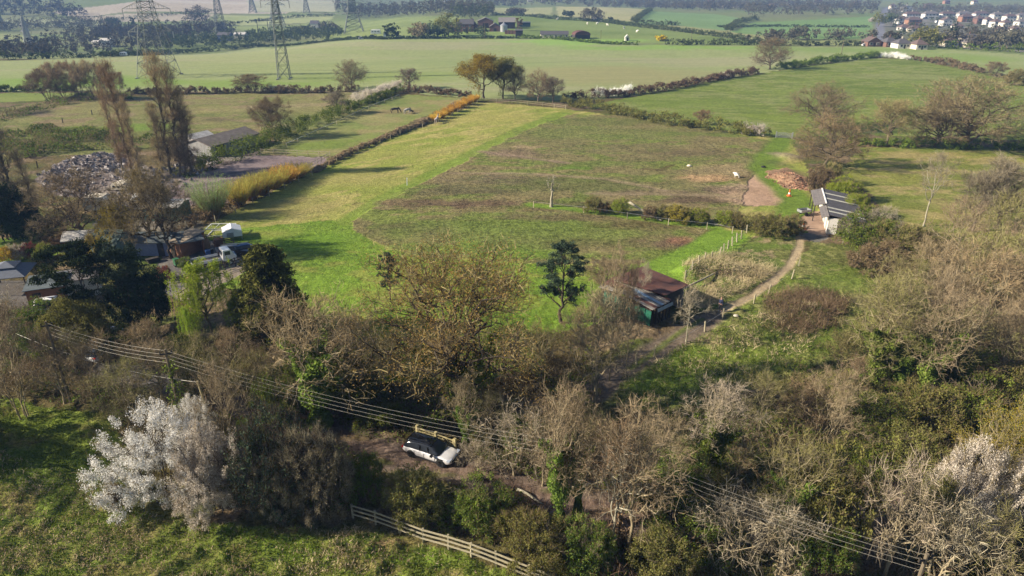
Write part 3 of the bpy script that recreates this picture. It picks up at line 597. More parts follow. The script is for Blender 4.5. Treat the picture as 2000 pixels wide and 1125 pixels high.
for i_ in range(2): make_bare('ivy_tree', i_, 91 + i_, BARKP, 'twig_grey', 9000, .75, .036, H=13, a=5.2, b=4.8, zc=8.6, start=.34, tt=.72, n1=16, n2=7, n3=5, steep=.5, low=-.35, ivy=3600)
for i_ in range(2): make_bare('ivy_pair', i_, 101 + i_, BARKP, 'twig_brown', 4200, .8, .028, H=12, a=4.4, b=5.0, start=.4, n1=12, n2=5, n3=4, steep=.5, low=-.05, ivy=3000, stems=2, base_spread=.7)
for i_ in range(2): make_bare('oak_leafing', i_, 111 + i_, BARKD, 'twig_olive', 3800, .65, .045, leaf='leaf_orange', nl=32000, ls=.082, lrad=.45, H=13, a=6.6, b=5.6, zc=7.4, start=.26, tt=.6, n1=20, n2=8, n3=6, wig=.1, low=-.4, gnarl=2, ivy=2200)
for i_ in range(2): make_bare('oak_gold', i_, 121 + i_, BARKD, 'twig_olive', 3000, .6, .03, leaf='leaf_gold', nl=22000, ls=.24, lrad=.5, H=12, a=6.2, b=4.8, start=.24, n1=12, n2=6, n3=5, low=-.2)
for i_ in range(3): make_bare('poplar', i_, 131 + i_, BARK, 'twig_tan', 6500, .7, .034, up=1.6, H=20, a=1.55, b=9.2, zc=10.8, start=.1, n1=34, n2=3, n3=3, steep=.85, low=-1.35, r0=.26, kink=.2, lean=-.9)
for i_ in range(2): make_bare('twisted', i_, 141 + i_, BARKP, 'twig_pale', 2600, .7, .03, up=-.15, H=7, a=4.8, b=3.0, start=.15, n1=14, n2=6, n3=4, wig=.2, kink=1.1, steep=.2, low=-.1, r0=.2, stems=2)
for i_ in range(2): make_bare('pruned', i_, 151 + i_, BARKP, 'twig_pale', 900, .8, .028, up=.1, H=6, a=2.8, b=2.6, zc=3.9, start=.48, n1=10, n2=4, n3=2, steep=.15, low=-.35, r0=.13)
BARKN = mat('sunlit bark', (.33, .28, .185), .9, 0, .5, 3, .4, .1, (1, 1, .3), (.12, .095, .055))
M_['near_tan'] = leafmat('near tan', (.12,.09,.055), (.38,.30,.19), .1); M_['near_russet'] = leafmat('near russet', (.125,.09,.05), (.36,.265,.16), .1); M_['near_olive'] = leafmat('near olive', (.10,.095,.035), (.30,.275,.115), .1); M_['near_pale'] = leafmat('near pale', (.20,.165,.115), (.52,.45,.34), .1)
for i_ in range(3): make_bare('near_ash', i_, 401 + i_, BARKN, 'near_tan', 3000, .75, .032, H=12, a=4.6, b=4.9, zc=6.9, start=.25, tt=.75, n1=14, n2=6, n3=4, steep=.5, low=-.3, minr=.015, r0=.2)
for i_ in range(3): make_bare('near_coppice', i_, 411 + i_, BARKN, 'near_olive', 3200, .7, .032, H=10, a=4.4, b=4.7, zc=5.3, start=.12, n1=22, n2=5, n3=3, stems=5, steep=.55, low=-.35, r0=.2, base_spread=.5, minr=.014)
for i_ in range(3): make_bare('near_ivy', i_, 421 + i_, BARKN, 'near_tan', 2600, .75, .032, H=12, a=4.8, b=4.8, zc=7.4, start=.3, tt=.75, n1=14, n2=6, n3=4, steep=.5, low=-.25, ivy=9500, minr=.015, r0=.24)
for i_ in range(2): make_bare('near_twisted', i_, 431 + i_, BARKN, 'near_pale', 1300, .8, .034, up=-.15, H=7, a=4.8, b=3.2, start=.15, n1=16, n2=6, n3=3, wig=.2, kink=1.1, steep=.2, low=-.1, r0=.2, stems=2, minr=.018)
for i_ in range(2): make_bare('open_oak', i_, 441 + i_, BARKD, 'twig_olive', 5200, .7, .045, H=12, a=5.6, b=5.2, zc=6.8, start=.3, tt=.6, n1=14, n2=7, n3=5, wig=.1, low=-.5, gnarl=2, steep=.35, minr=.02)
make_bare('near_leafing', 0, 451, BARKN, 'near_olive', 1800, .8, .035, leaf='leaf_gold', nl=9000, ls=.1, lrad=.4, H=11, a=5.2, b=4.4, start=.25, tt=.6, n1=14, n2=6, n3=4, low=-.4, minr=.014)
# blossom
def make_shrub(kind, i, seed, bark, tw, ntw, leaf, ncl, per, ls, H=5, a=3.2, lump=.28, tl=.6, crad=.5, squash=.8, up=.3, twd=.026, plume=0, lup=.2):
    polys, st, sd, zc, rng = skeleton(seed, H=H, a=a, b=H * .48, zc=H * .52, start=.08, n1=14, n2=4, n3=3, stems=4, steep=.5, low=-.1, r0=.13, base_spread=.5)
    parts = [('stem', tubes(polys, 'stem', bark))]
    c = Cloud(); C = shell(rng, ncl, a, H * .46, H * .52, lump, -.75, seed, .3); C = C[C[:, 2] > .15]
    if plume:
        dd = unit((C - np.array([0, 0, H * .3])) + rng.normal(size=C.shape) * .9 + [0, 0, .9]); C = np.concatenate([C, C + dd * plume, C + dd * plume * 1.9]); 
    clump_cloud(c, C, crad * (.6 + .8 * rng.random(len(C))), per, ls, rng, lup, squash)
    if ntw:
        c2 = Cloud(); dd = unit(C - np.array([0, 0, H * .3])); twigs_at(c2, C, dd, rng, ntw, tl, twd, zc, H, up=up, spread=.6); parts.append(('twigs', c2.mesh('twigs', M_[tw])))
    parts.append(('foliage', c.mesh('foliage', M_[leaf])))
    proto(kind, i, parts, H * 1.03, a * 2.15)
for i_ in range(2): make_shrub('blackthorn', i_, 201 + i_, BARKD, 'twig_brown', 2600, 'blossom', 250, 84, .085, H=5.4, a=3.4, crad=.36, lump=.5, squash=.9, twd=.04, plume=.34, lup=1.1)
for i_ in range(2): make_shrub('thorn_dark', i_, 211 + i_, BARKD, 'twig_grey', 9000, 'twig_dark', 300, 40, .14, H=6.5, a=3.6, crad=.6)
for i_ in range(3): make_shrub('bush', i_, 221 + i_, BARK, 'twig_olive', 3500, 'leaf_olive', 210, 44, .15, H=3.4, a=2.4, crad=.45, lump=.5)
for i_ in range(2): make_shrub('green_bush', i_, 231 + i_, BARK, 'twig_olive', 2200, 'leaf_green', 230, 60, .15, H=4.4, a=3.0, crad=.55, lump=.6)
for i_ in range(2): make_shrub('dense_bush', i_, 241 + i_, BARKD, 'twig_dark', 800, 'needle_dark', 300, 70, .2, H=6, a=3.8, crad=.75, lump=.3)
# conifers
def make_pine(kind, i, seed, H, a, start, npad, per, ls, leaf, padr, flat=.35):
    polys, st, sd, zc, rng = skeleton(seed, H=H, a=a, b=H * (1 - start) * .5, zc=H * (1 + start) * .5, start=start, n1=12, n2=4, n3=2, steep=.15, low=-.7, r0=H * .02)
    c = Cloud(); i2 = rng.permutation(len(st))[:npad]; C = st[i2] + np.array([0, 0, .2])
    clump_cloud(c, C, padr * (.6 + .8 * rng.random(len(C))), per, ls, rng, .3, flat, asp=1.5)
    proto(kind, i, [('trunk', tubes([p for p in polys if p[1][0] > .02], 'trunk', BARKD)), ('crown', c.mesh('crown', M_[leaf]))], H, a * 2.2)
for i_ in range(2): make_pine('pine', i_, 301 + i_, 13, 3.0, .14, 230, 80, .2, 'needle_blue', .6, .55)
for i_ in range(2): make_pine('scots_pine', i_, 311 + i_, 13, 6.0, .38, 150, 90, .28, 'needle_dark', 1.15, .3)
def make_spruce(kind, i, seed, H, a, leaf, n=150, per=90, ls=.3):
    rng = np.random.default_rng(seed); polys = [(np.array([[0, 0, H * t] for t in np.linspace(0, .97, 8)]), np.linspace(H * .026, .03, 8))]; c = Cloud(); C = []; T = []
    for k in range(n):
        f = .06 + .92 * (k / n) ** .9; az = k * 2.4 + rng.normal() * .3; rr = a * (1 - f) ** .5 * (.75 + .4 * rng.random()); z = H * f
        e = np.array([math.cos(az) * rr, math.sin(az) * rr, z - rr * .12]); polys.append((np.array([[0, 0, z], e * [.5, .5, 1] + [0, 0, .12], e]), [.05, .035, .015]))
        for q in (.45, .7, .9, 1.05): C.append([e[0] * q, e[1] * q, e[2] + .05]); T.append(.1 + .9 * (q > .85) * rng.random())
    clump_cloud(c, np.array(C), a * .13 + .25 * rng.random(len(C)), per // 3, ls, rng, .2, .55, asp=1.6, tint=np.array(T))
    proto(kind, i, [('trunk', tubes(polys, 'trunk', BARKD)), ('crown', c.mesh('crown', M_[leaf]))], H * 1.0, a * 2.05)
make_spruce('cedar', 0, 321, 12, 5.2, 'needle_sunlit', 170, 100, .34); make_spruce('cedar', 1, 322, 12, 4.2, 'needle_dark')  # first cedar: sunlight on dark needles is put into their gold colour
# weeping willow
def make_willow(kind, i, seed, H, a, leaf, n=420):
    polys, st, sd, zc, rng = skeleton(seed, H=H, a=a * .85, b=H * .32, zc=H * .66, start=.25, n1=12, n2=5, n3=3, low=0)
    c = Cloud(); k = rng.integers(0, len(st), n); k = k[st[k][:, 2] > H * .4]
    for q in k:
        L = H * (.18 + .4 * rng.random()); m = int(L / .11); t = np.linspace(0, 1, m)[:, None]; o = unit(st[q] * [1, 1, 0] + 1e-3) * .5
        P = st[q] + o * np.sin(t * 1.5) * .6 - np.array([0, 0, 1]) * t * L + rng.normal(size=(m, 3)) * .07
        c.add(leaves(P, .15, rng, 0, 1.6), .75 * rng.random() + .25 * rng.random(m), 4)
    clump_cloud(c, st[rng.integers(0, len(st), 160)], .5, 36, .16, rng)
    proto(kind, i, [('trunk', tubes(polys, 'trunk', BARK)), ('crown', c.mesh('crown', M_[leaf]))], H * 1.0, a * 2.1)
make_willow('willow', 0, 331, 9, 5, 'leaf_lime')
def make_wands(kind, i, seed, H, a, n, mats3, fluff=0):
    """coppiced willow: a fan of straight rods"""
    rng = np.random.default_rng(seed); az = rng.random(n) * 6.283; el = .15 + .55 * rng.random(n) ** .7; P = np.stack([np.cos(az) * a * .25 * rng.random(n), np.sin(az) * a * .25 * rng.random(n), np.zeros(n)], 1)
    D = np.stack([np.cos(az) * np.sin(el), np.sin(az) * np.sin(el), np.cos(el)], 1); L = H * (.65 + .4 * rng.random(n)); parts = []
    lo = Cloud(); hi = Cloud(); lo.add(ribbons(P, D, L, .045, rng, .03), rng.random(n), 5)
    m = n * 6; k = rng.integers(0, n, m); f = .3 + .7 * rng.random(m); Q = P[k] + D[k] * (L[k] * f)[:, None]; E = unit(D[k] + rng.normal(size=(m, 3)) * .35 + [0, 0, .4])
    hi.add(ribbons(Q, E, .55, .035, rng, .05), .2 + .8 * rng.random(m), 5)
    if fluff:
        q = rng.integers(0, m, fluff); hi.add(leaves(Q[q] + E[q] * .4 + rng.normal(size=(fluff, 3)) * .12, .13, rng), rng.random(fluff), 4)
    proto(kind, i, [('stem', lo.mesh('stem', M_[mats3[0]])), ('foliage', hi.mesh('foliage', M_[mats3[1]]))], H, a * 2)
make_wands('rods_orange', 0, 341, 3.6, 2.6, 620, ('twig_orange', 'twig_orange')); make_wands('rods_yellow', 0, 342, 3.8, 2.7, 620, ('twig_orange', 'twig_yellow')); make_wands('willow_bush', 0, 343, 7, 4.2, 520, ('twig_olive', 'leaf_mist'), 9000)
# ------------------------------------------------------------------ placing
CNT = {}
LOWCAT = {}
def plant(kind, px, py, top, w, label, name='tree', cat='tree', group=None, var=None, mats=None, rz=None, lean=0, hmul=1.0, pos=None):
    """a plant standing at pixel (px, py), as tall as reaches row top and w pixels wide"""
    P = GP(px, py) if pos is None else pos; vs = PROTO[kind]; CNT[kind] = CNT.get(kind, 0) + 1
    parts, H, Wd = vs[(CNT[kind] if var is None else var) % len(vs)]
    h = height_to(P, top) * hmul if top is not None else H; ww = w * mpp(P) if w else Wd * h / H
    r = empty(name, P + Vector((0, 0, -.05)), (px * 1.7 + py) % 6.28 if rz is None else rz)
    r.scale = (ww / Wd, ww / Wd, h / H)
    if lean: r.rotation_euler = (0, R(lean), 0)
    for pn, me in parts:
        o = bpy.data.objects.new(pn, me); link(o, r)
        mm = (mats or {}).get(pn)
        if mm: o.material_slots[0].link = 'OBJECT'; o.material_slots[0].material = M_.get(mm) or mm
    return tag(r, label, cat, group)
def hedge(pts, h, w, leaf, label, name='hedge', cat='hedge', tw='twig_brown', per=34, ls=.2, gap=0, seed=1, group=None, hv=.35, ntw=26, dens=1.0, kind=None):
    """a run of hedge along a line of pixels: one mesh of leaf and twig"""
    rng = np.random.default_rng(seed); W_ = [GP(*q) for q in pts]; C = []; Rr = []
    for A, B in zip(W_[:-1], W_[1:]):
        L = (B - A).length; m = max(2, int(L / (w * .42) * 5.5 * dens))
        t = rng.random(m); nrm = Vector((-(B - A).y, (B - A).x, 0)).normalized()
        for q in t:
            p = A.lerp(B, q); hh = h * (1 - hv + 2 * hv * float(vnoise(p.x * .22, p.y * .22, seed)))
            if gap and float(vnoise(p.x * .12 + 9, p.y * .12, seed + 3)) < gap: continue
            s = (rng.random() - .5) * w; z = hh * (rng.random() ** .7) * (1 - (abs(s) / w) ** 2 * 1.4)
            C.append((p.x + nrm.x * s, p.y + nrm.y * s, ground_z(p.x, p.y) + max(.15, z))); Rr.append(min(w, hh) * (.24 + .18 * rng.random()))
    C = np.array(C); Rr = np.array(Rr); o0 = C.mean(0); C = C - o0; c = Cloud(); clump_cloud(c, C, Rr, per, ls, rng, .1, .8)
    i = rng.integers(0, len(C), len(C) * ntw); d = unit(rng.normal(size=(len(i), 3)) * .6 + [0, 0, .8])
    c.add(ribbons(C[i] + rng.normal(size=(len(i), 3)) * Rr[i][:, None] * .5, d, .5 * h / 2.2, .03 + .01 * (o0[1] > 150), rng), .3 + .6 * rng.random(len(i)), 5)
    m = [M_[leaf]] if isinstance(leaf, str) else leaf
    o = bpy.data.objects.new(name, c.mesh(name, m)); link(o); o.location = o0
    return tag(o, label, cat, group, kind)
def scatter_poly(pts, n, rng):
    P = wpoly(pts); xs = [p[0] for p in P]; yy = [p[1] for p in P]; out = np.zeros((0, 2))
    while len(out) < n:
        q = np.stack([rng.uniform(min(xs), max(xs), n), rng.uniform(min(yy), max(yy), n)], 1); out = np.concatenate([out, q[inpoly(q[:, 0], q[:, 1], P)]])
    return out[:n]
def gzv(x, y):
    i = np.clip(np.searchsorted(ys, y) - 1, 0, nr - 2); t = (y - ys[i]) / (ys[i + 1] - ys[i]); ww = wid[i] * (1 - t) + wid[i + 1] * t
    j = np.clip(((x / ww + 1) / 2 * (nc - 1)).astype(int), 0, nc - 2); return GZ[i, j] * (1 - t) + GZ[i + 1, j] * t
def brush(name, pts, n, hmax, tw, leaf, nleaf, seed, ls=.14, tl=.7, twd=.03, lump=5.0, thr=.35, D0=(0, 0, .9), spread=.7, cat='undergrowth'):
    """uncountable low growth over a piece of ground"""
    rng = np.random.default_rng(seed); Q = scatter_poly(pts, n, rng); hm_ = sst(thr, .75, fbm(Q[:, 0], Q[:, 1], lump, 3, seed)); k = rng.random(n) < .25 + hm_; Q = Q[k]; hm_ = hm_[k]
    z = gzv(Q[:, 0], Q[:, 1]) + hmax * hm_ * rng.random(len(Q)) ** .6; P = np.stack([Q[:, 0], Q[:, 1], z], 1); o0 = P.mean(0)
    D = unit(rng.normal(size=P.shape) * spread + np.array(D0)); c = Cloud()
    t = .5 + (fbm(P[:, 0], P[:, 1], 2.5, 2, seed + 1) - .5) * 1.4 + (rng.random(len(P)) - .5) * .4
    c.add(ribbons(P - o0, D, tl * (.5 + rng.random(len(P))), twd, rng, .2), t, 5)
    o = bpy.data.objects.new(name, c.mesh(name, M_[tw])); link(o); o.location = o0; tag(o, kind='stuff')
    if nleaf:
        Q = scatter_poly(pts, nleaf, rng); hm_ = sst(thr, .75, fbm(Q[:, 0], Q[:, 1], lump, 3, seed)); k = (rng.random(nleaf) < .15 + hm_) & (fbm(Q[:, 0], Q[:, 1], 4.5, 2, seed + 7) > .44); Q = Q[k]; hm_ = hm_[k]
        P = np.stack([Q[:, 0], Q[:, 1], gzv(Q[:, 0], Q[:, 1]) + .05 + hmax * hm_ * rng.random(len(Q)) ** .5], 1) - o0; c = Cloud()
        c.add(leaves(P, ls * (.6 + .8 * rng.random(len(P))), rng, .4), .5 + (fbm(P[:, 0], P[:, 1], 2.0, 2, seed + 1) - .5) * 1.6 + (rng.random(len(P)) - .5) * .3, 4)
        o2 = bpy.data.objects.new(name + '_leaves', c.mesh(name, M_[leaf])); link(o2); o2.location = o0; tag(o2, kind='stuff')
# ================================================================== PLANTS: where they stand
GF = 'bare trees round the fields'
T = plant
# far and middle field trees
T('oak_bare', 687, 173, 117, 62, 'round bare brown oak at the hedge between the crop field and the rough land', 'oak_tree', group=GF, mats={'crown': 'twig_brown'}, var=0)
T('ash_bare', 800, 173, 133, 42, 'small pale bare tree on the hedge right of the round brown oak', 'bare_tree', group=GF, var=1)
T('coppice', 534, 268, 190, 72, 'bare brown rounded tree growing beside the long grey barn', 'bare_tree', group=GF, var=0)
T('coppice', 492, 180, 146, 64, 'low olive round tree in the hedge below the slender pylon', 'bare_tree', group=GF, mats={'crown': 'twig_olive'}, var=1)
T('ash_bare', 660, 222, 178, 46, 'thin pale bare tree rising from the hedge by the horse paddock', 'bare_tree', group=GF, mats={'crown': 'twig_grey'}, var=2)
GO = 'clump of oaks at the top of the central field'
T('oak_gold', 945, 192, 108, 84, 'large golden green oak, leftmost of the clump at the top of the field', 'oak_tree', group=GO, var=0)
T('oak_gold', 982, 193, 114, 62, 'dull olive gold oak joined to the right of the golden one', 'oak_tree', group=GO, var=1, mats={'leaves': 'leaf_olive'})
T('oak_bare', 1006, 194, 124, 46, 'dark bare oak between the golden pair and the flat topped tree', 'oak_tree', group=GO, mats={'crown': 'twig_brown'}, var=1)
T('oak_bare', 1051, 198, 137, 58, 'flat topped bare brown tree right of the oak clump', 'bare_tree', group=GO, mats={'crown': 'twig_russet'}, var=2)
T('ash_bare', 1080, 200, 150, 44, 'pale thin bare tree at the right end of the oak clump', 'bare_tree', group=GO, var=0)
T('oak_bare', 1503, 135, 73, 68, 'lone oak standing on the hedge between the crop field and right meadow', 'oak_tree', var=0)
T('oak_bare', 1603, 250, 163, 124, 'wide domed bare oak at the left edge of the right meadow', 'oak_tree', group=GF, var=1)
T('oak_bare', 1612, 325, 220, 126, 'dense russet brown bare tree in front of the domed oak', 'bare_tree', group=GF, var=2, mats={'crown': 'twig_russet'})
T('ash_bare', 1732, 284, 193, 84, 'slender bare tree on the hedge left of the two spreading oaks', 'bare_tree', group=GF, var=1, mats={'crown': 'twig_olive'})
T('oak_bare', 1826, 288, 178, 112, 'smaller of the two spreading bare oaks at the right edge', 'oak_tree', group=GF, var=2)
T('oak_bare', 1888, 289, 150, 222, 'biggest spreading bare oak at the right edge', 'oak_tree', group=GF, var=0)
T('coppice', 1941, 148, 120, 38, 'small round brown tree at the end of the far right hedge', 'small_tree', group=GF, var=2)
T('bush', 1985, 166, 138, 44, 'green bush right of the small round brown tree', 'bush', 'bush')
T('coppice', 1372, 243, 214, 34, 'small russet bush tree rising from the hedge of the right meadow', 'small_tree', mats={'crown': 'twig_russet'}, var=0)
# left row
GL = 'leaning bare trees at the end of the rough land'
for px, b, t, w, v, lb in ((95, 194, 134, 58, 0, 'bushy dark bare tree leaning left, leftmost of the row'), (128, 194, 119, 50, 1, 'tall leaning bare tree second in the row left of the big pylon'), (160, 194, 118, 44, 2, 'upright bare tree in the middle of the row left of the big pylon'),
                       (190, 194, 117, 52, 0, 'bushy bare tree fourth in the row left of the big pylon'), (213, 192, 128, 34, 1, 'narrow bare tree just left of the small crooked one'), (234, 184, 140, 28, 2, 'small crooked bare tree ending the row')):
    T('coppice', px, b, t, w, lb, 'bare_tree', group=GL, var=v, lean=-9 if px < 200 else 0, mats={'crown': 'twig_tan' if px > 100 else 'twig_brown'})
# poplars
GPp = 'tall narrow poplars by the rubble yard'
for px, b, t, w, ln, lb in ((262, 345, 118, 44, 0, 'tallest brown poplar leaning left beside the rubble yard'), (240, 335, 168, 30, 0, 'thinner poplar behind the tallest leaning one'), (276, 348, 192, 28, 0, 'short narrow poplar between the two tall groups'),
                       (335, 342, 104, 44, 4, 'tall brown poplar in front of the big pylon'), (352, 344, 122, 44, 6, 'tall poplar right of the one in front of the pylon'), (372, 340, 205, 46, 8, 'shorter bushy poplar at the right end of the row'),
                       (318, 338, 200, 30, 4, 'short poplar left of the one before the pylon'), (362, 342, 170, 34, 8, 'middle height poplar right of the tall pair')):
    T('poplar', px, b, t, w, lb, 'poplar_tree', group=GPp, rz=0.2, lean=ln)
T('poplar', 46, 432, 222, 62, 'tall grey brown poplar at the left edge behind the dark hedge', 'poplar_tree', rz=.3, lean=0, mats={'crown': 'twig_grey'})
T('poplar', 20, 436, 250, 56, 'grey poplar cut by the left edge of the photo', 'poplar_tree', rz=.1, mats={'crown': 'twig_grey'}, lean=-3)
T('poplar', 75, 425, 290, 36, 'lower grey poplar right of the tall one at the left edge', 'poplar_tree', rz=.1, mats={'crown': 'twig_grey'})
# left middle
T('open_oak', 170, 478, 330, 150, 'big dark bare sycamore over the brown garden hut', 'bare_tree', var=1, mats={'crown': 'twig_brown'})
T('open_oak', 298, 495, 325, 128, 'tall bare tree with a leaning trunk, left of the garden pair', 'bare_tree', var=2, mats={'crown': 'twig_olive'})
T('open_oak', 335, 505, 345, 112, 'tall bare tree beside the brown sheds, right of the garden pair', 'bare_tree', var=0, mats={'crown': 'twig_brown'})
T('green_bush', 240, 480, 395, 60, 'yellow green leafy tree below the rubble yard', 'small_tree', 'tree', mats={'foliage': 'leaf_gold'})
T('bush', 210, 500, 448, 70, 'olive bush behind the dark green shed', 'bush', 'bush', mats={'foliage': 'leaf_gold'})
T('bush', 128, 480, 452, 60, 'ginger twiggy bush by the upper lawn', 'bush', 'bush', mats={'foliage': 'bracken'})
T('dense_bush', 10, 470, 358, 100, 'huge dark evergreen at the left edge behind the lawn', 'evergreen_tree', 'tree')
T('dense_bush', 55, 470, 392, 70, 'dark evergreen right of the huge one behind the lawn', 'evergreen_tree', 'tree')
T('thorn_dark', 100, 478, 420, 60, 'dark holly bush at the corner of the upper lawn', 'evergreen_tree', 'tree', mats={'foliage': 'needle_dark'})
T('willow_bush', 418, 425, 342, 84, 'pale green coppiced willow bush beside the orange rods', 'willow_bush', 'bush')
GR = 'coppiced willows with coloured rods'
for k, (px, b, t) in enumerate(((468, 402, 352), (490, 390, 344), (512, 380, 338), (536, 368, 330), (558, 357, 324), (580, 346, 318))):
    T('rods_orange' if k % 2 == 0 else 'rods_yellow', px, b, t, 74, 'coppiced willow of orange and yellow rods beside the lower fence of the grass strip', 'willow_rods', 'bush', GR + ' by the arena', mats={'foliage': 'twig_yellow'} if k < 3 else None)['label'] = ('first', 'second', 'third', 'fourth', 'fifth', 'last')[k] + ' of the orange and yellow willow stools from the pale willow bush'
for k, (px, b, t) in enumerate(((850, 237, 222), (862, 231, 215), (875, 225, 208), (888, 218, 202), (901, 211, 195), (914, 205, 188), (926, 199, 184))):
    T('rods_orange', px, b, t, 30, 'coppiced willow of bright orange rods at the upper end of the grass strip', 'willow_rods', 'bush', GR + ' below the oaks', mats={'foliage': 'twig_gold', 'stem': 'twig_gold'})['label'] = ('first', 'second', 'third', 'fourth', 'fifth', 'sixth', 'last')[k] + ' of the golden willow stools, counted from the brown and white horse'
# garden
T('leaf', 0, 0, 0, 0, '') if False else None
T('bush', 18, 512, 482, 36, 'bright yellow flowering bush beside the grey gazebo', 'flowering_bush', 'bush', mats={'foliage': 'leaf_yellow'})
T('bush', 38, 508, 478, 34, 'white flowering bush beside the yellow one', 'flowering_bush', 'bush', mats={'foliage': 'blossom_pale'})
T('bush', 62, 505, 474, 26, 'dark red flowering bush behind the gazebo', 'flowering_bush', 'bush', mats={'foliage': 'leaf_red'})
T('bush', 90, 506, 478, 36, 'lime green bush right of the dark red one', 'bush', 'bush', mats={'foliage': 'leaf_lime'})
T('green_bush', 88, 535, 496, 40, 'dark green bush between the gazebo and the lower lawn', 'bush', 'bush', mats={'foliage': 'needle_dark'})
T('bush', 87, 492, 474, 18, 'small brown bush on the edge of the upper lawn', 'bush', 'bush', mats={'foliage': 'bracken'})
T('bush', 322, 545, 520, 26, 'small dark red bush beside the drive', 'bush', 'bush', mats={'foliage': 'leaf_red'})
T('green_bush', 366, 528, 502, 30, 'small green bush in front of the brown sheds', 'bush', 'bush')
T('scots_pine', 195, 655, 478, 150, 'leaning dark pine with a flat crown left of the drive', 'pine_tree', var=0, lean=-6)
T('dense_bush', 285, 640, 520, 105, 'dense dark evergreen beside the leaning pine', 'evergreen_tree', 'tree')
T('scots_pine', 262, 650, 488, 110, 'olive needled pine between the leaning pine and the drive', 'pine_tree', var=1, mats={'crown': 'needle_blue'})
T('cedar', 540, 660, 478, 162, 'broad dark cedar with sunlit golden left side', 'cedar_tree', var=0)
T('dense_bush', 160, 690, 575, 110, 'grey green evergreen thicket beside the white off-road car', 'evergreen_bush', 'bush', mats={'foliage': 'leaf_olive'})
T('willow', 415, 660, 508, 130, 'yellow green weeping willow beside the cedar', 'willow_tree')
T('willow', 378, 690, 600, 46, 'small bright weeping willow below the larger one', 'willow_tree')
T('green_bush', 478, 640, 560, 60, 'lime bush between the weeping willow and the cedar', 'bush', 'bush', mats={'foliage': 'leaf_lime'})
T('pine', 762, 585, 496, 42, 'narrow grey green pine left of the orange oak', 'pine_tree', var=0)
T('pine', 1096, 632, 478, 84, 'dark pine with a clear trunk between the oak and old barn', 'pine_tree', var=1)
# middle belt
T('oak_leafing', 905, 815, 484, 330, 'great oak breaking into orange leaf in the middle of the tree belt', 'oak_tree', var=0)
T('near_ivy', 625, 835, 565, 200, 'broad pale bare tree with ivy on its trunks left of the great oak', 'ivy_clad_tree', var=0, mats={'crown': 'near_russet'})
T('near_ivy', 705, 790, 600, 130, 'bare tree between the ivy clad tree and the great oak', 'ivy_clad_tree', var=1, mats={'crown': 'near_tan'})
T('near_coppice', 760, 760, 640, 100, 'dark twiggy tree left of the great oak trunk', 'bare_tree', mats={'crown': 'near_olive'})
T('green_bush', 690, 800, 700, 90, 'dark holly below the bare tree left of the great oak', 'holly_bush', 'bush')
T('near_coppice', 1050, 720, 630, 90, 'olive twiggy tree below the dark pine', 'bare_tree', mats={'crown': 'near_olive'})
T('near_ash', 1160, 800, 560, 150, 'pale bare tree left of the old barn', 'bare_tree', mats={'crown': 'near_tan'}, var=1)
T('near_ash', 1190, 745, 478, 60, 'thin upright bare tree rising before the old barn', 'bare_tree', var=0)
T('near_ash', 1222, 735, 500, 50, 'thin bare tree right of the upright one before the barn', 'bare_tree', var=1)
T('thin_bare', 1255, 600, 505, 44, 'small bare tree behind the red roofed barn', 'bare_tree', var=2)
T('pruned', 1340, 668, 560, 76, 'small pale pollard with a ball of bare shoots beside the track', 'pollard_tree', 'tree', var=0)
T('coppice', 1180, 565, 510, 90, 'low pink brown twiggy bush behind the old barn', 'bare_bush', 'bush', mats={'crown': 'twig_brown'})
T('near_coppice', 1130, 700, 600, 80, 'twiggy tree below the pine trunk', 'bare_tree', mats={'crown': 'near_russet'})
# trees at the right
T('thin_bare', 1803, 442, 296, 72, 'white barked tree with a dead top standing in the lower meadow', 'birch_tree', var=0, mats={'crown': 'twig_grey'})
T('ash_bare', 1945, 446, 310, 130, 'bare tree at the right edge of the lower meadow', 'bare_tree', group=GF, var=1)
T('ash_bare', 1900, 452, 330, 90, 'bare tree left of the one at the meadow edge', 'bare_tree', group=GF, var=2)
T('twisted', 1722, 455, 400, 70, 'pale leaning dead branched tree above the bramble right of the stable', 'dead_tree', 'tree', mats={'crown': 'twig_pale'})
T('thin_bare', 1645, 478, 425, 34, 'small pale bare tree at the corner of the stable', 'bare_tree', var=1)
T('bush', 1600, 375, 330, 52, 'brown green bush above the stable', 'bush', 'bush', mats={'foliage': 'bracken'})
T('bush', 1618, 360, 322, 44, 'olive bush below the russet tree', 'bush', 'bush')
T('green_bush', 1640, 392, 345, 54, 'lime green bush behind the stable roof', 'bush', 'bush', mats={'foliage': 'leaf_lime'})
T('green_bush', 1668, 425, 378, 46, 'bright yellow green bush at the right end of the stable roof', 'bush', 'bush', mats={'foliage': 'leaf_lime'})
T('green_bush', 1690, 490, 420, 110, 'dark green bramble mound right of the stable', 'bush', 'bush', mats={'foliage': 'leaf_green'})
T('bush', 1745, 505, 440, 90, 'dark olive bush right of the bramble mound', 'bush', 'bush')
T('bush', 1712, 535, 478, 100, 'brown bramble thicket below the green mound', 'bush', 'bush', mats={'foliage': 'bracken'})
T('green_bush', 1800, 500, 452, 80, 'green bush at the foot of the lower meadow', 'bush', 'bush', mats={'foliage': 'leaf_olive'})
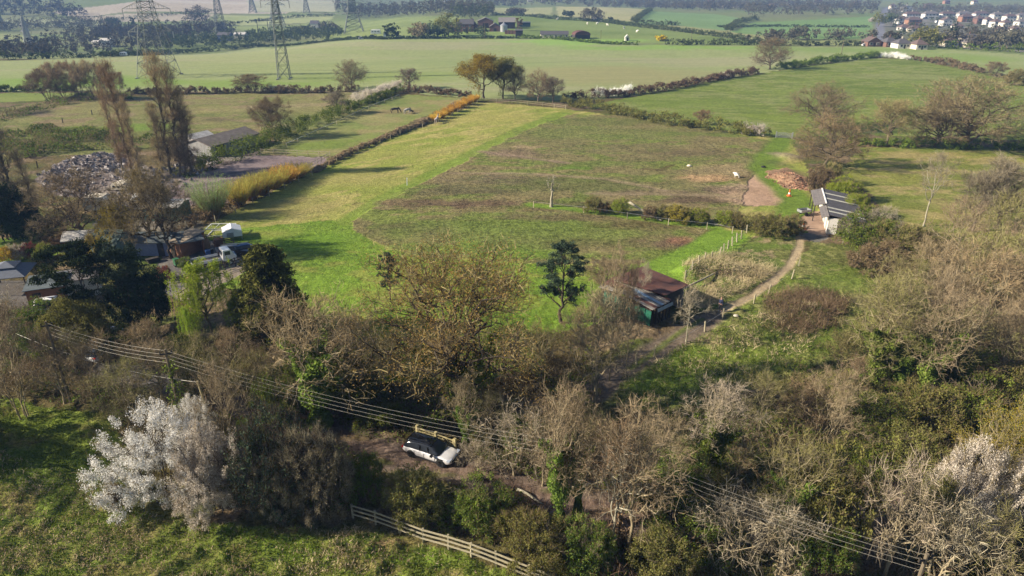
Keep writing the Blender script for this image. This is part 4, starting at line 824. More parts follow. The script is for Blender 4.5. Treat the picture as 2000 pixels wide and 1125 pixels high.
# hawthorns along the middle of the poached field
for px, b, t, w, lf, lb in ((1158, 414, 386, 36, 'leaf_olive', 'leftmost hawthorn bush of the line across the poached field'), (1182, 416, 396, 26, 'bracken', 'brown bush beside the leftmost hawthorn'), (1208, 418, 388, 34, 'leaf_lime', 'bright lime hawthorn second in the line'),
                       (1268, 428, 404, 30, 'bracken', 'brown bush in the middle of the hawthorn line'), (1300, 428, 402, 36, 'leaf_olive', 'olive hawthorn left of the big green one'), (1326, 434, 402, 46, 'leaf_gold', 'big green hawthorn in the line across the field'),
                       (1362, 436, 408, 40, 'leaf_lime', 'yellow green hawthorn right of the big green one'), (1414, 440, 412, 36, 'leaf_lime', 'lime hawthorn near the end of the line'), (1440, 446, 418, 34, 'leaf_olive', 'dark hawthorn ending the line')):
    T('bush', px, b, t, w, lb, 'hawthorn_bush', 'bush', 'hawthorns across the poached field', mats={'foliage': lf})
for px, b, t, w, lb in ((1480, 455, 420, 50, 'left bush of the dark row before the stable yard'), (1512, 460, 420, 56, 'middle bush of the dark row before the stable yard'), (1542, 460, 422, 46, 'right bush of the dark row before the stable yard')):
    T('bush', px, b, t, w, lb, 'hawthorn_bush', 'bush', 'bushes before the stable yard', mats={'foliage': 'leaf_olive'})
# dead tree in the poached field
polys, st, sdd, zc, rng_ = skeleton(900, H=4.6, a=1.1, b=1.2, start=.5, n1=6, n2=2, n3=1, r0=.24, wig=.2, steep=.4)
dr = empty('dead_tree', GP(1077, 404)); o = bpy.data.objects.new('trunk', tubes(polys, 'trunk', BARKP)); link(o, dr)
dr.scale = (1.1, 1.1, height_to(GP(1077, 404), 340) / 4.7); tag(dr, 'dead tree trunk with broken branches standing alone in the poached field', 'dead tree')
# foreground
T('blackthorn', 322, 978, 822, 176, 'big blackthorn in full white blossom in the foreground', 'blackthorn_bush', 'flowering bush', var=0)
T('blackthorn', 425, 1005, 850, 140, 'white and brown blackthorn right of the big blossoming one', 'blackthorn_bush', 'flowering bush', var=1, mats={'foliage': 'blossom_pale'})
T('blackthorn', 392, 885, 786, 80, 'tall tuft of white blossom behind the big blackthorn', 'blackthorn_bush', 'flowering bush', var=1)
T('thorn_dark', 545, 1005, 808, 150, 'dark grey blackthorn not yet in flower', 'blackthorn_bush', 'bush', var=0, mats={'twigs': 'twig_dark', 'foliage': 'needle_blue'})
T('thorn_dark', 628, 1012, 838, 130, 'dark thorn thicket between the grey blackthorn and fence', 'thorn_bush', 'bush', var=1)
T('blackthorn', 545, 1000, 905, 90, 'brownish fading blossom in front of the dark blackthorn', 'blackthorn_bush', 'flowering bush', var=0, mats={'foliage': 'twig_pale'})
T('green_bush', 470, 905, 830, 90, 'dark green bush behind the blossoming blackthorns', 'bush', 'bush')
T('green_bush', 812, 1016, 925, 120, 'yellow green hawthorn bush below the silver car', 'hawthorn_bush', 'bush', mats={'foliage': 'leaf_olive'})
T('green_bush', 925, 1036, 940, 104, 'bright green bush right of the one below the car', 'hawthorn_bush', 'bush')
T('green_bush', 715, 975, 895, 80, 'dark bramble mound left of the bush below the car', 'bramble_bush', 'bush')
T('bush', 1025, 1078, 1005, 90, 'olive bush beside the lower end of the wooden fence', 'bush', 'bush')
T('near_coppice', 48, 815, 580, 130, 'multi stemmed bare tree at the left corner of the pasture', 'bare_tree', var=0, mats={'crown': 'near_tan'})
T('near_twisted', 0, 780, 560, 140, 'pale bare tree cut by the left edge above the pasture', 'bare_tree', var=1)
T('near_ash', 128, 790, 640, 110, 'bare tree behind the multi stemmed one', 'bare_tree', mats={'crown': 'near_tan'})
T('near_coppice', 205, 800, 660, 130, 'dark twiggy tree beside the lane left of the blackthorn', 'bare_tree', mats={'crown': 'near_russet'})
T('near_ash', 322, 800, 665, 110, 'gnarled tree with a pale top beside the lane', 'bare_tree', mats={'crown': 'near_tan'}, var=0)
T('near_coppice', 270, 840, 700, 120, 'olive twiggy tree behind the big blackthorn', 'bare_tree', mats={'crown': 'near_olive'})
T('near_ash', 452, 905, 700, 90, 'thin bare tree behind the blackthorns', 'bare_tree', var=0)
T('near_coppice', 400, 790, 650, 110, 'dark scrub tree above the lane behind the white blossom', 'bare_tree', mats={'crown': 'near_olive'})
T('near_coppice', 500, 810, 690, 120, 'olive scrub tree above the lane left of the ivy clad tree', 'bare_tree', mats={'crown': 'near_olive'})
T('green_bush', 560, 830, 740, 100, 'dark holly above the lane', 'holly_bush', 'bush')
T('green_bush', 395, 770, 700, 80, 'green bramble beside the lane above the white blossom', 'bramble_bush', 'bush')
T('near_ivy', 1092, 1035, 742, 120, 'pair of dark ivy covered trunks right of the silver car', 'ivy_clad_tree', var=0)
T('near_ivy', 1128, 1030, 770, 100, 'single ivy covered tree right of the dark pair', 'ivy_clad_tree', var=1)
T('near_ash', 1230, 1075, 785, 175, 'tall bare tree with a pale forked trunk over the lane', 'bare_tree', var=0, mats={'crown': 'near_tan'})
T('near_ash', 1196, 1068, 815, 150, 'brown bare tree with ginger twigs beside the pale forked one', 'bare_tree', var=2, mats={'crown': 'near_russet', 'trunk': BARKP})
T('near_twisted', 1010, 930, 795, 150, 'tangle of pale bare branches right of the wooden gate', 'fallen_tree', 'tree', var=0)
T('near_twisted', 935, 920, 862, 90, 'fallen pale branch in front of the silver car', 'fallen_branch', 'branch', var=1)
T('near_ivy', 1390, 930, 745, 130, 'yellowish bare tree standing alone above the lane', 'bare_tree', var=0, mats={'crown': 'near_pale'})
T('near_ivy', 1520, 1070, 842, 160, 'green ivy clad tree with arching brown twigs', 'ivy_clad_tree', var=1, mats={'crown': 'near_olive'})
T('green_bush', 1580, 1065, 880, 150, 'dark leafy tree right of the ivy clad one over the lane', 'evergreen_tree', 'tree', mats={'foliage': 'leaf_olive'})
T('near_twisted', 1425, 1110, 960, 170, 'pale bare tree with drooping shoots at the bottom edge', 'bare_tree', var=0)
T('near_twisted', 1520, 1130, 985, 150, 'pale dead looking tree right of the drooping one at the bottom', 'bare_tree', var=1)
T('blackthorn', 1870, 1060, 886, 150, 'white blossoming shrub at the bottom right corner', 'blackthorn_bush', 'flowering bush', var=1, mats={'foliage': 'blossom_pale'})
T('near_twisted', 1725, 1125, 885, 150, 'pale twisted bare tree left of the corner blossom', 'bare_tree', var=0)
T('near_twisted', 1810, 1150, 985, 190, 'mass of curling pale branches below the corner blossom', 'bare_tree', var=1)
T('near_twisted', 1930, 1160, 1000, 200, 'yellowish bare thicket at the bottom right corner', 'bare_tree', var=0, mats={'crown': 'near_olive'})
T('green_bush', 1790, 1080, 930, 80, 'green gorse like bush left of the corner blossom', 'bush', 'bush', mats={'foliage': 'leaf_olive'})
T('near_leafing', 1935, 1010, 795, 190, 'tree with small gold leaves above the corner blossom', 'leafing_tree', 'tree', var=0)
T('blackthorn', 2010, 1010, 905, 90, 'white blossom cut by the right edge', 'blackthorn_bush', 'flowering bush', var=0, mats={'foliage': 'blossom_pale'})
T('bush', 235, 1000, 945, 26, 'little dry brown bush left of the big blackthorn', 'dry_bush', 'bush', mats={'foliage': 'bracken'})
T('near_ivy', 912, 878, 735, 90, 'pale ivy clad trunk rising behind the bonnet of the silver car', 'ivy_clad_tree', var=1)
T('near_leafing', -190, 925, None, None, 'leafing tree just beyond the left edge shading the pasture', 'leafing_tree', 'tree', var=0)
T('green_bush', -110, 880, None, None, 'bush just beyond the left edge shading the pasture', 'bush', 'bush')
# the wood on the right: each tree placed, look-alikes share a label
GW = 'bare trees of the wood on the right'; rng_ = np.random.default_rng(5)
WL = ['leftmost in the top row of the right wood', 'second in the top row of the right wood', 'at the right edge in the top row of the wood', 'second row of the right wood, leftmost', 'second row of the right wood, middle', 'second row of the right wood, near the edge', 'leftmost in the third row of the wood', 'middle of the third row of the right wood', 'two', 'third row of the right wood, third from the left', 'at the right edge in the third row of the wood', 'leftmost in the fourth row of the wood', 'fourth row of the right wood, second from the left', 'fourth row of the right wood, third from the left', 'x', 'x', 'x', 'fourth row of the right wood, near the edge', 'at the right edge above the gold leaved tree', 'lower left edge of the wood by the brown slope', 'behind the gold leaved tree in the lower wood', 'x', 'at the right edge behind the gold leaved tree', 'in the brown brush left of the hollies', 'leftmost low tree in the brown brush above the lane', 'in the dark hollow above the lane bend']
wd = [(1850, 560), (1930, 545), (2010, 530), (1790, 610), (1880, 600), (1960, 590), (1740, 660), (1830, 650), (1650, 800), (1920, 640), (2000, 630), (1720, 720), (1800, 705), (1880, 695), (1700, 770), (1790, 800), (1850, 790), (1960, 690), (2030, 680),
      (1640, 740), (1930, 780), (1745, 775), (2010, 770), (1560, 850), (1480, 860), (1610, 880)]
for k, (px, py) in enumerate(wd):
    P = GP(px, py); hh = 7.5 + 3.6 * rng_.random()
    if px < 1680: hh *= .62
    v = -1; kd = ('near_ash', 'near_coppice', 'near_ash', 'open_oak')[k % 4]
    if k in (3, 6, 8, 12, 14, 15, 16, 21): kd = 'near_ivy'
    top = None; r = T(kd, px, py, None, None, '', 'bare_tree', group=GW, mats={'crown': ('near_tan', 'near_olive', 'near_tan', 'near_russet', 'near_olive')[k % 5]})
    s = hh / (12.0 if kd != 'near_coppice' else 10.0); r.scale = (s * .95, s * .95, s)
    if 'ivy' in kd: tag(r, {3: 'ivy wrapped tree at the left end of the second row of the wood', 6: 'ivy wrapped tree beside the bramble slope at the wood edge', 12: 'ivy wrapped tree in the fourth row of the wood above the sunlit hollies', 8: 'two ivy covered stumps at the left edge of the right hand wood', 14: 'ivy wrapped tree in the middle of the right hand wood', 15: 'ivy wrapped tree inside the right hand wood above the dark holly', 16: 'tall ivy wrapped tree right of centre in the wood', 21: 'low ivy wrapped tree among the holly of the wood'}[k], 'tree')
    else: tag(r, {'near_ash': 'upright bare grey brown tree', 'near_coppice': 'many stemmed bare brown tree', 'open_oak': 'wide crowned bare tree'}[kd] + ' ' + WL[k], 'tree')
    if 0: tag(r, {'near_ash': 'upright bare grey brown tree in the dense wood on the right', 'near_coppice': 'many stemmed bare brown tree in the dense wood on the right', 'open_oak': 'wide crowned bare tree in the dense wood on the right'}[kd], 'tree')
HL = ['leftmost sunlit holly of the right hand wood', 'sunlit holly second from the left in the wood', 'sunlit holly in the middle of the right hand wood', 'sunlit holly right of the middle one in the wood', 'rightmost sunlit holly above the gold leaved tree', 'shaded holly at the left of the dark hollow', 'shaded holly in the middle of the dark hollow above the lane bend', 'holly at the right edge of the wood', 'small holly at the left edge of the wood beside the brown slope', 'holly below the pale forked tree over the lane', 'holly right of the lane under the yellowish bare tree', 'small holly left of the two under the yellowish tree', 'rounded holly at the bottom edge right of the fence end', 'second rounded holly from the fence at the bottom edge', 'third rounded holly from the fence at the bottom edge', 'dark holly at the bottom edge beside the lane bend']
for k, (px, py, t, w) in enumerate(((1640, 800, 735, 110), (1720, 850, 770, 130), (1800, 860, 760, 140), (1880, 850, 740, 140), (1960, 830, 730, 130), (1680, 920, 850, 120), (1760, 930, 840, 120), (1990, 760, 690, 110), (1560, 790, 740, 90), (1320, 980, 900, 100), (1390, 1000, 930, 90), (1260, 1000, 930, 80), (1050, 1110, 1020, 120), (1150, 1120, 1030, 110), (1290, 1130, 1050, 120), (1600, 1120, 1010, 110))):
    T('green_bush', px, py, t, w, HL[k], 'holly_bush', 'bush', 'hollies beside the lane' if k > 7 else 'hollies in the wood', mats={'foliage': 'leaf_green' if k % 2 else 'leaf_olive'})
# scrub trees of the middle belt and along the lane
ML = ['below the cedar above the lane', 'right of the scrub below the cedar', 'between the ivy clad tree and great oak', 'left of the gate under the great oak', 'under the left side of the great oak trunk', 'right of the great oak trunk above the gate', 'in the tangle right of the gate', 'left of the pair of ivy covered trunks above the lane', 'below the pine above the ivy covered trunks', 'behind the single ivy covered tree', 'right of the pale forked tree over the lane', 'between the forked tree and the yellowish bare tree', 'below the yellowish bare tree', 'below the lane left of the drooping pale tree', 'between the gate and the ivy covered trunks', 'beside the left utility pole', 'left of the hatchback near the pole', 'left of the lane above the pasture', 'above the pasture behind the corner tree', 'at the far left above the pasture', 'below the willow above the lane', 'between the left pole and the weeping willow', 'at the left edge beside the blue car', 'right of the blue car at the left edge', 'under the cedar beside the lane']
mb = [(560, 745), (600, 780), (670, 770), (740, 830), (790, 790), (960, 850), (1030, 890), (1070, 860), (1110, 830), (1160, 900), (1290, 930), (1340, 950), (1440, 930), (1360, 1060), (1060, 950), (300, 720), (240, 690), (150, 730), (90, 700), (30, 700), (460, 740), (350, 710), (20, 640), (60, 660), (510, 740)]
for k, (px, py) in enumerate(mb):
    kd = 'green_bush' if k % 5 in (1, 3) else ('near_coppice', 'near_coppice', 'near_ash')[k % 3]; hh = 3.4 + 2.2 * rng_.random()
    r = T(kd, px, py, None, None, '', 'scrub_tree', group='scrub trees of the belt along the lane', mats={'crown': ('near_russet', 'near_olive', 'near_tan', 'near_russet')[k % 4]}); s = hh / (10.5 if kd != 'green_bush' else 6.5); r.scale = (s * 1.1, s * 1.1, s)
    tag(r, ('green bramble thicket ' if kd == 'green_bush' else 'low many stemmed scrub tree ' if kd == 'near_coppice' else 'low upright bare tree ') + ML[k], 'bush' if kd == 'green_bush' else 'tree')
    if kd == 'green_bush': r.name = 'bramble_thicket'
for k, (px, py) in enumerate(((2090, 560), (2120, 640), (2180, 600), (2100, 720), (2190, 700), (2110, 800), (2220, 790), (2130, 900), (2240, 900), (2120, 1000), (2230, 1040), (2100, 1100), (2290, 650), (2300, 760))):
    r = T('near_ash' if k % 2 else 'near_coppice', px, py, None, None, '', 'bare_tree', group='trees of the wood beyond the right edge', mats={'crown': 'near_olive' if k % 3 else 'near_tan'}); s = .7 + .25 * rng_.random(); r.scale = (s, s, s); tag(r, 'bare tree of the same wood standing outside the right edge of the photo', 'tree')
# uncountable low growth
brush('undergrowth', [(1500, 760), (1640, 690), (1720, 560), (1800, 490), (2300, 470), (2600, 900), (2400, 1300), (1600, 1300), (1560, 1060), (1650, 1010), (1500, 860), (1420, 820)], 42000, 2.2, 'bracken', 'leaf_green', 90000, 61, ls=.2)
brush('undergrowth', [(520, 700), (700, 680), (1150, 640), (1170, 740), (1180, 810), (1420, 800), (1620, 860), (1500, 1000), (1240, 985), (1080, 955), (940, 915), (900, 840), (760, 870), (600, 815), (500, 780)], 38000, 1.6, 'bracken', 'leaf_green', 80000, 62, ls=.16)
brush('undergrowth', [(-100, 600), (160, 620), (350, 650), (520, 700), (540, 790), (330, 735), (230, 705), (0, 640)], 16000, 1.7, 'bracken', 'leaf_green', 34000, 63, ls=.16)
brush('undergrowth', [(-100, 680), (120, 710), (330, 775), (500, 830), (680, 885), (740, 910), (690, 1010), (300, 990), (250, 870), (180, 800), (0, 770)], 18000, 1.4, 'bracken', 'leaf_green', 34000, 64, ls=.16)
brush('undergrowth', [(760, 930), (940, 965), (1080, 1010), (1250, 1040), (1560, 1072), (1700, 1040), (1800, 1000), (2100, 930), (2300, 1300), (1050, 1300), (1090, 1110), (960, 1070), (760, 1020)], 40000, 1.7, 'bracken', 'leaf_green', 80000, 65, ls=.16)
brush('straw_tussocks', [(1330, 520), (1400, 495), (1480, 500), (1520, 530), (1470, 560), (1400, 590), (1340, 580)], 9000, .45, 'straw', 'leaf_green', 9000, 66, D0=(.3, -.1, .35), spread=.9, tl=.8, thr=.3, lump=3.5)
brush('dead_stalks', [(1490, 580), (1600, 565), (1660, 590), (1640, 640), (1560, 660), (1490, 640)], 9000, .55, 'bracken', 'leaf_olive', 1500, 67, D0=(.1, -.1, .7), spread=.7, tl=.9, thr=.34, lump=3.0)
brush('rough_grass_blades', [(1215, 735), (1340, 672), (1440, 625), (1560, 610), (1660, 600), (1640, 690), (1500, 740), (1400, 790), (1200, 800)], 6000, .2, 'grass_blade', 'leaf_green', 0, 68, tl=.4, twd=.05, lump=2.0, thr=.3)
brush('rough_grass_blades', [(1215, 738), (1340, 676), (1440, 625), (1600, 560), (1660, 600), (1560, 700), (1400, 780), (1220, 790)], 4500, .3, 'straw', 'leaf_green', 0, 69, tl=.45, twd=.05, lump=3.0, thr=.52)
brush('pasture_grass', [(-60, 775), (200, 806), (250, 870), (240, 970), (300, 1012), (480, 1030), (700, 1032), (880, 1080), (1110, 1160), (-60, 1160)], 26000, .14, 'grass_blade', 'leaf_green', 0, 70, tl=.22, twd=.05, lump=1.2, thr=.32)
brush('pasture_straw', [(-60, 860), (240, 970), (300, 1012), (480, 1030), (700, 1032), (880, 1080), (1110, 1160), (-60, 1160)], 14000, .15, 'straw', 'leaf_green', 0, 71, tl=.24, twd=.05, lump=2.2, thr=.5)
brush('bramble_patch', [(0, 262), (90, 250), (200, 262), (330, 276), (250, 292), (130, 296), (40, 312), (0, 300)], 9000, 2.0, 'twig_olive', 'leaf_green', 14000, 72, ls=.4, tl=.9, twd=.06)
brush('bramble_patch', [(0, 225), (150, 185), (260, 186), (260, 196), (150, 200), (0, 240)], 6000, 1.6, 'twig_brown', 'leaf_green', 7000, 73, ls=.4, tl=.9, twd=.07)
# ---- hedges
hedge([(1100, 206), (1160, 214), (1230, 228), (1300, 243), (1400, 257), (1500, 268)], 2.6, 3.4, 'leaf_olive', 'brown green hedge between the poached field and the right meadow', seed=3, ls=.34, tw='twig_brown')
hedge([(1100, 197), (1140, 193), (1200, 190), (1300, 176), (1400, 156), (1480, 143)], 2.4, 3.2, 'bracken', 'brown bare hedge between the pale crop field and the right meadow', seed=4, ls=.36, tw='twig_russet')
hedge([(1520, 135), (1600, 124), (1660, 117), (1716, 111)], 2.6, 3.4, 'leaf_green', 'dark clipped hedge right of the lone oak', seed=5, ls=.4)
hedge([(1775, 116), (1820, 122), (1870, 132), (1920, 143)], 2.4, 3.4, 'bracken', 'brown hedge running down right from the white blossom', seed=6, ls=.4)
hedge([(1660, 283), (1760, 287), (1900, 291), (2150, 297)], 2.3, 3.4, 'leaf_green', 'shaded hedge under the spreading oaks between the right meadows', seed=7, ls=.32)
hedge([(380, 336), (440, 318), (510, 292), (560, 266), (620, 244), (690, 215)], 3.4, 4.4, 'leaf_green', 'tall dark hedge left of the horse paddock', seed=8, ls=.32, tw='twig_olive')
hedge([(690, 214), (740, 196), (785, 179)], 2.4, 3.2, 'leaf_green', 'dark hedge under the strip of white blossom', seed=18, ls=.34, tw='twig_olive')
hedge([(690, 205), (730, 192), (782, 173)], 2.7, 2.0, 'blossom_pale', 'strip of white blossom along the top of the dark paddock hedge', seed=9, ls=.22, tw='twig_pale', per=26)
hedge([(250, 183), (400, 183), (480, 181), (600, 182), (700, 178)], 2.2, 3.2, 'bracken', 'brown hedge along the near side of the pale crop field', seed=10, ls=.38, tw='twig_russet')
hedge([(-60, 181), (60, 178), (150, 178)], 1.8, 2.4, 'leaf_green', 'low clipped hedge at the far left of the crop field', seed=19, ls=.38)
hedge([(790, 178), (830, 181), (880, 186), (925, 190)], 2.2, 3.2, 'bracken', 'low brown hedge left of the oak clump', seed=11, ls=.38, tw='twig_russet')
hedge([(612, 338), (680, 302), (740, 276), (800, 252), (840, 238)], 1.0, 1.5, 'twig_tan', 'scruffy bramble hedge along the wire fence of the grass strip', seed=12, ls=.26, tw='twig_russet', ntw=30)
hedge([(340, 455), (380, 440), (430, 420), (460, 402)], 1.8, 3.0, 'bracken', 'brown scrub along the fence below the willow bush', seed=13, ls=.24)
for pts, lb, sd_ in (([(1160, 191), (1190, 188), (1232, 183)], 'white blossom in the hedge right of the oak clump', 31), ([(1405, 154), (1430, 150)], 'small white blossom in the hedge left of the lone oak', 32), ([(1622, 118), (1642, 116)], 'small pale blossom in the dark clipped hedge', 33), ([(1718, 112), (1745, 112), (1774, 117)], 'big white blossom at the corner of the right meadow', 34), ([(1455, 262), (1470, 264), (1492, 268)], 'pale blossom at the right end of the poached field hedge', 35), ([(520, 178), (570, 178)], 'dull white blossom in the brown hedge below the slender pylon', 36)):
    hedge(pts, 2.3, 2.4, 'blossom_pale' if sd_ in (32, 33, 35) else 'blossom' if sd_ != 36 else 'blossom_pale', lb, 'blackthorn_bush', 'flowering bush', tw='twig_pale', seed=sd_, ls=.24, per=26, group='white blossom in the hedges', dens=1.3)
# ---- far hedges
GH = 'thin far hedges'
for k, (pts, h, w, lf, lb) in enumerate((([(-200, 122), (0, 117), (200, 112), (330, 106), (500, 91)], 3, 4, 'far_green', 'dark hedge along the far side of the crop field at the left'), ([(500, 91), (640, 81), (750, 77), (850, 75.5), (1010, 75)], 1.6, 2.4, 'far_green', 'low dark hedge along the far side of the crop field below the farm'),
        ([(1010, 75), (1080, 76), (1180, 86), (1250, 88)], 2.0, 4, 'leaf_green', 'rough green bank between the farm and the crop field'), ([(1300, 88), (1350, 88), (1480, 88), (1540, 90)], 3, 4, 'far_green', 'dark hedge at the far right of the crop field'),
        ([(960, 30), (1040, 33), (1100, 39), (1180, 44), (1240, 52), (1330, 62), (1420, 74), (1480, 84)], 3, 4, 'far_green', 'long dark hedge running diagonally beyond the sheep field'), ([(1240, 45), (1290, 49), (1325, 49)], 3.5, 5, 'far_green', 'dark hedge below the blue green field'),
        ([(1237, 44), (1255, 30), (1270, 21)], 4, 6, 'far_green', 'hedge on the left side of the blue green field'), ([(1420, 60), (1440, 46), (1478, 38)], 4, 6, 'far_green', 'hedge on the right side of the blue green field'), ([(1400, 53), (1500, 52), (1600, 53), (1700, 54)], 2, 4, 'far_green', 'thin hedge across the two green fields before the town'),
        ([(500, 42), (580, 34), (655, 31)], 3.5, 5, 'far_green', 'dark hedge behind the slender pylon'), ([(420, 48), (500, 44)], 3, 5, 'far_green', 'hedge left of the double pylon'), ([(0, 50), (120, 54), (210, 42), (330, 30), (430, 22)], 4, 8, 'far_green', 'long hazy hedge on the far left slope'), ([(1545, 90), (1600, 89), (1700, 89)], 2.5, 4, 'far_green', 'dark hedge at the edge of the crop field before the town'), ([(1820, 93), (1900, 97), (2000, 103), (2100, 110)], 3.5, 6, 'leaf_green', 'green hedge before the bungalows at the right'))):
    hedge(pts, h, w, lf, lb, seed=50 + k, ls=.7, per=14, ntw=3, group=GH, hv=.3)
# ---- distant trees: one by one where they read singly, woods as masses
def far_tree(px, py, top, w, leaf, label, name='distant_tree', group='trees of the far country', seed=0):
    P = GP(px, py); h = height_to(P, top); ww = w * mpp(P); rng = np.random.default_rng(seed + px); c = Cloud(); n = int(40 + ww * 3)
    C = shell(rng, n, ww * .5, h * .45, h * .55, .25, -.8, seed + px, .5); clump_cloud(c, C, ww * .13, 22, .55 + ww * .02, rng)
    r = empty(name, P); o = bpy.data.objects.new('crown', c.mesh('crown', M_[leaf])); link(o, r)
    t = MB(); t.tube([(0, 0, -.3), (0, 0, h * .6)], [h * .03, h * .015], 5); t.build('trunk', BARK, r)
    return tag(r, label, 'tree', group)
for a in ((385, 50, 14, 44, 'far_wood', 'tall round tree on the far slope behind the big pylon'), (222, 52, 36, 26, 'far_green', 'dark fir group left of the big pylon'), (264, 62, 34, 14, 'needle_dark', 'dark narrow conifer just left of the big pylon'), (765, 75, 46, 30, 'needle_dark', 'dark rounded yew beside the white caravan'),
          (820, 74, 44, 34, 'twig_brown', 'brown bare tree right of the dark yew'), (876, 70, 30, 50, 'leaf_olive', 'olive tree in front of the farmhouse'), (850, 73, 50, 30, 'far_green', 'green tree left of the farmhouse'), (1014, 60, 33, 12, 'twig_russet', 'slim pinkish poplar behind the farmyard'), (1290, 80, 70, 22, 'leaf_yellow', 'small yellow bush on the bank right of the farm'),
          (1515, 74, 60, 30, 'far_wood', 'bare tree on the far right hedge left of the road'), (1560, 78, 52, 36, 'far_wood', 'rounded bare tree behind the lone oak'), (1806, 93, 56, 52, 'oak', 'orange green tree among the bungalows'), (1858, 84, 44, 14, 'needle_dark', 'dark tall conifer among the white houses'), (1850, 90, 62, 40, 'far_wood', 'bare tree right of the orange green one'),
          (1703, 45, 34, 12, 'blossom_pale', 'pale blossoming tree beside the town road'), (1008, 30, 16, 40, 'far_wood', 'rounded grey wood tree behind the farm field'), (1155, 42, 18, 40, 'far_wood', 'grey bare tree behind the low white shed'), (1105, 33, 20, 12, 'needle_dark', 'left of the two small dark firs'), (1116, 34, 22, 12, 'needle_dark', 'right of the two small dark firs'), (1192, 42, 34, 10, 'needle_dark', 'small dark fir right of the white shed'),
          (1965, 96, 62, 60, 'far_wood', 'broad bare tree before the houses at the right edge'), (1915, 94, 68, 44, 'far_wood', 'bare brown tree left of the broad one at the right edge'), (640, 66, 44, 40, 'far_wood', 'olive bare tree behind the double pylon'), (590, 66, 52, 40, 'leaf_olive', 'yellowish tree right of the slender pylon'), (1740, 82, 62, 34, 'far_wood', 'small bare tree above the gabled bungalow'), (1715, 52, 24, 22, 'leaf_olive', 'yellow green tree beside the road into town'), (1740, 48, 26, 30, 'far_green', 'green tree right of the road into town')):
    far_tree(a[0], a[1], a[2], a[3], 'leaf_olive' if a[4] == 'oak' else a[4], a[5])
def wood(pts, n, hmin, hmax, leaf, seed, size=5.0, per=22, ls=.9):
    """a far wood that reads as one mass"""
    rng = np.random.default_rng(seed); Q = scatter_poly(pts, n, rng); z = np.array([float(terrain(x, y)) for x, y in Q]); c = Cloud(); h = rng.uniform(hmin, hmax, n)
    o0 = np.array([Q[:, 0].mean(), Q[:, 1].mean(), 0]); ti = rng.random(n)
    for k in range(9):
        d = unit(rng.normal(size=(n, 3))); C = np.stack([Q[:, 0], Q[:, 1], z + h * .55], 1) + d * np.stack([np.full(n, size * .4), np.full(n, size * .4), h * .38], 1) - o0
        clump_cloud(c, C, size * .24, per // 2, ls, rng, 0, .9, tint=np.clip(ti * .7 + .3 * rng.random(n), 0, 1))
    o = bpy.data.objects.new('far_wood', c.mesh('far_wood', M_[leaf])); link(o); o.location = o0; return tag(o, kind='stuff')
wood([(-300, 116), (0, 114), (200, 108), (330, 102), (340, 84), (330, 72), (200, 66), (130, 74), (60, 92), (-300, 90)], 420, 6, 12, 'far_wood', 1)
wood([(330, 100), (500, 88), (640, 76), (680, 66), (600, 62), (500, 70), (400, 76), (300, 82)], 260, 4, 9, 'far_green', 2)
wood([(120, 66), (260, 62), (420, 56), (470, 66), (340, 80), (200, 74)], 260, 7, 12, 'far_wood', 3)
wood([(-300, 66), (0, 64), (60, 60), (150, 58), (240, 54), (240, 48), (120, 50), (0, 54), (-300, 50)], 240, 8, 13, 'far_wood', 4, 8)
wood([(650, 32), (780, 34), (900, 34), (960, 32), (960, 22), (860, 18), (660, 18)], 420, 12, 17, 'far_wood', 5, 6)
wood([(880, 40), (960, 34), (965, 26), (880, 28)], 60, 9, 14, 'far_green', 6, 6)
wood([(-600, 28), (0, 30), (120, 36), (180, 30), (120, 14), (0, 8), (-600, 6)], 260, 10, 16, 'far_wood', 7, 10, ls=1.6)
wood([(940, 14), (1100, 10), (1270, 18), (1400, 24), (1480, 34), (1700, 30), (1720, 12), (1500, 4), (1200, -2), (940, 0)], 900, 8, 13, 'far_wood', 8, 8, ls=1.2)
wood([(1720, 40), (1800, 30), (2100, 36), (2100, 20), (1900, 14), (1740, 20)], 330, 7, 12, 'far_wood', 9, 7)
wood([(1440, 84), (1700, 82), (1720, 74), (1600, 72), (1500, 76)], 40, 4, 7, 'far_wood', 10, 5)
wood([(1780, 88), (1900, 94), (2050, 100), (2050, 74), (1960, 66), (1820, 70)], 80, 4, 8, 'far_wood', 11, 5)
wood([(1735, 88), (1800, 92), (2000, 98), (2060, 70), (1990, 34), (1900, 30), (1760, 30), (1735, 50)], 110, 2.5, 6, 'far_green', 14, 3.5, ls=.7)
wood([(800, 74), (900, 73), (960, 72), (900, 60), (820, 60)], 30, 4, 8, 'far_green', 12, 5)
wood([(-500, 4), (400, 2), (700, 0), (700, -14), (-500, -20)], 300, 9, 15, 'far_wood', 13, 12, ls=2.0)
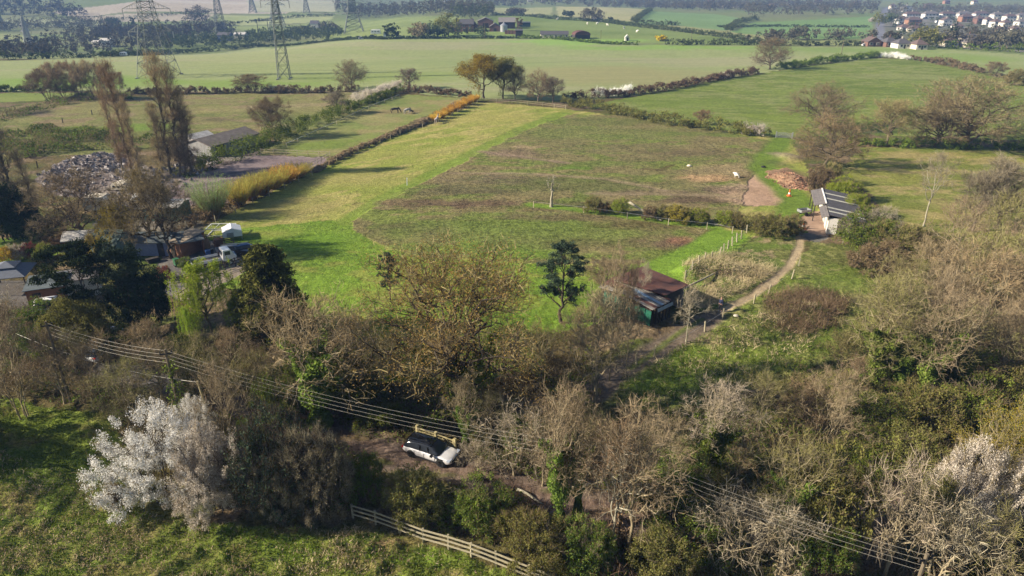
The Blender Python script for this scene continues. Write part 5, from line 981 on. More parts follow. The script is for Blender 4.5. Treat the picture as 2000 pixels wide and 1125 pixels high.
# ================================================================== BUILDINGS
BRICK = mat('red brick', (.19,.105,.08), .9, 0, .35, 6); BRICKP = mat('orange brick', (.30,.165,.11), .9, 0, .3, 6); REND = mat('white render', (.62,.60,.56), .85, 0, .12, 2); CREAM = mat('cream render', (.62,.56,.46), .85, 0, .15, 2)
SLATE = corrug('slate roof', (.10,.095,.10), (.065,.06,.065), .3, 1, .75, 2, .3); TILE = corrug('brown tiled roof', (.135,.095,.085), (.085,.062,.058), .35, 1, .85, 2, .3); TILEG = corrug('grey tiled roof', (.16,.145,.14), (.10,.09,.09), .35, 1, .85, 2, .3)
ASB = corrug('grey fibre cement sheet', (.23,.21,.20), (.13,.12,.11), .17, 0, .85, 1.2, .5); ASBL = corrug('pale sheet roof', (.55,.53,.50), (.38,.36,.34), .17, 0, .8, 1, .4)
RUST = corrug('rusty corrugated iron', (.13,.055,.042), (.06,.032,.028), .15, 0, .85, .9, .7); GREYC = corrug('weathered corrugated iron', (.34,.33,.31), (.15,.12,.10), .15, 0, .7, .8, .8); BLUE = corrug('blue corrugated sheet', (.28,.38,.48), (.2,.27,.34), .15, 0, .6, 1, .6)
DARKW = mat('dark timber', (.045,.038,.032), .9, 0, .4, 5); BROWNW = mat('brown timber', (.25,.12,.065), .85, 0, .35, 3, .2, .3, (1,1,6)); GREENW = mat('dark green painted timber', (.02,.05,.045), .7, 0, .3, 3); TEAL = mat('pale teal painted timber', (.16,.27,.29), .7, 0, .25, 3)
FELT = mat('roofing felt', (.10,.12,.13), .95, 0, .35, 2); FELTT = mat('sandy roofing felt', (.33,.27,.2), .95, 0, .35, 2); WHITEP = mat('white paint', (.78,.78,.77), .5, 0, .1, 2); GLASS = mat('dark window glass', (.03,.035,.045), .12, 0, .2, 1, 0, .6); PALEGL = mat('translucent roof sheet', (.55,.54,.46), .6, 0, .25, 2)
TIMB = mat('weathered timber', (.36,.32,.22), .9, 0, .35, 8); TIMBY = mat('new yellow timber', (.44,.38,.2), .85, 0, .25, 8); STEEL = mat('galvanised steel', (.42,.43,.45), .45, .6, .25, 6); STEELD = mat('weathered pylon steel', (.19,.21,.20), .7, .3, .3, 6); CONC = mat('grey concrete blocks', (.30,.30,.30), .95, 0, .3, 1.5)
TARPW = mat('white tarpaulin', (.8,.8,.8), .5, 0, .08, 2, .1); TARPG = mat('green tarpaulin', (.012,.11,.07), .6, 0, .7, 2.2, .8); RUBB = mat('black rubber', (.02,.02,.02), .85, 0, .2, 5); PLY = mat('bare plywood', (.45,.29,.16), .85, 0, .2, 3); ORANGE = mat('orange plastic', (.75,.13,.03), .6, 0, .15, 4); STONE = mat('pale stone', (.55,.50,.42), .95, 0, .3, 3, .4)
def frame2(A, B):
    """local frame: origin A, x towards B, y away from the camera"""
    d = B - A; return math.atan2(d.y, d.x), d.length
def gable(name, A, rz, W, D, He, Hr, wallm, roofm, label, cat='building', group=None, axis='x', over=.25, hip=0, wins=(), doors=(), chims=(), winm=WHITEP, open_front=False, th=.12, doorm=None):
    """house at local origin A (front left corner), x along the front, y deep; ridge along axis"""
    r = empty(name, A, rz); w = MB()
    if axis == 'x': pr = [(0, 0), (D, 0), (D, He), (D / 2, Hr if not hip else He), (0, He)]; w.prism([(y, z) for y, z in pr], 0, W, axis='x')
    else: pr = [(0, 0), (W, 0), (W, He), (W / 2, Hr if not hip else He), (0, He)]; w.prism(pr, 0, D)
    w.build('wall', wallm, r)
    f = MB(); o = over; hx = hip
    if axis == 'x':
        sl = (Hr - He) / (D / 2); z0 = He - sl * o
        P = [(-o, -o, z0), (W + o, -o, z0), (W + o, D + o, z0), (-o, D + o, z0), (hx - (0 if hx else o), D / 2, Hr), (W - hx + (0 if hx else o), D / 2, Hr)]
    else:
        sl = (Hr - He) / (W / 2); z0 = He - sl * o
        P = [(W + o, -o, z0), (W + o, D + o, z0), (-o, D + o, z0), (-o, -o, z0), (W / 2, hx - (0 if hx else o), Hr), (W / 2, D - hx + (0 if hx else o), Hr)]
    F = [(0, 1, 5, 4), (2, 3, 4, 5)] + ([(1, 2, 5), (3, 0, 4)] if hip else [])
    n = len(P); V = [(x, y, z + .03) for x, y, z in P] + [(x, y, z + .03 + th) for x, y, z in P]
    FF = [tuple(reversed(q)) for q in F] + [tuple(i + n for i in q) for q in F]
    for a, b in ((0, 1), (1, 5), (5, 2), (2, 3), (3, 4), (4, 0)) if not hip else ((0, 1), (1, 2), (2, 3), (3, 0)): FF.append((a, b, b + n, a + n))
    f.add(V, FF); rf = f.build('roof', roofm, r)
    for cx_, cy_ in chims:
        c = MB(); c.box((cx_, cy_, Hr + .2), (.6, .6, 1.6)); c.lathe([(.12, Hr + 1.0), (.1, Hr + 1.4)], 8, (cx_, cy_, 0)); c.build('chimney', BRICK if wallm is not REND else CREAM, rf)
    for sd_, u, z, ww, hh in wins:
        m = MB(); g = MB(); e = .04
        if sd_ == 'f': m.box((u, -e / 2, z), (ww + .16, .1, hh + .16)); g.box((u, -e - .03, z), (ww, .06, hh))
        elif sd_ == 'l': m.box((-e / 2, u, z), (.1, ww + .16, hh + .16)); g.box((-e - .03, u, z), (.06, ww, hh))
        else: m.box((W + e / 2, u, z), (.1, ww + .16, hh + .16)); g.box((W + e + .03, u, z), (.06, ww, hh))
        wo_ = m.build('window', winm, r); g.build('pane', GLASS, wo_)
    for sd_, u, ww, hh in doors:
        m = MB()
        if sd_ == 'f': m.box((u, -.03, hh / 2), (ww, .1, hh))
        elif sd_ == 'l': m.box((-.03, u, hh / 2), (.1, ww, hh))
        else: m.box((W + .03, u, hh / 2), (.1, ww, hh))
        m.build('door', doorm or DARKW, r)
    return tag(r, label, cat, group)
# --- town houses
GT = 'houses of the town at the right'
def town(px, py, w, wm, rm, label, rz=0, st=2, hip=2.5, D=8, ch=True, name='house', group=GT, ax='x'):
    A = GP(px - w / 2, py); W = w * mpp(A) ; A = GP(px - w / 2, py); He = 5.0 if st == 2 else 2.6; Hr = He + 2.2
    ws = [('f', W * (k + .5) / max(2, int(W / 3)), z, 1.3, 1.1) for k in range(max(2, int(W / 3))) for z in ((1.4, 3.9) if st == 2 else (1.5,))]
    if hip and hip * 2 > W * .9: hip = W * .3
    gable(name, A, rz, W, D, He, Hr, wm, rm, label, 'house', group, 'x' if ax == 'x' else 'y', .35, hip if ax == 'x' else 0, ws, (('f', W * .5 + .05, .9, 2.0),), ((W * .5, D / 2),) if ch else ())
for px, py, w, wm, rm, lb, kw in (
    (1819, 36.5, 27, REND, TILEG, 'white semi-detached house, leftmost of the long white back row', {}), (1852, 36.5, 26, REND, TILE, 'white semi-detached house, second in the long white back row', {}), (1884, 36, 24, REND, TILEG, 'white semi-detached house, third in the long white back row', {}),
    (1917, 36, 26, REND, TILE, 'white semi-detached house, fourth in the long white back row', {}), (1950, 38, 20, REND, TILEG, 'white semi-detached house near the right end of the back row', {}), (1974, 42, 19, REND, TILE, 'white house at the right end of the back row', {}), (1996, 40, 16, CREAM, TILEG, 'cream house cut by the right edge behind the back row', {}),
    (1783, 37, 28, REND, TILE, 'white and brick house behind the hipped one at the left of the town', {}), (1763, 47, 18, REND, TILE, 'white hipped house at the left front of the town', {}), (1786, 50, 26, BRICKP, TILE, 'long brick house right of the white hipped one', {}), (1769, 60, 18, REND, TILE, 'low white house below the hipped one', {'st': 1}),
    (1790, 63, 22, CREAM, TILE, 'low cream house beside the low white one', {'st': 1}), (1850, 51, 18, REND, TILE, 'white gable fronted house left of the dark conifer', {'ax': 'y', 'hip': 0}), (1874, 57, 16, REND, TILE, 'brown roofed white house right of the dark conifer', {'st': 1}), (1889, 43, 22, BRICKP, TILE, 'orange brick house before the third white one', {}),
    (1914, 47, 14, BRICK, TILE, 'small red brick house before the fourth white one', {}), (1931, 49, 13, REND, TILE, 'small white house right of the red brick one', {'D': 6}), (1948, 54, 15, REND, TILE, 'white house in the front row right of the small one', {}), (1966, 56, 14, CREAM, TILE, 'cream house in the middle of the right front row', {}), (1955, 65, 12, BRICKP, TILE, 'low orange house in front of the right row', {'st': 1}),
    (1985, 63, 13, REND, TILE, 'small white house in the right front row', {'st': 1}), (1996, 54, 15, REND, TILEG, 'white house cut by the right edge in the front row', {}), (1772, 22.5, 18, REND, TILEG, 'white gabled house alone behind the town', {'ax': 'y', 'hip': 0}), (1815, 16, 14, BRICKP, TILE, 'brick house far behind the town', {}), (1745, 18, 10, CREAM, TILE, 'small cream house beside the top of the road', {}),
    (1707, 91, 26, BRICK, TILE, 'brick bungalow with a white edged gable at the end of the road', {'st': 1, 'ax': 'y', 'hip': 0}), (1742, 92, 24, BRICK, SLATE, 'brick bungalow with a dark roof right of the gabled one', {'st': 1}), (1766, 95, 26, REND, SLATE, 'white ended bungalow with a dark roof before the orange tree', {'st': 1}), (1800, 97, 22, CREAM, TILE, 'cream bungalow under the orange tree', {'st': 1}),
    (1898, 84, 30, CREAM, SLATE, 'dark roofed bungalow with skylights behind the meadow', {'st': 1}), (1903, 93, 32, CREAM, TILEG, 'pale bungalow in front of the dark roofed one', {'st': 1}), (1860, 92, 22, CREAM, TILE, 'cream bungalow among bare trees', {'st': 1})):
    town(px, py, w, wm, rm, lb, **kw)
for px, py, w, wm, rm, lb in ((1428, 15, 30, CREAM, TILEG, 'long pale building above the blue green fields'), (1510, 16, 12, BRICKP, TILE, 'orange roofed distant house near the top edge'), (1035, 4, 10, CREAM, TILE, 'distant cream house at the top edge above the farm'), (1062, 4, 9, REND, TILE, 'distant white house at the top edge right of the cream one'), (1092, 4, 9, REND, TILE, 'distant white house, third along the top edge'),
                           (1245, 3, 10, BRICKP, TILE, 'distant brick house at the top edge above the green fields'), (1390, 4, 12, BRICK, TILE, 'distant red roofed house at the top edge'), (1600, 6, 12, BRICKP, TILE, 'distant orange house at the top edge left of the road'), (1675, 9, 12, BRICKP, TILE, 'distant brick house beside the woods left of the road'), (872, 5, 16, REND, TILEG, 'white distant building behind the long wood'), (1545, 10, 9, CREAM, TILEG, 'small distant pale house by the orange roofed one'), (1850, 8, 10, BRICKP, TILE, 'distant brick house above the white back row'), (1905, 9, 9, CREAM, TILE, 'distant cream house above the white back row')):
    town(px, py, w, wm, rm, lb, ch=False, group='distant houses along the top edge', name='distant_house')
# --- the farm
def pxw(A, w): return w * mpp(A)
def farm(px, py, w, D, He, Hr, wm, rm, label, name='farm_building', **k):
    A = GP(px - w / 2, py); return gable(name, A, k.pop('rz', 0), pxw(A, w), D, He, Hr, wm, rm, label, k.pop('cat', 'building'), k.pop('group', 'buildings of the farm'), **k)
farm(908, 62, 34, 8, 5.2, 8.2, BRICK, SLATE, 'brick farmhouse with two tall chimneys', 'farmhouse', cat='farmhouse', chims=((.6, 4), (11.5, 4)), wins=(('f', 2, 1.5, 1, 1.2), ('f', 5.5, 1.5, 1, 1.2), ('f', 10, 1.5, 1, 1.2), ('f', 2, 4, 1, 1.1), ('f', 5.5, 4, 1, 1.1), ('f', 10, 4, 1, 1.1)), doors=(('f', 7.6, 1, 2.1),))
farm(926, 60.5, 14, 7, 3.4, 6.2, BRICK, TILE, 'gabled brick wing at the right end of the farmhouse', axis='y', wins=(('f', 2.6, 1.5, 1, 1.2),))
farm(882, 62, 18, 6, 3.0, 4.6, BRICK, TILE, 'low brick annexe left of the farmhouse', wins=(('f', 2, 1.4, 1, 1),))
farm(948, 55, 30, 12, 5.0, 7.4, BRICK, ASB, 'large barn with an open gable behind the farmyard', 'barn', axis='y', doors=(('f', 6, 4, 3.6),))
farm(966, 61.5, 20, 12, 3.2, 5.4, BRICK, TILEG, 'brick barn left of the grey silo', 'barn', axis='y', doors=(('f', 4, 2, 2.2),))
farm(990, 56, 32, 14, 4.6, 7.6, DARKW, ASB, 'long dark barn behind the grey silo', 'barn')
farm(1014, 71, 14, 6, 3.6, 4.2, DARKW, SLATE, 'dark square shed at the gate of the farm', 'shed', cat='shed')
farm(1083, 74, 54, 6, 2.2, 4.0, CREAM, SLATE, 'long low slate roofed stables right of the farm', 'stables', wins=tuple(('f', 3 + 3.4 * k, 1.2, 1, .9) for k in range(6)))
farm(1023, 52.5, 26, 4, 3.2, 3.7, GREENW, FELT, 'dark green container shed behind the slim pinkish poplar', 'shed', cat='shed')
farm(1225, 80, 8, 3, 2.0, 3.4, REND, ASBL, 'little white gabled hut on the bank right of the farm', 'hut', cat='hut', group='sheds in the far fields', axis='y', doors=(('f', 1.4, 1, 1.8),))
farm(1166, 41, 20, 5, 2.2, 2.8, REND, ASBL, 'long white shed on the far hedge beside the firs', 'shed', cat='shed', group='sheds in the far fields')
A = GP(984, 62); r = empty('silo', A); s_ = MB(); s_.lathe([(2.6, 0), (2.6, 4.2)], 20); s_.build('tank', STEEL, r); s_ = MB(); s_.lathe([(2.75, 4.2), (2.75, 4.35), (.4, 6.0), (.35, 6.3)], 20); s_.build('roof', STEEL, r); tag(r, 'round grey metal silo with a conical roof in the farmyard', 'silo')
A = GP(1138, 76.5); r = empty('dutch_barn', A, .15); s_ = MB(); pr = [(5 * math.cos(t), 2.6 + 2.2 * math.sin(t)) for t in np.linspace(0, math.pi, 13)]; s_.prism(pr + [(-5, 2.4), (5, 2.4)][::1], 0, 9); s_.build('roof', RUST, r); s_ = MB(); s_.prism([(4.8, 0), (4.8, 2.6), (-4.8, 2.6), (-4.8, 0)], .2, 8.8); s_.build('wall', DARKW, r); tag(r, 'round roofed red dutch barn standing alone right of the farm', 'barn')
A = GP(1000, 66.5); s_ = MB(); s_.box((0, 0, 1.2), (10, .4, 2.4)); [s_.box((-4.6 + 2.3 * k, -.1, 1.25), (.5, .5, 2.7)) for k in range(5)]; tag(s_.build('wall', BRICK, None, A, -.12), 'brick yard wall in front of the silo', 'wall')
def caravan(px, py, w, label, H=2.6, rz=0, m=WHITEP, group='caravans and boxes', D=2.6, name='caravan', cat='caravan'):
    A = GP(px, py); W = pxw(A, w); r = empty(name, A, rz); b = MB(); pr = [(-W/2, .5), (W/2, .5), (W/2, H * .75), (W/2 - .35, H), (-W/2 + .35, H), (-W/2, H * .75)]; b.prism(pr, -D/2, D/2); b.build('body', m, r)
    g = MB(); [g.box((W * f, -D/2 - .02, H * .64), (W * .16, .06, H * .22)) for f in (-.3, 0, .3)]; g.build('window', GLASS, r)
    for sx_ in (-1, 1):
        for sy_ in (-.8, .8):
            k = MB(); k.tube([(sx_ * W * .12, sy_ * D/2 - .1, .33), (sx_ * W * .12, sy_ * D/2 + .1, .33)], .33, 12); k.build('wheel', RUBB, r)
    return tag(r, label, cat, group)
caravan(734, 66.5, 18, 'long white mobile home left of the dark yew', 3.2, .05, D=4)
caravan(752, 73, 5, 'narrow white shed between the mobile home and the yew', 3.6, .1, name='white_shed', cat='shed', group=None)
caravan(195, 412, 40, 'cream static caravan behind the dark sycamore', 2.6, .1, CREAM)
caravan(275, 410, 26, 'white and pale blue box trailer at the edge of the rubble yard', 2.5, .4)
caravan(242, 372, 30, 'long pale trailer at the side of the rubble yard', 1.6, -.1, CREAM)
farm(318, 432, 70, 4, 2.2, 2.6, mat('faded green container', (.10,.20,.16), .8, 0, .4, 1), ASBL, 'faded green container behind the tall garden pair', 'container', cat='container', group=None)
farm(206, 93, 20, 8, 5, 6.5, REND, ASBL, 'pale block building among the far left trees', group='works buildings in the valley', wins=(('f', 3, 3, 2, 1.4), ('f', 7, 3, 2, 1.4)))
farm(187, 92, 14, 8, 3.5, 4.6, CREAM, ASBL, 'low white roofed works building in the far left trees', group='works buildings in the valley')
farm(437, 80, 24, 9, 4.5, 6.5, mat('blue grey cladding', (.14,.18,.26), .7), SLATE, 'blue grey works building in the trees left of the slender pylon', group='works buildings in the valley', wins=(('f', 3, 2.5, 1.4, 1),))
farm(468, 77, 22, 9, 4, 5.5, CREAM, ASBL, 'white roofed works building in the trees left of the slender pylon', group='works buildings in the valley')
farm(614, 55, 16, 8, 4.5, 7.5, REND, SLATE, 'dark roofed cottage with a white gable right of the slender pylon', 'cottage', cat='house', group=None, axis='x', chims=((1, 4),), wins=(('f', 2, 1.5, 1, 1), ('f', 4.5, 1.5, 1, 1)))
# --- near farm buildings: long grey barn
A = GP(415, 308); B = GP(490, 286); rz_, L_ = frame2(A, B)
gable('barn', A, rz_, L_ * 1.25, 7.5, 2.3, 3.5, CONC, mat('brown grey sheet roof', (.20,.17,.15), .9, 0, .4, 1), 'long grey barn with a sheet roof beside the rubble yard', 'barn', over=.3, doors=(('f', 2.5, 2.6, 2.3),), wins=(('f', 6, 1.8, 1.2, .6),))
A = GP(388, 300); gable('lean_to_shed', A, rz_ - .1, 5.5, 6, 2.5, 3.6, CONC, ASBL, 'white roofed shed at the left end of the grey barn', 'shed', over=.2, doors=(('f', 1.4, 1.6, 2),))
# stable
A = Vector((46.2, 94.6, 0)); A.z = ground_z(46.2, 94.6); st_ = empty('stable', A, 1.25)     # local x runs along the front, y to the back (-x world side is front)
Ls = 14.0
w = MB(); w.box((Ls / 2, -4.2, 1.1), (Ls, .15, 2.2)); w.box((.08, -.6, 1.2), (.16, 1.2, 2.4)); w.box((Ls - .08, -2.1, 1.2), (.16, 4.2, 2.4))
for k, (x0, x1) in enumerate(((0, 1.2), (2.4, 4.2), (5.4, 7.0), (8.2, 9.8), (11, 14))): w.box(((x0 + x1) / 2, 0, 1.2), (x1 - x0, .16, 2.4))
w.build('wall', REND, st_)
m = MB(); m.box((.06, -2.75, 1.05), (.1, 3.0, 2.1)); m.build('side_wall', DARKW, st_)  # near-end wall coloured dark to stand in for shrubs and shade there
for x in (1.8, 4.8, 7.6, 10.4): m = MB(); m.box((x, -.25, 1.1), (1.2, .08, 2.2)); m.build('door', DARKW, st_)
def slab(r, name, m, P, th=.08):
    b = MB(); n = len(P); b.add([(x, y, z) for x, y, z in P] + [(x, y, z + th) for x, y, z in P], [tuple(range(n))[::-1], tuple(range(n, 2 * n))] + [(k, (k+1) % n, n + (k+1) % n, n + k) for k in range(n)]); return b.build(name, m, r)
mr = slab(st_, 'roof', SLATE, [(-.3, .1, 2.95), (Ls + .2, .1, 2.95), (Ls + .2, -4.9, 2.2), (-.3, -4.9, 2.2)])
for x in (1.2, 3.2, 8.2, 11.2): slab(mr, 'rooflight', PALEGL, [(x, .1, 3.04), (x + .55, .1, 3.04), (x + .55, -4.95, 2.285), (x, -4.95, 2.285)], .02)
slab(st_, 'canopy', TILEG, [(5.6, .16, 2.92), (5.6, 1.75, 2.45), (Ls + .2, 1.75, 2.45), (Ls + .2, .16, 2.92)]); slab(st_, 'canopy', TILEG, [(-.3, .16, 2.75), (-.3, 1.1, 2.4), (5.2, 1.1, 2.4), (5.2, .16, 2.75)])
m = MB(); m.box((9.8, .14, 3.06), (8.5, .14, .16)); m.build('ridge_board', WHITEP, st_)
for x in (5.8, 9.5, 13.5): m = MB(); m.box((x, 1.6, 1.2), (.14, .14, 2.4)); m.build('post', DARKW, st_)
tag(st_, 'white fronted stable with a dark roof and four pale rooflights', 'stable')
# derelict barn by the track
A = GP(1270, 640); B = GP(1340, 606); rz_, L_ = frame2(A, B); db = empty('old_barn', A, rz_ + .02)
W1 = L_ * .56
w = MB(); w.box((.1, 3.4, 1.1), (.12, 6.6, 2.2)); w.box((W1 / 2, 7.0, 1.3), (W1, .12, 2.6)); w.build('wall', DARKW, db)
t_ = MB(); rng_ = np.random.default_rng(3)
for k in range(9): t_.box((-.02 - .05 * (k % 2), .4 + k * .74, 1.0 + .2 * rng_.random()), (.06, .72, 1.6 + .5 * rng_.random()), 0, 0, Matrix.Rotation(rng_.normal() * .12, 3, 'X'))
t_.build('tarpaulin', TARPG, db)
for k in range(6): m = MB(); m.box((.3 + k * (W1 - .5) / 5, .05, 1.1), (.14, .14, 2.2)); m.build('post', DARKW, db)
for k, (m_, z) in enumerate(((GREYC, 0), (RUST, .03), (GREYC, .01), (BLUE, .04), (GREYC, 0), (GREYC, .05), (RUST, .02))):
    x0 = k * W1 / 7 - .3; slab(db, 'roof_sheet', m_, [(x0, -.3, 2.25 + z), (x0 + W1 / 7 - .02, -.3, 2.22 + z), (x0 + W1 / 7 - .02, 3.6, 2.72 + z), (x0, 3.6, 2.75 + z)], .04)
    slab(db, 'roof_sheet', GREYC if k != 2 else RUST, [(x0, 3.62, 2.75 + z), (x0 + W1 / 7 - .02, 3.62, 2.72 + z), (x0 + W1 / 7 - .02, 7.3, 2.4 + z), (x0, 7.3, 2.38 + z)], .04)
slab(db, 'fascia_sheet', BLUE, [(.5, -.42, 1.75), (W1 * .9, -.42, 1.75), (W1 * .9, -.36, 2.1), (.5, -.36, 2.1)], .05)
w = MB(); x0 = W1 + .2; w.box(((x0 + L_) / 2, 6.3, 1.3), (L_ - x0, .12, 2.6)); w.box((L_ - .1, 4.9, 1.3), (.12, 2.8, 2.6)); w.box((L_ - .1, 1.4, 1.3), (.12, 2.0, 2.6)); w.build('wall', CONC, db)
slab(db, 'rusty_roof', RUST, [(x0 - 1.2, .2, 2.85), (L_ + .5, .2, 2.8), (L_ + .5, 6.6, 3.1), (x0 - 2.6, 6.8, 3.15)], .06); slab(db, 'rusty_roof', RUST, [(x0 - 3.9, 5.4, 2.95), (x0 - 2.7, 3.6, 3.0), (x0 - 2.7, 6.8, 3.13), (x0 - 3.9, 6.7, 2.98)], .06)
tag(db, 'patched old barn with grey and rusty sheet roofs and green tarpaulin beside the track', 'barn')
# --- garden buildings at the left
A = GP(332, 500); B = GP(357, 505); rz_, L_ = frame2(A, B)
def pent(name, A, rz, W, D, Hf, Hb, wm, rm, label, cat='shed', doors=(), group=None, open_=False):
    r = empty(name, A, rz); w = MB(); t = .1
    if not open_: w.box((W / 2, 0, Hf / 2), (W, t, Hf))
    w.box((W / 2, D, Hb / 2), (W, t, Hb)); w.prism([(0, 0), (D, 0), (D, Hb), (0, Hf)], 0, t, axis='x'); w.prism([(0, 0), (D, 0), (D, Hb), (0, Hf)], W - t, W, axis='x'); w.build('wall', wm, r)
    slab(r, 'roof', rm, [(-.2, -.25, Hf + .02), (W + .2, -.25, Hf + .02), (W + .2, D + .2, Hb + .02), (-.2, D + .2, Hb + .02)], .08)
    for u, ww, hh, dm in doors: m = MB(); m.box((u, -.07, hh / 2), (ww, .06, hh)); m.build('door', dm, r)
    return tag(r, label, cat, group)
pent('shed', A, rz_, L_, 4.2, 2.1, 2.5, BROWNW, FELTT, 'brown timber shed with a sandy felt roof beside the drive', doors=((.9, .8, 1.9, DARKW),))
A2 = GP(358, 505); B2 = GP(404, 496); rz2, L2 = frame2(A2, B2)
pent('open_shed', A2, rz2, L2 * .95, 3.8, 2.1, 2.4, BROWNW, FELT, 'open fronted shed with a grey felt roof next to the truck', open_=True)
A = GP(182, 508); gable('garden_shed', A, -.15, 3.6, 4.2, 2.0, 3.6, TEAL, GREENW, 'teal garden shed with a steep dark green roof', 'shed', axis='x', doors=(('f', 1.9, .9, 1.8),), wins=(('f', .8, 1.3, .5, .5), ('f', 2.9, 1.3, .5, .5)), doorm=WHITEP)
A = GP(130, 498); gable('garden_hut', A, .25, 4.4, 3.0, 2.0, 2.7, BROWNW, ASBL, 'brown garden hut with a white roof left of the teal shed', 'hut', axis='x', doors=(('f', 1.2, .8, 1.8),))
A = GP(268, 500); gable('blue_hut', A, .0, 4.6, 3, 2.0, 2.8, mat('pale blue boards', (.22,.25,.38), .8), FELT, 'pale blue boarded hut behind the tall garden pair', 'hut', doors=(('f', 3.4, .8, 1.8),))
# gazebo
A = GP(28, 562); gz = empty('gazebo', A, .3)
def pyr(r, name, m, s, z0, z1, s2, th=.08):
    b = MB(); V = [(-s, -s, z0), (s, -s, z0), (s, s, z0), (-s, s, z0), (-s2, -s2, z1), (s2, -s2, z1), (s2, s2, z1), (-s2, s2, z1)]; V += [(x, y, z - th) for x, y, z in V[:4]]
    b.add(V, [(0,1,5,4), (1,2,6,5), (2,3,7,6), (3,0,4,7), (4,5,6,7), (8,9,1,0), (9,10,2,1), (10,11,3,2), (11,8,0,3), (11,10,9,8)]); return b.build(name, m, r)
CANV = mat('slate blue canvas', (.13,.145,.18), .85, 0, .2, 3); pyr(gz, 'roof', CANV, 2.3, 2.1, 2.85, .95); pyr(gz, 'top_vent', CANV, 1.15, 2.95, 3.45, .03)
for sx_ in (-1, 1):
    for sy_ in (-1, 1): m = MB(); m.box((sx_ * 2.05, sy_ * 2.05, 1.05), (.1, .1, 2.1)); m.build('post', DARKW, gz)
tag(gz, 'slate blue garden gazebo with a two tiered roof at the left edge', 'gazebo')
A = GP(92, 592); sh = pent('flat_roofed_shed', A, .45, 5.5, 3.0, 2.2, 2.4, CREAM, TILEG, 'grey flat roofed shed behind the white off-road car', doors=((1, .8, 1.9, DARKW),))
A = GP(60, 605); pent('workshop', A, .4, 3.6, 3.6, 2.3, 2.6, BROWNW, FELT, 'low workshop left of the grey flat roofed shed', doors=((1, .8, 1.9, DARKW),))
# poultry run
A = GP(437, 472); rz_ = .42; pr_ = empty('poultry_house', A, rz_); m = MB(); m.prism([(0, .5), (2.6, .5), (2.6, 1.3), (1.3, 1.8), (0, 1.3)], 0, 2.6); m.build('cover', TARPW, pr_)
for x in (.1, 2.5):
    for y in (.1, 2.5): m = MB(); m.box((x, y, .25), (.1, .1, .6)); m.build('leg', STEEL, pr_)
m = MB(); m.box((1.0, -.05, .8), (.9, .1, .7)); m.build('hatch', STEEL, pr_); tag(pr_, 'white covered poultry house on legs at the corner of the green field', 'poultry house')
pr_ = empty('poultry_run', GP(404, 462), .05); m = MB(); Wd_, Dd_, Hh_ = 3.6, 2.4, 1.1
for z in (0.05, Hh_): m.bar((0, 0, z), (Wd_, 0, z), .1); m.bar((0, Dd_, z), (Wd_, Dd_, z), .1); m.bar((0, 0, z), (0, Dd_, z), .1); m.bar((Wd_, 0, z), (Wd_, Dd_, z), .1)
for x in (0, 1.2, 2.4, 3.6):
    for y in (0, Dd_): m.bar((x, y, 0), (x, y, Hh_), .05)
m.bar((1.2, 0, Hh_), (1.2, Dd_, Hh_), .05); m.bar((2.4, 0, Hh_), (2.4, Dd_, Hh_), .05); m.build('frame', WHITEP, pr_); tag(pr_, 'empty metal framed poultry run beside the white poultry house', 'animal run')
A = GP(402, 486); bd = MB(); bd.box((0, 0, .75), (1.3, .06, 1.4)); bd.box((-.5, .2, .5), (.07, .5, .07)); tag(bd.build('plywood_board', PLY, None, A, .1), 'bare plywood board standing upright by the dark rail fence', 'board')
# ================================================================== FENCES
def densify(pts, step):
    W_ = [GP(*q) for q in pts]; out = [W_[0]]; acc = 0.0
    for A, B in zip(W_[:-1], W_[1:]):
        n = max(1, round((B - A).length / step))
        for k in range(1, n + 1): p = A.lerp(B, k / n); p.z = ground_z(p.x, p.y); out.append(p)
    return out
def fence(name, pts, step, h, pm, rm, rails, label, group=None, pw=.1, rh=.09, rt=.035, cat='fence', jit=.03, wire=False):
    P = densify(pts, step); O = P[0]; r = empty(name, O); rng = random.Random(len(P)); tops = []
    pm_ = None
    for k, p in enumerate(P):
        b = MB(); q = p - O; lx, ly = rng.uniform(-jit, jit), rng.uniform(-jit, jit); b.bar((q.x, q.y, q.z - .1), (q.x + lx, q.y + ly, q.z + h * rng.uniform(.95, 1.05)), pw); 
        b.build('post', pm, r); tops.append((q, lx, ly))
    for z in rails:
        b = MB()
        for (q, lx, ly), (q2, lx2, ly2) in zip(tops[:-1], tops[1:]):
            a = Vector((q.x + lx * z / h, q.y + ly * z / h - pw * .6, q.z + z)); c = Vector((q2.x + lx2 * z / h, q2.y + ly2 * z / h - pw * .6, q2.z + z)); b.bar(a, c, rt, rh)
        b.build('wire' if wire else 'rail', rm, r)
    return tag(r, label, cat, group)
fence('post_and_rail_fence', [(690, 1012), (780, 1040), (876, 1075), (968, 1108), (1100, 1160)], 2.0, 1.25, TIMB, TIMB, (.4, .78, 1.15), 'three railed timber fence running down to the bottom edge', rh=.12, rt=.05, pw=.12)
fence('wire_fence', [(380, 458), (460, 415), (610, 343), (700, 298), (800, 256), (850, 243), (932, 201)], 4.5, 1.15, TIMB, DARKW, (.35, .7, 1.05), 'long wire fence with timber posts up the left side of the grass strip', rh=.02, rt=.02, wire=True)
fence('wire_fence', [(940, 198), (1000, 202), (1060, 208), (1105, 214)], 5, 1.2, TIMB, TIMB, (.6, 1.1), 'pale fence at the top of the central field under the oaks', rh=.06, rt=.04)
fence('wire_fence', [(1338, 548), (1375, 520), (1405, 500), (1430, 480), (1448, 466), (1458, 455)], 1.9, 1.3, TIMB, STEEL, (.5, 1.0), 'short row of leaning pale posts at the corner of the poached field', rh=.02, rt=.02, jit=.12, pw=.14, wire=True)
fence('arena_fence', [(510, 301), (560, 303), (645, 307)], 2.4, 1.2, TIMB, TIMB, (.6, 1.1), 'pale timber fence across the top of the riding arena', rh=.1)
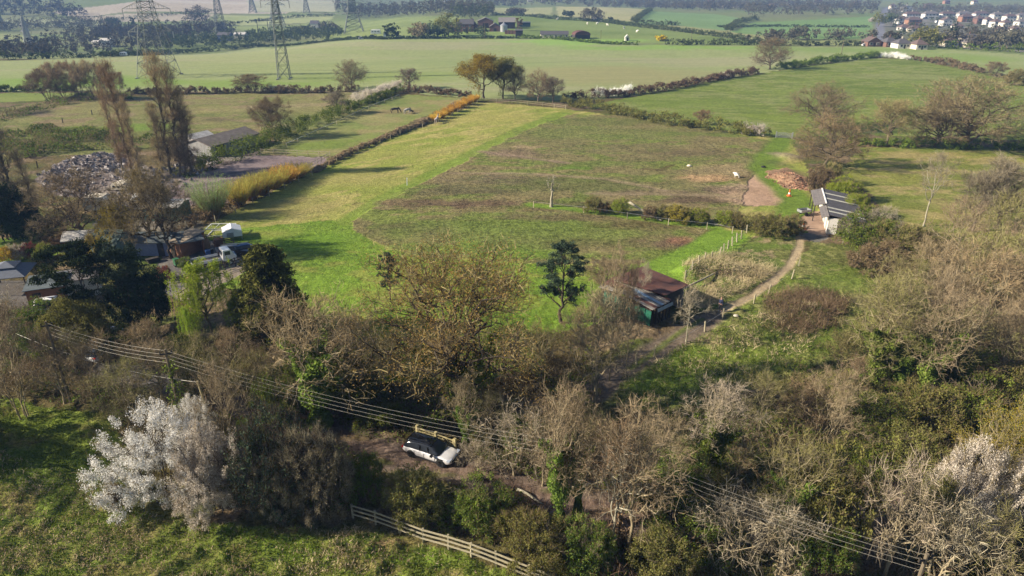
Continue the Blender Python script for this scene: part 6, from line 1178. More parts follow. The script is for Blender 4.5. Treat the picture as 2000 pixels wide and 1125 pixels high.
fence('arena_fence', [(645, 308), (620, 322), (598, 334)], 2.4, 1.2, TIMB, TIMB, (.6, 1.1), 'timber fence down the right side of the riding arena', rh=.1)
fence('dark_rail_fence', [(372, 462), (405, 472), (440, 480), (478, 490)], 1.9, 1.2, DARKW, DARKW, (.4, .8, 1.1), 'dark three railed fence between the yard and green field', rh=.1)
fence('dark_rail_fence', [(342, 560), (380, 548), (420, 535), (460, 520), (498, 508)], 2.0, 1.2, DARKW, DARKW, (.4, .8, 1.1), 'dark three railed fence along the drive beside the truck', rh=.1)
fence('dark_rail_fence', [(352, 590), (385, 566), (410, 556)], 1.8, 1.1, DARKW, DARKW, (.5, 1.0), 'short dark fence beside the concrete drive', rh=.1)
fence('board_fence', [(236, 486), (262, 480), (280, 476), (300, 472)], .5, 1.7, BROWNW, DARKW, (.5, 1.3), 'gappy fence of upright brown boards behind the blue hut', pw=.22, rh=.08)
fence('field_fence', [(1042, 406), (1140, 416), (1225, 428), (1305, 440), (1380, 448), (1430, 456)], 7.0, 1.1, TIMB, STEEL, (1.0,), 'sagging wire fence along the hawthorn line', rh=.025, rt=.025, wire=True)
fence('paddock_tape', [(560, 288), (640, 252), (720, 214), (780, 190)], 6.0, 1.1, TIMB, WHITEP, (.9,), 'thin white tape fence beside the dark paddock hedge', rh=.05, rt=.02, wire=True)
fence('field_fence', [(1560, 560 - 40), (1546, 545), (1500, 575), (1472, 592), (1410, 625), (1340, 672), (1277, 697), (1243, 712)], 4.6, 1.3, TIMB, STEEL, (1.0,), 'scattered thin posts along the lower side of the track', rh=.015, rt=.015, jit=.12, pw=.12, wire=True)
for px, py, t, lb in ((180, 224, 215, 'first dark post standing in the rough land at the left'), (123, 240, 231, 'second dark post standing in the rough land at the left'), (272, 199, 192, 'short post behind the poplars'), (291, 209, 200, 'post right of the short one behind the poplars'), (74, 328, 315, 'dark post at the edge of the rubble yard'), (795, 362, 348, 'thin white marker post at the edge of the grass strip'), (1555, 460, 441, 'dark gate post beside the stable yard')):
    A = GP(px, py); h = height_to(A, t); b = MB(); b.bar((0, 0, -.1), (0.05, 0, h), .16); b.box((0.05, 0, h), (.2, .2, .06)); tag(b.build('post', WHITEP if 'white' in lb else DARKW, None, A), lb, 'post')
# gates
def gate(A, B, h, m, label, bars=5, posts=True, double=False):
    rz, L = frame2(A, B); r = empty('field_gate', A, rz)
    n = 2 if double else 1
    for k in range(n):
        x0 = k * L / n + .06; x1 = (k + 1) * L / n - .06; b = MB()
        for q in range(bars): b.box(((x0 + x1) / 2, 0, .2 + q * (h - .25) / (bars - 1)), (x1 - x0, .05, .09))
        b.box((x0, 0, h / 2 + .05), (.1, .07, h)); b.box((x1, 0, h / 2 + .05), (.1, .07, h)); b.build('bars', m, r)
        b = MB(); b.bar((x0, .05, .2), ((x0 + x1) / 2, .05, h), .07, .05); b.bar((x1, .05, .2), ((x0 + x1) / 2, .05, h), .07, .05); b.build('brace', m, r)
    for x in ([-.1, L + .1] + ([L / 2] if double else [])): b = MB(); b.box((x, .02, h * .55), (.2, .2, h * 1.2)); b.build('post', m, r)
    return tag(r, label, 'gate')
gate(GP(818, 860), GP(887, 885), 1.1, TIMBY, 'yellow timber field gate behind the silver car', 4, double=True)
gate(GP(1516, 269), GP(1546, 271), 1.3, STEEL, 'pale metal gate between the poached field and the right meadow')
# ================================================================== PYLONS, POLES AND WIRES
def pylon(px, py, wpx, h, label, waist=.42, wf=.42, arms=((.33, 8), (.49, 8.5), (.65, 8)), rz=.15, name='pylon', steel=None, top=.12, bar=.11):
    A = GP(px, py); W = pxw(A, wpx) / 1.2; r = empty(name, A, rz); b = MB()
    def hw(f): return W / 2 * (1 + (wf - 1) * f / waist) if f < waist else W / 2 * (wf + (top - wf) * (f - waist) / (1 - waist))
    L = [0]; f = 0
    while f < 1: f += max(.035, .11 * (hw(f) / (W / 2))); L.append(min(f, 1))
    cs = ((-1, -1), (1, -1), (1, 1), (-1, 1))
    for a, c in zip(L[:-1], L[1:]):
        for k in range(4):
            p, q = cs[k], cs[(k + 1) % 4]; u, v = hw(a), hw(c)
            b.bar((p[0]*u, p[1]*u, a*h), (p[0]*v, p[1]*v, c*h), bar * 1.5); b.bar((p[0]*u, p[1]*u, a*h), (q[0]*v, q[1]*v, c*h), bar); b.bar((q[0]*u, q[1]*u, a*h), (p[0]*v, p[1]*v, c*h), bar)
            b.bar((p[0]*v, p[1]*v, c*h), (q[0]*v, q[1]*v, c*h), bar)
    b.build('tower', steel or STEELD, r)
    for f, al in arms:
        m = MB(); u = hw(f); v = hw(f + .05)
        for s in (-1, 1):
            tip = (s * al, 0, f * h)
            for y in (-1, 1):
                m.bar((s * u, y * u, f * h), tip, bar); m.bar((s * v, y * v, f * h + h * .05), tip, bar)
                for q in (.3, .6): m.bar((s * (u + (al - u) * q), y * u * (1 - q), f * h), (s * (v + (al - v) * q), y * v * (1 - q), f * h + h * .05 * (1 - q)), bar * .7)
        m.build('arm', steel or STEELD, r)
        for s in (-1, 1): i_ = MB(); i_.tube([(s * al, 0, f * h), (s * al, 0, f * h - 2.4)], .14, 6); i_.build('insulator', STEEL, r)
    for sx_ in (-1, 1):
        for sy_ in (-1, 1): m = MB(); m.box((sx_ * W / 2, sy_ * W / 2, .1), (1.0, 1.0, .5)); m.build('foot', CONC, r)
    tag(r, label, 'pylon', 'electricity pylons'); return r, h, rz
P1 = pylon(312, 149, 76, 50, 'big splayed lattice pylon standing in the crop field behind the poplars'); P2 = pylon(556, 154, 27, 44, 'slender lattice pylon standing in the crop field', wf=.55, waist=.5, arms=((.62, 5), (.76, 5), (.9, 4)))
P3 = pylon(544, 66, 40, 52, 'wide lattice pylon behind the slender one', arms=((.5, 9), (.66, 10), (.82, 8)), bar=.22); P4 = pylon(692, 64, 44, 44, 'splayed lattice pylon in the green field left of the mobile home', arms=((.42, 5), (.62, 6), (.8, 5)), waist=.4, bar=.22)
P5 = pylon(433, 66, 20, 46, 'straight sided lattice pylon behind the far works', wf=.7, waist=.5, arms=((.7, 6), (.85, 5)), bar=.22); P6 = pylon(62, 104, 26, 24, 'small pale pylon among the trees at the far left', arms=((.6, 3.5), (.78, 3)), steel=STEEL, bar=.14)
P7 = pylon(4, 60, 20, 30, 'dark pylon at the left edge on the far slope', arms=((.55, 6), (.75, 5)), bar=.25); P8 = pylon(494, 25, 16, 40, 'faint pylon on the hazy slope left of the double one', arms=((.5, 6),), bar=.3); P9 = pylon(599, 25, 14, 40, 'faint pylon on the hazy slope right of the double one', arms=((.5, 6),), bar=.3)
WIREM = mat('conductor cable', (.30,.30,.30), .6, 0, .1); WIREL = mat('bright cable', (.34,.32,.27), .5, 0, .1)
def wire(name, a, b, sag, rad, label, group, m=WIREM, n=24):
    a = Vector(a); b = Vector(b); P = [a.lerp(b, t) - Vector((0, 0, 4 * sag * t * (1 - t))) for t in np.linspace(0, 1, n)]; w = MB(); w.tube([p - a for p in P], rad, 4, cap=False); return tag(w.build(name, m, None, a), label, 'cable', group)
def tipof(Pt, f, al, s): r, h, rz = Pt; return r.location + Vector((s * al * math.cos(rz), s * al * math.sin(rz), f * h - 2.4))
for k, f in enumerate((.42, .62)):
    for s in (-1, 1): wire('power_cable', tipof(P4, f, 5, s), tipof(P3, (.5, .66)[k], 9, s), 3, .06, ('lower' if f < .5 else 'upper') + (' left' if s < 0 else ' right') + ' power cable between the two pylons by the mobile home', 'power cables by the mobile home')
def pole(px, py, top, label, arm=.9, rad=.13, name='utility_pole', m=BARK, lean=0, ivy=0, group='timber utility poles', h=None, at_top=False):
    A = G(px, py, h) if at_top else GP(px, py); A.z = ground_z(A.x, A.y); h = h or height_to(A, top); r = empty(name, A, .3); b = MB(); b.tube([(0, 0, -.2), (lean, 0, h)], [rad, rad * .75], 8); b.build('shaft', m, r)
    if arm: b = MB(); b.box((lean, 0, h - .4), (arm, .1, .1)); [b.tube([(lean + x, 0, h - .35), (lean + x, 0, h - .15)], .05, 6) for x in (-arm * .45, 0, arm * .45)]; b.build('crossarm', DARKW, r)
    if ivy:
        rng = np.random.default_rng(ivy); n = 900; z = rng.random(n) * h * .85; c = Cloud(); d = rng.normal(size=(n, 3)) * [.25, .25, .1] * (1 + .6 * np.sin(z * 2))[:, None]; d[:, 2] += z; d[:, 0] += lean * z / h
        c.add(leaves(d, .18, rng), rng.random(n), 4); o = bpy.data.objects.new('ivy', c.mesh('ivy', M_['leaf_ivy' if ivy != 7 else 'twig_russet'])); link(o, r)
    tag(r, label, 'utility pole', group); return r.location + Vector((lean, 0, h))
pole(947, 76, 45, 'utility pole before the farmyard'); pole(1173, 85, 59, 'utility pole on the bank right of the red dutch barn'); pole(1349, 88, 54, 'utility pole at the right end of the bank'); pole(1641, 118, 76, 'utility pole on the clipped hedge right of the lone oak', rad=.16)
hp = empty('double_pole', GP(515, 66), .0); 
for x in (-5, 5): b = MB(); b.tube([(x, 0, -3), (x, 0, 12)], .3, 6); b.build('pole', DARKW, hp)
b = MB(); b.box((0, 0, 12), (20, .5, .5)); b.build('crossbeam', DARKW, hp); tag(hp, 'two legged timber pole with a long crossbeam left of the slender pylon', 'utility pole')
tA = pole(90, 632, None, 'utility pole in the trees at the left end of the near wires', h=8.0, at_top=True); tB = pole(322, 682, None, 'ivy grown utility pole beside the lane at the left', ivy=5, h=8.0, at_top=True); tD = pole(1222, 875, None, 'red creeper covered utility pole over the lane', ivy=7, h=7.6, at_top=True); tE = pole(1810, 1085, None, 'utility pole hidden in the trees at the lower right', h=7.0, at_top=True)
for k in range(4):
    dz = Vector((0, 0, -.1 - .36 * k))
    for a, b, nm in ((tA, tB, 'left'), (tB, tD, 'middle'), (tD, tE, 'right')):
        wire('overhead_cable', a + dz, b + dz, .9 if nm == 'middle' else .4, .007, ('topmost', 'second', 'third', 'lowest')[k] + ' of the four near overhead cables, %s span' % nm, 'four near overhead cables', WIREL, 30)
tF = pole(425, 862, None, 'thin leaning telephone pole behind the white blossom', 0, .1, h=5.8, lean=-.5, m=TIMBY); wire('telephone_cable', tF - Vector((0, 0, .2)), GP(60, 735, 0) + Vector((0, 0, 4.5)), .8, .018, 'single telephone cable left of the leaning pole', None, WIREL)
# ================================================================== VEHICLES
def paint(name, col, metal=.3, rough=.3):
    m = mat(name, col, rough, metal, .06, 1.0, 0, .5); m.node_tree.nodes['Principled BSDF'].inputs['Coat Weight'].default_value = .6; return m
SILVER = paint('silver car paint', (.78,.78,.82), .25, .3); BLACKP = paint('gloss black', (.012,.012,.015), .1, .15); WHITEC = paint('white car paint', (.75,.76,.78), .05, .3); BLUEC = paint('blue car paint', (.05,.12,.28), .2, .3); DARKC = paint('dark car paint', (.03,.03,.035), .2, .3); RIM = mat('grey alloy', (.05,.05,.055), .35, .7); LAMPG = mat('clear lamp glass', (.35,.4,.5), .1, 0, .1, 1, 0, .8); REDL = mat('red lamp glass', (.4,.01,.01), .2)
def loft(b, secs, mi=0):
    """secs: list of (x, [(y,z)...]) half sections mirrored -> closed skin"""
    n = len(secs[0][1]); rings = []
    for x, pr in secs: rings.append([(x, y, z) for y, z in pr] + [(x, -y, z) for y, z in reversed(pr)])
    m = 2 * n; V = [p for r_ in rings for p in r_]; F = [(i*m+k, (i+1)*m+k, (i+1)*m+(k+1) % m, i*m+(k+1) % m) for i in range(len(rings)-1) for k in range(m)]
    F.append(tuple(range(m))); F.append(tuple((len(rings)-1)*m + k for k in reversed(range(m)))); b.add(V, F, mi)
def seam(r, x, y, H):
    t = MB(); t.box((x, y, H * .38), (.014, .02, H * .36)); return t.build('door_seam', DARKC, r)
def car(A, rz, label, pm, L=4.8, W=1.93, H=1.66, roofm=None, hood=.62, kind='suv', grp=None, simple=False, name='parked_car'):
    r = empty(name, A, rz); b = MB(); wb = L * .3; wr = H * .225; hw = W / 2
    belt = H * .60; z0 = H * .16
    st = [(-.5, .80, .52, .93), (-.485, .90, .58, .97), (-.42, .97, .62, 1.0), (-.2, 1.0, .625, 1.0), (.05, 1.0, .615, 1.0), (.22, .99, .60, .99), (.34, .975, .575, .95), (.44, .93, .53, .86), (.485, .84, .47, .8), (.5, .74, .42, .76)]
    secs = []
    for fx, fw, zt, zs in st:
        y = hw * fw; zt = H * zt; lo = z0 + (.10 * H if abs(fx) > .47 else 0)
        secs.append((fx * L, [(0, lo), (y * .82, lo), (y * .95, lo + .06), (y, lo + (zt - lo) * .42), (y * .985, lo + (zt - lo) * .72), (y * .90, zt * .965 + .0), (y * .72, zt), (0, zt + .02 * H)]))
    loft(b, secs); body = b.build('body', pm, r, smooth=True); mo = body.modifiers.new('smooth', 'SUBSURF'); mo.levels = mo.render_levels = 2
    g = MB(); zt = H; gs = [(-.485, .74, .60, .62), (-.455, .78, .70, .86), (-.40, .76, .93, .95), (-.2, .77, .985, .985), (0, .77, 1.0, 1.0), (.09, .76, .975, .975), (.2, .80, .76, .76), (.275, .82, .60, .60)]
    secs = [(fx * L, [(0, H * .52), (hw * .90, H * .52), (hw * .905, H * .60), (hw * (.90 - .16 * (zz - .6) / .4), H * (.6 + (zz - .6) * .7)), (hw * fw * .93, H * zz * .985), (hw * fw * .55, H * zz), (0, H * zz + .01)]) for fx, fw, zz, _ in gs]
    loft(g, secs); gl = g.build('windows', GLASS, r, smooth=True); mo = gl.modifiers.new('smooth', 'SUBSURF'); mo.levels = mo.render_levels = 1
    rf = MB(); secs = [(fx * L, [(0, H * zz - .03), (hw * fw * .84, H * zz - .035), (hw * fw * .86, H * zz), (hw * fw * .5, H * zz + .025), (0, H * zz + .03)]) for fx, fw, zz in ((-.43, .76, .935), (-.38, .77, .965), (-.2, .77, .99), (0, .77, 1.0), (.08, .76, .985))]
    loft(rf, secs); rf.build('roof', roofm or pm, r, smooth=True)
    if not simple:
        for sy in (-1, 1):     # pillars, sill trim, door lines, handles
            t = MB(); t.bar((-.12 * L, sy * hw * .895, H * .60), (-.13 * L, sy * hw * .80, H * .93), .07, .03); t.bar((.06 * L, sy * hw * .895, H * .6), (.03 * L, sy * hw * .8, H * .94), .06, .03); t.build('pillar', BLACKP, r)
            t = MB(); t.box((0, sy * hw * .97, z0 + .05), (L * .56, .06, .12)); t.build('sill', DARKC, r)
            [bx_ for x in (.19 * L, -.03 * L, -.23 * L) for bx_ in (seam(r, x, sy * hw, H),)]
            t = MB(); t.box((.15 * L, sy * (hw + .12), H * .63), (.2, .22, .15)); t.build('mirror', BLACKP, r)
            t = MB(); t.box((.455 * L, sy * hw * .70, H * .47), (.26, .42, .09)); t.build('headlight', LAMPG, r)
            t = MB(); t.box((-.485 * L, sy * hw * .72, H * .52), (.1, .4, .1)); t.build('tail_light', REDL, r)
            t = MB(); t.box((.30 * L, sy * hw * .975, H * .49), (.36, .03, .05)); t.build('wing_vent', BLACKP, r)
        t = MB(); t.box((.497 * L, 0, H * .35), (.06, W * .6, .2)); t.build('grille', BLACKP, r)
    for sx in (-wb, wb * 1.0):
        for sy in (-1, 1):
            a = MB(); a.tube([(sx, sy * (hw - .24), wr), (sx, sy * (hw - .012), wr)], wr * 1.16, 22); a.build('wheel_arch', RUBB, r)
            w = MB(); w.tube([(sx, sy * (hw - .22), wr), (sx, sy * (hw - .18), wr), (sx, sy * (hw - .02), wr), (sx, sy * (hw + .012), wr)], [wr * .92, wr, wr, wr * .93], 24); wo_ = w.build('wheel', RUBB, r, smooth=False)
            q = MB(); q.tube([(sx, sy * (hw), wr), (sx, sy * (hw + .018), wr)], wr * .25, 12)
            for k in range(10): an = k * math.pi / 5; q.bar((sx, sy * (hw + .022), wr), (sx + math.cos(an) * wr * .74, sy * (hw + .022), wr + math.sin(an) * wr * .74), .035, .02)
            q.tube([(sx, sy * (hw + .005), wr), (sx, sy * (hw + .02), wr)], wr * .30, 14); q.build('rim', RIM, wo_)
    return tag(r, label, 'car', grp)
Ac = GP(800, 893); Bc = GP(864, 914); rzc, _ = frame2(Ac, Bc); mid = (Ac + Bc) / 2; nrm = Vector((-math.sin(rzc), math.cos(rzc), 0)); mid = mid + nrm * .84; mid.z = ground_z(mid.x, mid.y) + .05
car(mid, rzc, 'silver sport utility car with a black roof parked on the lane', SILVER, 4.4, 1.78, 1.42, BLACKP)
GC = 'cars parked about the gardens and farm'
A = GP(112, 612); car(A, .35, 'white off-road car beside the grey green thicket', WHITEC, 4.3, 1.8, 1.9, grp=GC)
A = GP(205, 694); car(A, 1.35, 'white and blue hatchback parked under the dark pine', WHITEC, 3.9, 1.72, 1.45, grp=GC, simple=False)
A = GP(204, 668); car(A, 1.25, 'dark car parked behind the white hatchback', DARKC, 4.1, 1.75, 1.45, grp=GC)
A = GP(4, 650); car(A, 1.5, 'blue van-like car cut by the left edge', BLUEC, 4.6, 1.9, 2.0, grp=GC)
A = GP(462, 497); car(A, .2, 'grey car parked behind the flatbed truck', paint('grey car paint', (.22,.23,.25)), 4.1, 1.75, 1.45, grp=GC)
for px, py, m_, rz_, lb in ((707, 76.5, WHITEC, .3, 'white car left of the mobile home'), (728, 72, DARKC, .3, 'dark car in front of the mobile home'), (782, 73.5, WHITEC, .1, 'white car right of the dark yew'), (1690, 90, WHITEC, .2, 'white car beside the gabled bungalow')):
    car(GP(px, py), rz_, lb, m_, 4.4, 1.8, 1.5, grp=GC, simple=True)
caravan(242, 110, 12, 'white van on the track at the far side of the crop field', 2.2, .1, WHITEC, 'vehicles in the distance', 2, 'parked_van', 'van')
caravan(1830, 45, 8, 'white van parked between the white houses', 2.2, .3, WHITEC, 'vehicles in the distance', 2, 'parked_van', 'van')
# flatbed truck
A = GP(418, 519); tr = empty('flatbed_truck', A, .62); L_ = 5.6
b = MB(); b.box((0, 0, .55), (L_, .8, .2)); b.build('chassis', DARKC, tr)
b = MB(); b.box((-.9, 0, .85), (3.6, 1.95, .1)); b.build('bed', mat('worn truck bed', (.12,.11,.10), .9), tr)
for y in (-1, 1): b = MB(); b.box((-.9, y * .98, 1.05), (3.6, .05, .38)); b.build('side_board', WHITEC, tr)
b = MB(); b.box((-2.7, 0, 1.05), (.05, 1.95, .38)); b.build('tail_board', WHITEC, tr)
b = MB(); b.prism([(1.05, .5), (2.75, .5), (2.8, 1.15), (2.5, 1.35), (2.15, 2.05), (1.15, 2.1)], -.92, .92); cb = b.build('cab', WHITEC, tr, bevel=.05)
b = MB(); b.prism([(2.53, 1.36), (2.56, 1.36), (2.22, 2.0), (2.19, 2.0)], -.8, .8); b.build('windscreen', GLASS, cb); b = MB(); [b.box((1.7, y * .93, 1.65), (.7, .04, .5)) for y in (-1, 1)]; b.box((1.03, 0, 1.65), (.05, 1.3, .5)); b.build('cab_window', GLASS, cb)
for x in (-1.7, 1.95):
    for y in (-1, 1): w = MB(); w.tube([(x, y * .7, .35), (x, y * .93, .35)], .35, 18); wo_ = w.build('wheel', RUBB, tr); w = MB(); w.tube([(x, y * .93, .35), (x, y * .95, .35)], .18, 10); w.build('hub', WHITEC, wo_)
tag(tr, 'white flatbed truck with an open bed parked on the drive', 'truck')
def trailer(px, py, rz, label, s=1.0, m=STEEL):
    A = GP(px, py); r = empty('small_trailer', A, rz); b = MB(); b.box((0, 0, .6 * s), (1.8 * s, 1.1 * s, .08)); [b.box((0, y * .55 * s, .8 * s), (1.8 * s, .04, .36 * s)) for y in (-1, 1)]; [b.box((x * .9 * s, 0, .8 * s), (.04, 1.1 * s, .36 * s)) for x in (-1, 1)]; b.build('body', m, r)
    b = MB(); b.bar((.9 * s, 0, .55 * s), (2.0 * s, 0, .45 * s), .07); b.build('drawbar', DARKC, r)
    for y in (-1, 1): w = MB(); w.tube([(0, y * .6 * s, .3 * s), (0, y * .75 * s, .3 * s)], .3 * s, 14); w.build('wheel', RUBB, r)
    return tag(r, label, 'trailer', 'small trailers')
trailer(1569, 420, .3, 'small grey trailer beside the concrete stable yard'); trailer(438, 497, .5, 'small grey trailer behind the truck cab'); trailer(478, 500, -.2, 'small dark trailer at the right end of the yard', m=DARKC)
def bin_(px, py, m, label):
    A = GP(px, py); r = empty('wheelie_bin', A, .3 * (px % 7)); b = MB(); b.prism([(-.25, .05), (.25, .05), (.31, 1.0), (-.31, 1.0)], -.27, .27); b.build('body', m, r); b = MB(); b.box((0, 0, 1.03), (.66, .62, .06)); b.build('lid', m, r); b = MB(); b.tube([(-.28, -.25, .1), (-.28, .25, .1)], .1, 8); b.build('wheel', RUBB, r); tag(r, label, 'bin', 'bins in the yard')
BINB = mat('blue plastic', (.04,.10,.28), .6); BINK = mat('dark plastic', (.03,.035,.035), .6); BING = mat('green plastic', (.03,.12,.05), .6)
bin_(408, 503, BINB, 'blue wheelie bin between the open shed and the truck'); bin_(414, 500, BINK, 'dark wheelie bin beside the blue one'); bin_(346, 520, BING, 'green wheelie bin in front of the brown shed')
def stack(px, py, n, w, d, m, label, name='timber_stack', cat='timber stack'):
    A = GP(px, py); b = MB(); rr = random.Random(px)
    for k in range(n): b.box((rr.uniform(-.08, .08), rr.uniform(-.06, .06), .08 + k * .15), (w * rr.uniform(.85, 1.05), d, .11), rr.uniform(-.05, .05))
    tag(b.build(name, m, None, A, rr.uniform(0, 1)), label, cat)
stack(445, 488, 5, 1.6, 1.0, TIMB, 'stack of pale planks beside the dark rail fence'); stack(375, 548, 4, 1.4, .9, PLY, 'low stack of boards on the concrete drive'); stack(428, 480, 7, 1.2, 1.0, BROWNW, 'pile of brown pallets behind the truck', 'pallet_pile', 'pallets'); stack(300, 512, 4, 1.6, .7, DARKW, 'dark timber pile in front of the blue hut')
car(GP(484, 494), .5, 'small blue car at the far end of the yard', BLUEC, 3.8, 1.65, 1.4, grp=GC, simple=True); car(GP(150, 640), .9, 'dark blue car half hidden by the grey green thicket', DARKC, 4.2, 1.75, 1.45, grp=GC, simple=True)
# cones, logs and odd things
def cone(px, py, label):
    A = GP(px, py); r = empty('traffic_cone', A); b = MB(); b.box((0, 0, .03), (.55, .55, .06)); b.build('base', ORANGE, r); b = MB(); b.lathe([(.2, .06), (.16, .3), (.13, .31), (.11, .5), (.05, .95)], 14); c = b.build('cone', ORANGE, r); b = MB(); b.lathe([(.168, .3), (.135, .5)], 14); b.build('stripe', WHITEP, c); r.scale = (1.25,) * 3; tag(r, label, 'traffic cone', 'orange traffic cones')
cone(1541, 383, 'orange traffic cone on the grass above the stable yard'); cone(1568, 447, 'orange traffic cone on the concrete of the stable yard')
def log(a, b, rad, label, arcs=.0, m=BARKP):
    A, B = GP(*a), GP(*b); P = [A.lerp(B, t) + Vector((0, 0, rad + arcs * (1 - t) ** 2 + .1 * math.sin(5 * t))) - A for t in np.linspace(0, 1, 9)]; t_ = MB(); t_.tube(P, [rad * (1 - .5 * k / 8) for k in range(9)], 8); o = t_.build('fallen_log', m, None, A, smooth=True); tag(o, label, 'log')
log((1226, 410), (1292, 432), .22, 'long pale fallen log beside the hawthorn line', 1.2); log((1395, 440), (1430, 446), .14, 'thin pale log at the right end of the hawthorn line'); log((1010, 960), (1060, 985), .12, 'thin dead log on the bank of the lane'); log((1300, 588), (1400, 540), .16, 'pale fallen branch among the straw tussocks')
def stone(px, py, s, label, m=STONE, name='boulder', cat='boulder'):
    A = GP(px, py); rng = random.Random(px); b = MB(); n = 10; prof = [(0.01, 0), (.8, .02), (1, .35), (.85, .75), (.45, 1.0), (.01, 1.05)]; b.lathe([(r_ * s * rng.uniform(.9, 1.1), z * s * .8) for r_, z in prof], n)
    for i in range(len(b.v)): x, y, z = b.v[i]; b.v[i] = (x * rng.uniform(.85, 1.15) * 1.2, y * rng.uniform(.85, 1.15), z)
    tag(b.build(name, m, None, A, smooth=True), label, cat)
stone(1346, 325, .42, 'cream rounded boulder lying in the poached field', mat('cream stone', (.72,.66,.52), .9)); stone(1491, 327, .42, 'small black object on the green margin of the field', RUBB, 'black_object', 'object'); stone(1437, 620, .25, 'pale stone beside the track below the person')  # the black object is of unknown kind, built on the boulder shape
# rubble: too many pieces to count
rng_ = np.random.default_rng(77); Q = np.concatenate([scatter_poly([(80, 352), (110, 325), (190, 300), (245, 303), (250, 330), (160, 350), (110, 362)], 1100, rng_), scatter_poly([(66, 352), (110, 322), (240, 300), (300, 332), (380, 352), (330, 392), (250, 410), (110, 380)], 1500, rng_), scatter_poly([(300, 330), (380, 300), (430, 300), (420, 330), (360, 350)], 500, rng_)])
zz = gzv(Q[:, 0], Q[:, 1]); s_ = .08 + .7 * rng_.random(len(Q)) ** 5; c = Cloud(); P = np.stack([Q[:, 0], Q[:, 1], zz + s_ * .3], 1); o0 = P.mean(0)
for k in range(3): c.add(leaves(P - o0 + rng_.normal(size=P.shape) * .08, s_ * 1.5, rng_, .8), rng_.random(len(P)), 4)
M_['rubble'] = leafmat('rubble', (.17,.14,.125), (.58,.55,.54), 0); o = bpy.data.objects.new('rubble', c.mesh('rubble', M_['rubble'])); link(o); o.location = o0; tag(o, kind='stuff')
Q = scatter_poly([(1490, 345), (1530, 335), (1580, 355), (1575, 372), (1530, 366)], 260, rng_); P = np.stack([Q[:, 0], Q[:, 1], gzv(Q[:, 0], Q[:, 1]) + .06], 1); o0 = P.mean(0); c = Cloud(); M_['clod'] = leafmat('clod', (.26,.15,.09), (.45,.28,.18), 0); c.add(leaves(P - o0, .45, rng_, .6), rng_.random(len(P)), 4); o = bpy.data.objects.new('soil_clods', c.mesh('soil_clods', M_['clod'])); link(o); o.location = o0; tag(o, kind='stuff')
# ================================================================== PEOPLE AND ANIMALS
def skin(name, verts, edges, radii, m, parent, lv=2):
    me = bpy.data.meshes.new(name); me.from_pydata(verts, edges, []); me.materials.append(m); o = bpy.data.objects.new(name, me); link(o, parent)
    md = o.modifiers.new('skin', 'SKIN'); me.skin_vertices.new(name='skin') if not len(me.skin_vertices) else None
    for i, rr in enumerate(radii): me.skin_vertices[0].data[i].radius = rr if isinstance(rr, tuple) else (rr, rr)
    me.skin_vertices[0].data[0].use_root = True; s = o.modifiers.new('sub', 'SUBSURF'); s.levels = s.render_levels = lv; return o
SKINM = mat('skin', (.45,.27,.2), .6, 0, .1); NAVY = mat('navy cloth', (.018,.025,.06), .9, 0, .3, 5); BLACKC = mat('black cloth', (.012,.012,.014), .9, 0, .3, 5); HAIR = mat('brown hair', (.06,.035,.02), .8); WHITEB = mat('white trainers', (.6,.6,.6), .6)
A = GP(1406, 609); pe = empty('person', A, 2.2)
V = [(0,0,.94),(0,0,1.12),(0,0,1.36),(0,0,1.48),(0,.01,1.56),(0,0.02,1.68),(0,.01,1.74),(.16,0,1.42),(.22,-.02,1.16),(.20,.10,.92),(.19,.16,.86),(-.16,0,1.42),(-.23,-.03,1.15),(-.22,.06,.90),(-.21,.09,.83),(.10,0,.86),(.12,.06,.50),(.12,-.04,.09),(.12,.12,.05),(-.10,0,.86),(-.11,-.02,.50),(-.12,-.14,.10),(-.12,.02,.05)]
E = [(0,1),(1,2),(2,3),(3,4),(4,5),(5,6),(2,7),(7,8),(8,9),(9,10),(2,11),(11,12),(12,13),(13,14),(0,15),(15,16),(16,17),(17,18),(0,19),(19,20),(20,21),(21,22)]
Rr = [.15,.14,.16,.07,.06,.095,.07,.075,.052,.04,.035,.075,.052,.04,.035,.1,.07,.05,.045,.1,.07,.05,.045]
skin('body', V, E, Rr, SKINM, pe)
skin('jacket', [(0,0,.90),(0,0,1.15),(0,0,1.38),(.17,0,1.42),(.225,-.02,1.16),(.205,.09,.94),(-.17,0,1.42),(-.235,-.03,1.15),(-.225,.05,.92)], [(0,1),(1,2),(2,3),(3,4),(4,5),(2,6),(6,7),(7,8)], [.18,.17,.185,.1,.075,.06,.1,.075,.06], NAVY, pe)
skin('trousers', [(0,0,.92),(.10,0,.84),(.12,.06,.50),(.12,-.03,.12),(-.10,0,.84),(-.11,-.02,.50),(-.12,-.13,.13)], [(0,1),(1,2),(2,3),(0,4),(4,5),(5,6)], [.16,.12,.09,.075,.12,.09,.075], BLACKC, pe)
skin('shoes', [(.12,-.05,.06),(.12,.16,.05)], [(0,1)], [.06,.05], WHITEB, pe, 1); skin('shoes', [(-.12,-.15,.06),(-.12,.06,.05)], [(0,1)], [.06,.05], WHITEB, pe, 1)
skin('hair', [(0,-.02,1.70),(0,-.03,1.765),(0,.02,1.79)], [(0,1),(1,2)], [.1,.085,.06], HAIR, pe, 1)
tag(pe, 'person in a navy jacket and dark trousers walking on the track', 'person')
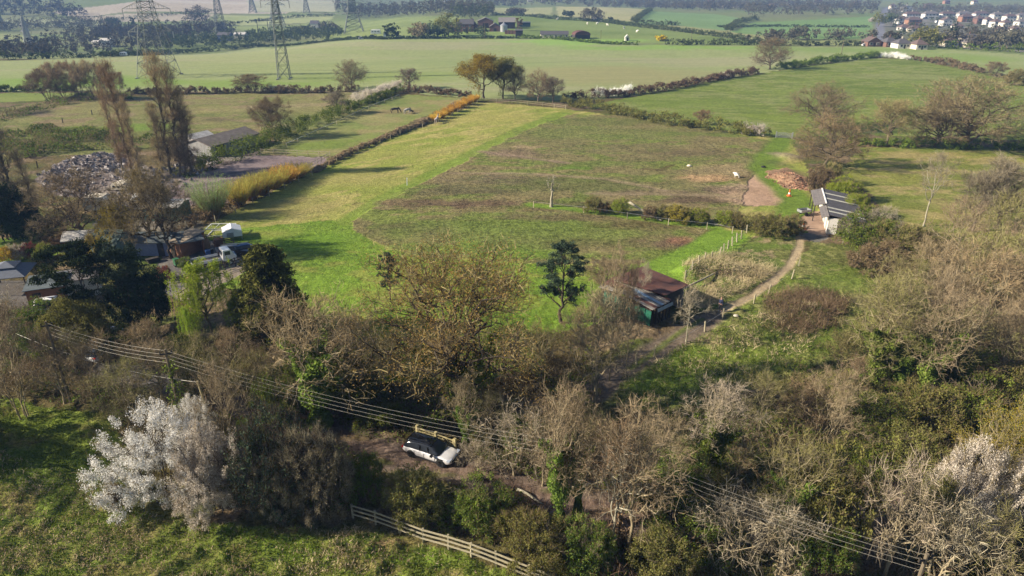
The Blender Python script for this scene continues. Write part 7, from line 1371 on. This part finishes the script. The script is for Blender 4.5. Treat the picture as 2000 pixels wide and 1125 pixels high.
def horse(px, py, rz, m, label, graze=True, s=1.0, white=None):
    A = GP(px, py); r = empty('horse', A, rz); hd = [(.95,0,1.15),(1.25,0,.75),(1.42,0,.35),(1.5,0,.12)] if graze else [(.95,0,1.45),(1.15,0,1.8),(1.35,0,1.85),(1.62,0,1.6)]
    V = [(-.75,0,1.12),(-.3,0,1.08),(.25,0,1.06),(.65,0,1.15)] + hd + [(-.78,.17,.95),(-.62,.19,.72),(-.86,.18,.48),(-.8,.18,.04),(-.78,-.17,.95),(-.66,-.19,.72),(-.92,-.18,.48),(-.88,-.18,.04),(.62,.17,.9),(.62,.17,.45),(.6,.17,.04),(.68,-.17,.9),(.74,-.17,.45),(.72,-.17,.04),(-1.0,0,1.1),(-1.12,0,.75),(-1.1,0,.45)]
    E = [(0,1),(1,2),(2,3),(3,4),(4,5),(5,6),(6,7),(0,8),(8,9),(9,10),(10,11),(0,12),(12,13),(13,14),(14,15),(3,16),(16,17),(17,18),(3,19),(19,20),(20,21),(0,22),(22,23),(23,24)]
    Rr = [.27,.29,.28,.27,.17,.13,.13,.08,.17,.1,.06,.055,.17,.1,.06,.055,.12,.07,.055,.12,.07,.055,.06,.07,.04]
    skin('body', V, E, Rr, m, r); b = MB(); P = hd[:2] if graze else hd[:3]
    q = [Vector(p) for p in ([(.7, 0, 1.4)] + [(x, 0, z + .14) for x, _, z in P])]
    for a_, b_ in zip(q[:-1], q[1:]): b.bar(a_, b_, .07, .16)
    b.build('mane', BLACKC, r); e = MB(); ex = hd[2]; [e.bar((ex[0] - .12, y, ex[2] + .1), (ex[0] - .16, y * 1.3, ex[2] + .24), .05) for y in (-.07, .07)]; e.build('ears', m, r)
    r.scale = (s,) * 3; tag(r, label, 'horse', 'horses in the paddocks'); return r
HB = mat('black horse coat', (.025,.02,.02), .6, 0, .2); HW = mat('piebald horse coat', (.6,.58,.55), .7, 0, .9, 1.6, 0, .2, None, (.04,.03,.03)); HBR = mat('brown and white horse coat', (.6,.55,.5), .7, 0, .9, 1.5, 0, .2, None, (.12,.05,.03))
horse(772, 221, .2, HB, 'black horse grazing, left one in the paddock', s=1.15); horse(796, 222, .8, HW, 'piebald horse grazing in the paddock right of the black one', s=1.1); horse(804, 221, -.4, HB, 'small dark pony grazing beside the piebald horse', s=.6); horse(853, 241, 1.35, HBR, 'brown and white horse standing below the upper orange willows', False, 1.1)
def sheep(px, py, rz, m, label, s=1.0, group='sheep in the far field'):
    A = GP(px, py); r = empty('sheep', A, rz)
    V = [(-.4,0,.62),(0,0,.64),(.35,0,.64),(.58,0,.78),(.78,0,.74)] + [(-.36,.14,.35),(-.38,.14,.03),(-.36,-.14,.35),(-.38,-.14,.03),(.3,.14,.35),(.3,.14,.03),(.3,-.14,.35),(.3,-.14,.03)]
    skin('body', V, [(0,1),(1,2),(2,3),(3,4),(0,5),(5,6),(0,7),(7,8),(2,9),(9,10),(2,11),(11,12)], [.27,.3,.27,.12,.08,.07,.04,.07,.04,.07,.04,.07,.04], m, r); e = MB(); [e.bar((.6, y, .86), (.56, y * 2.2, .84), .04) for y in (-.06, .06)]; e.build('ears', m, r)
    r.scale = (s,) * 3; tag(r, label, 'sheep', group)
WOOL = mat('white fleece', (.72,.69,.62), .95, 0, .15)
sheep(1439, 347, 2.6, WOOL, 'white sheep standing in the poached field near the bare earth', 1.1, None)
for k, (px, py) in enumerate(((1088, 39), (1147, 48), (1187, 51), (1219, 57), (1244, 64), (1166, 48))): sheep(px, py, k * 1.3, WOOL, ('leftmost sheep in the far field', 'second sheep of the far field, left of the pair', 'sheep in the middle of the far field', 'sheep above the rightmost one in the far field', 'rightmost sheep in the far field beside the diagonal hedge', 'sheep of the far field close to the middle one')[k], 2.2)
# ================================================================== the air
hz = MB(); hz.box((0, 2700, 56), (12400, 5700, 160))
hm = bpy.data.materials.new('haze'); hm.use_nodes = True; n = hm.node_tree; n.nodes.clear()
pv = n.nodes.new('ShaderNodeVolumePrincipled'); pv.inputs['Color'].default_value = (.26, .48, 1.0, 1); pv.inputs['Density'].default_value = .00023
pv.inputs['Anisotropy'].default_value = 0
ho = n.nodes.new('ShaderNodeOutputMaterial'); n.links.new(pv.outputs[0], ho.inputs['Volume'])
tag(hz.build('haze', hm), kind='stuff')
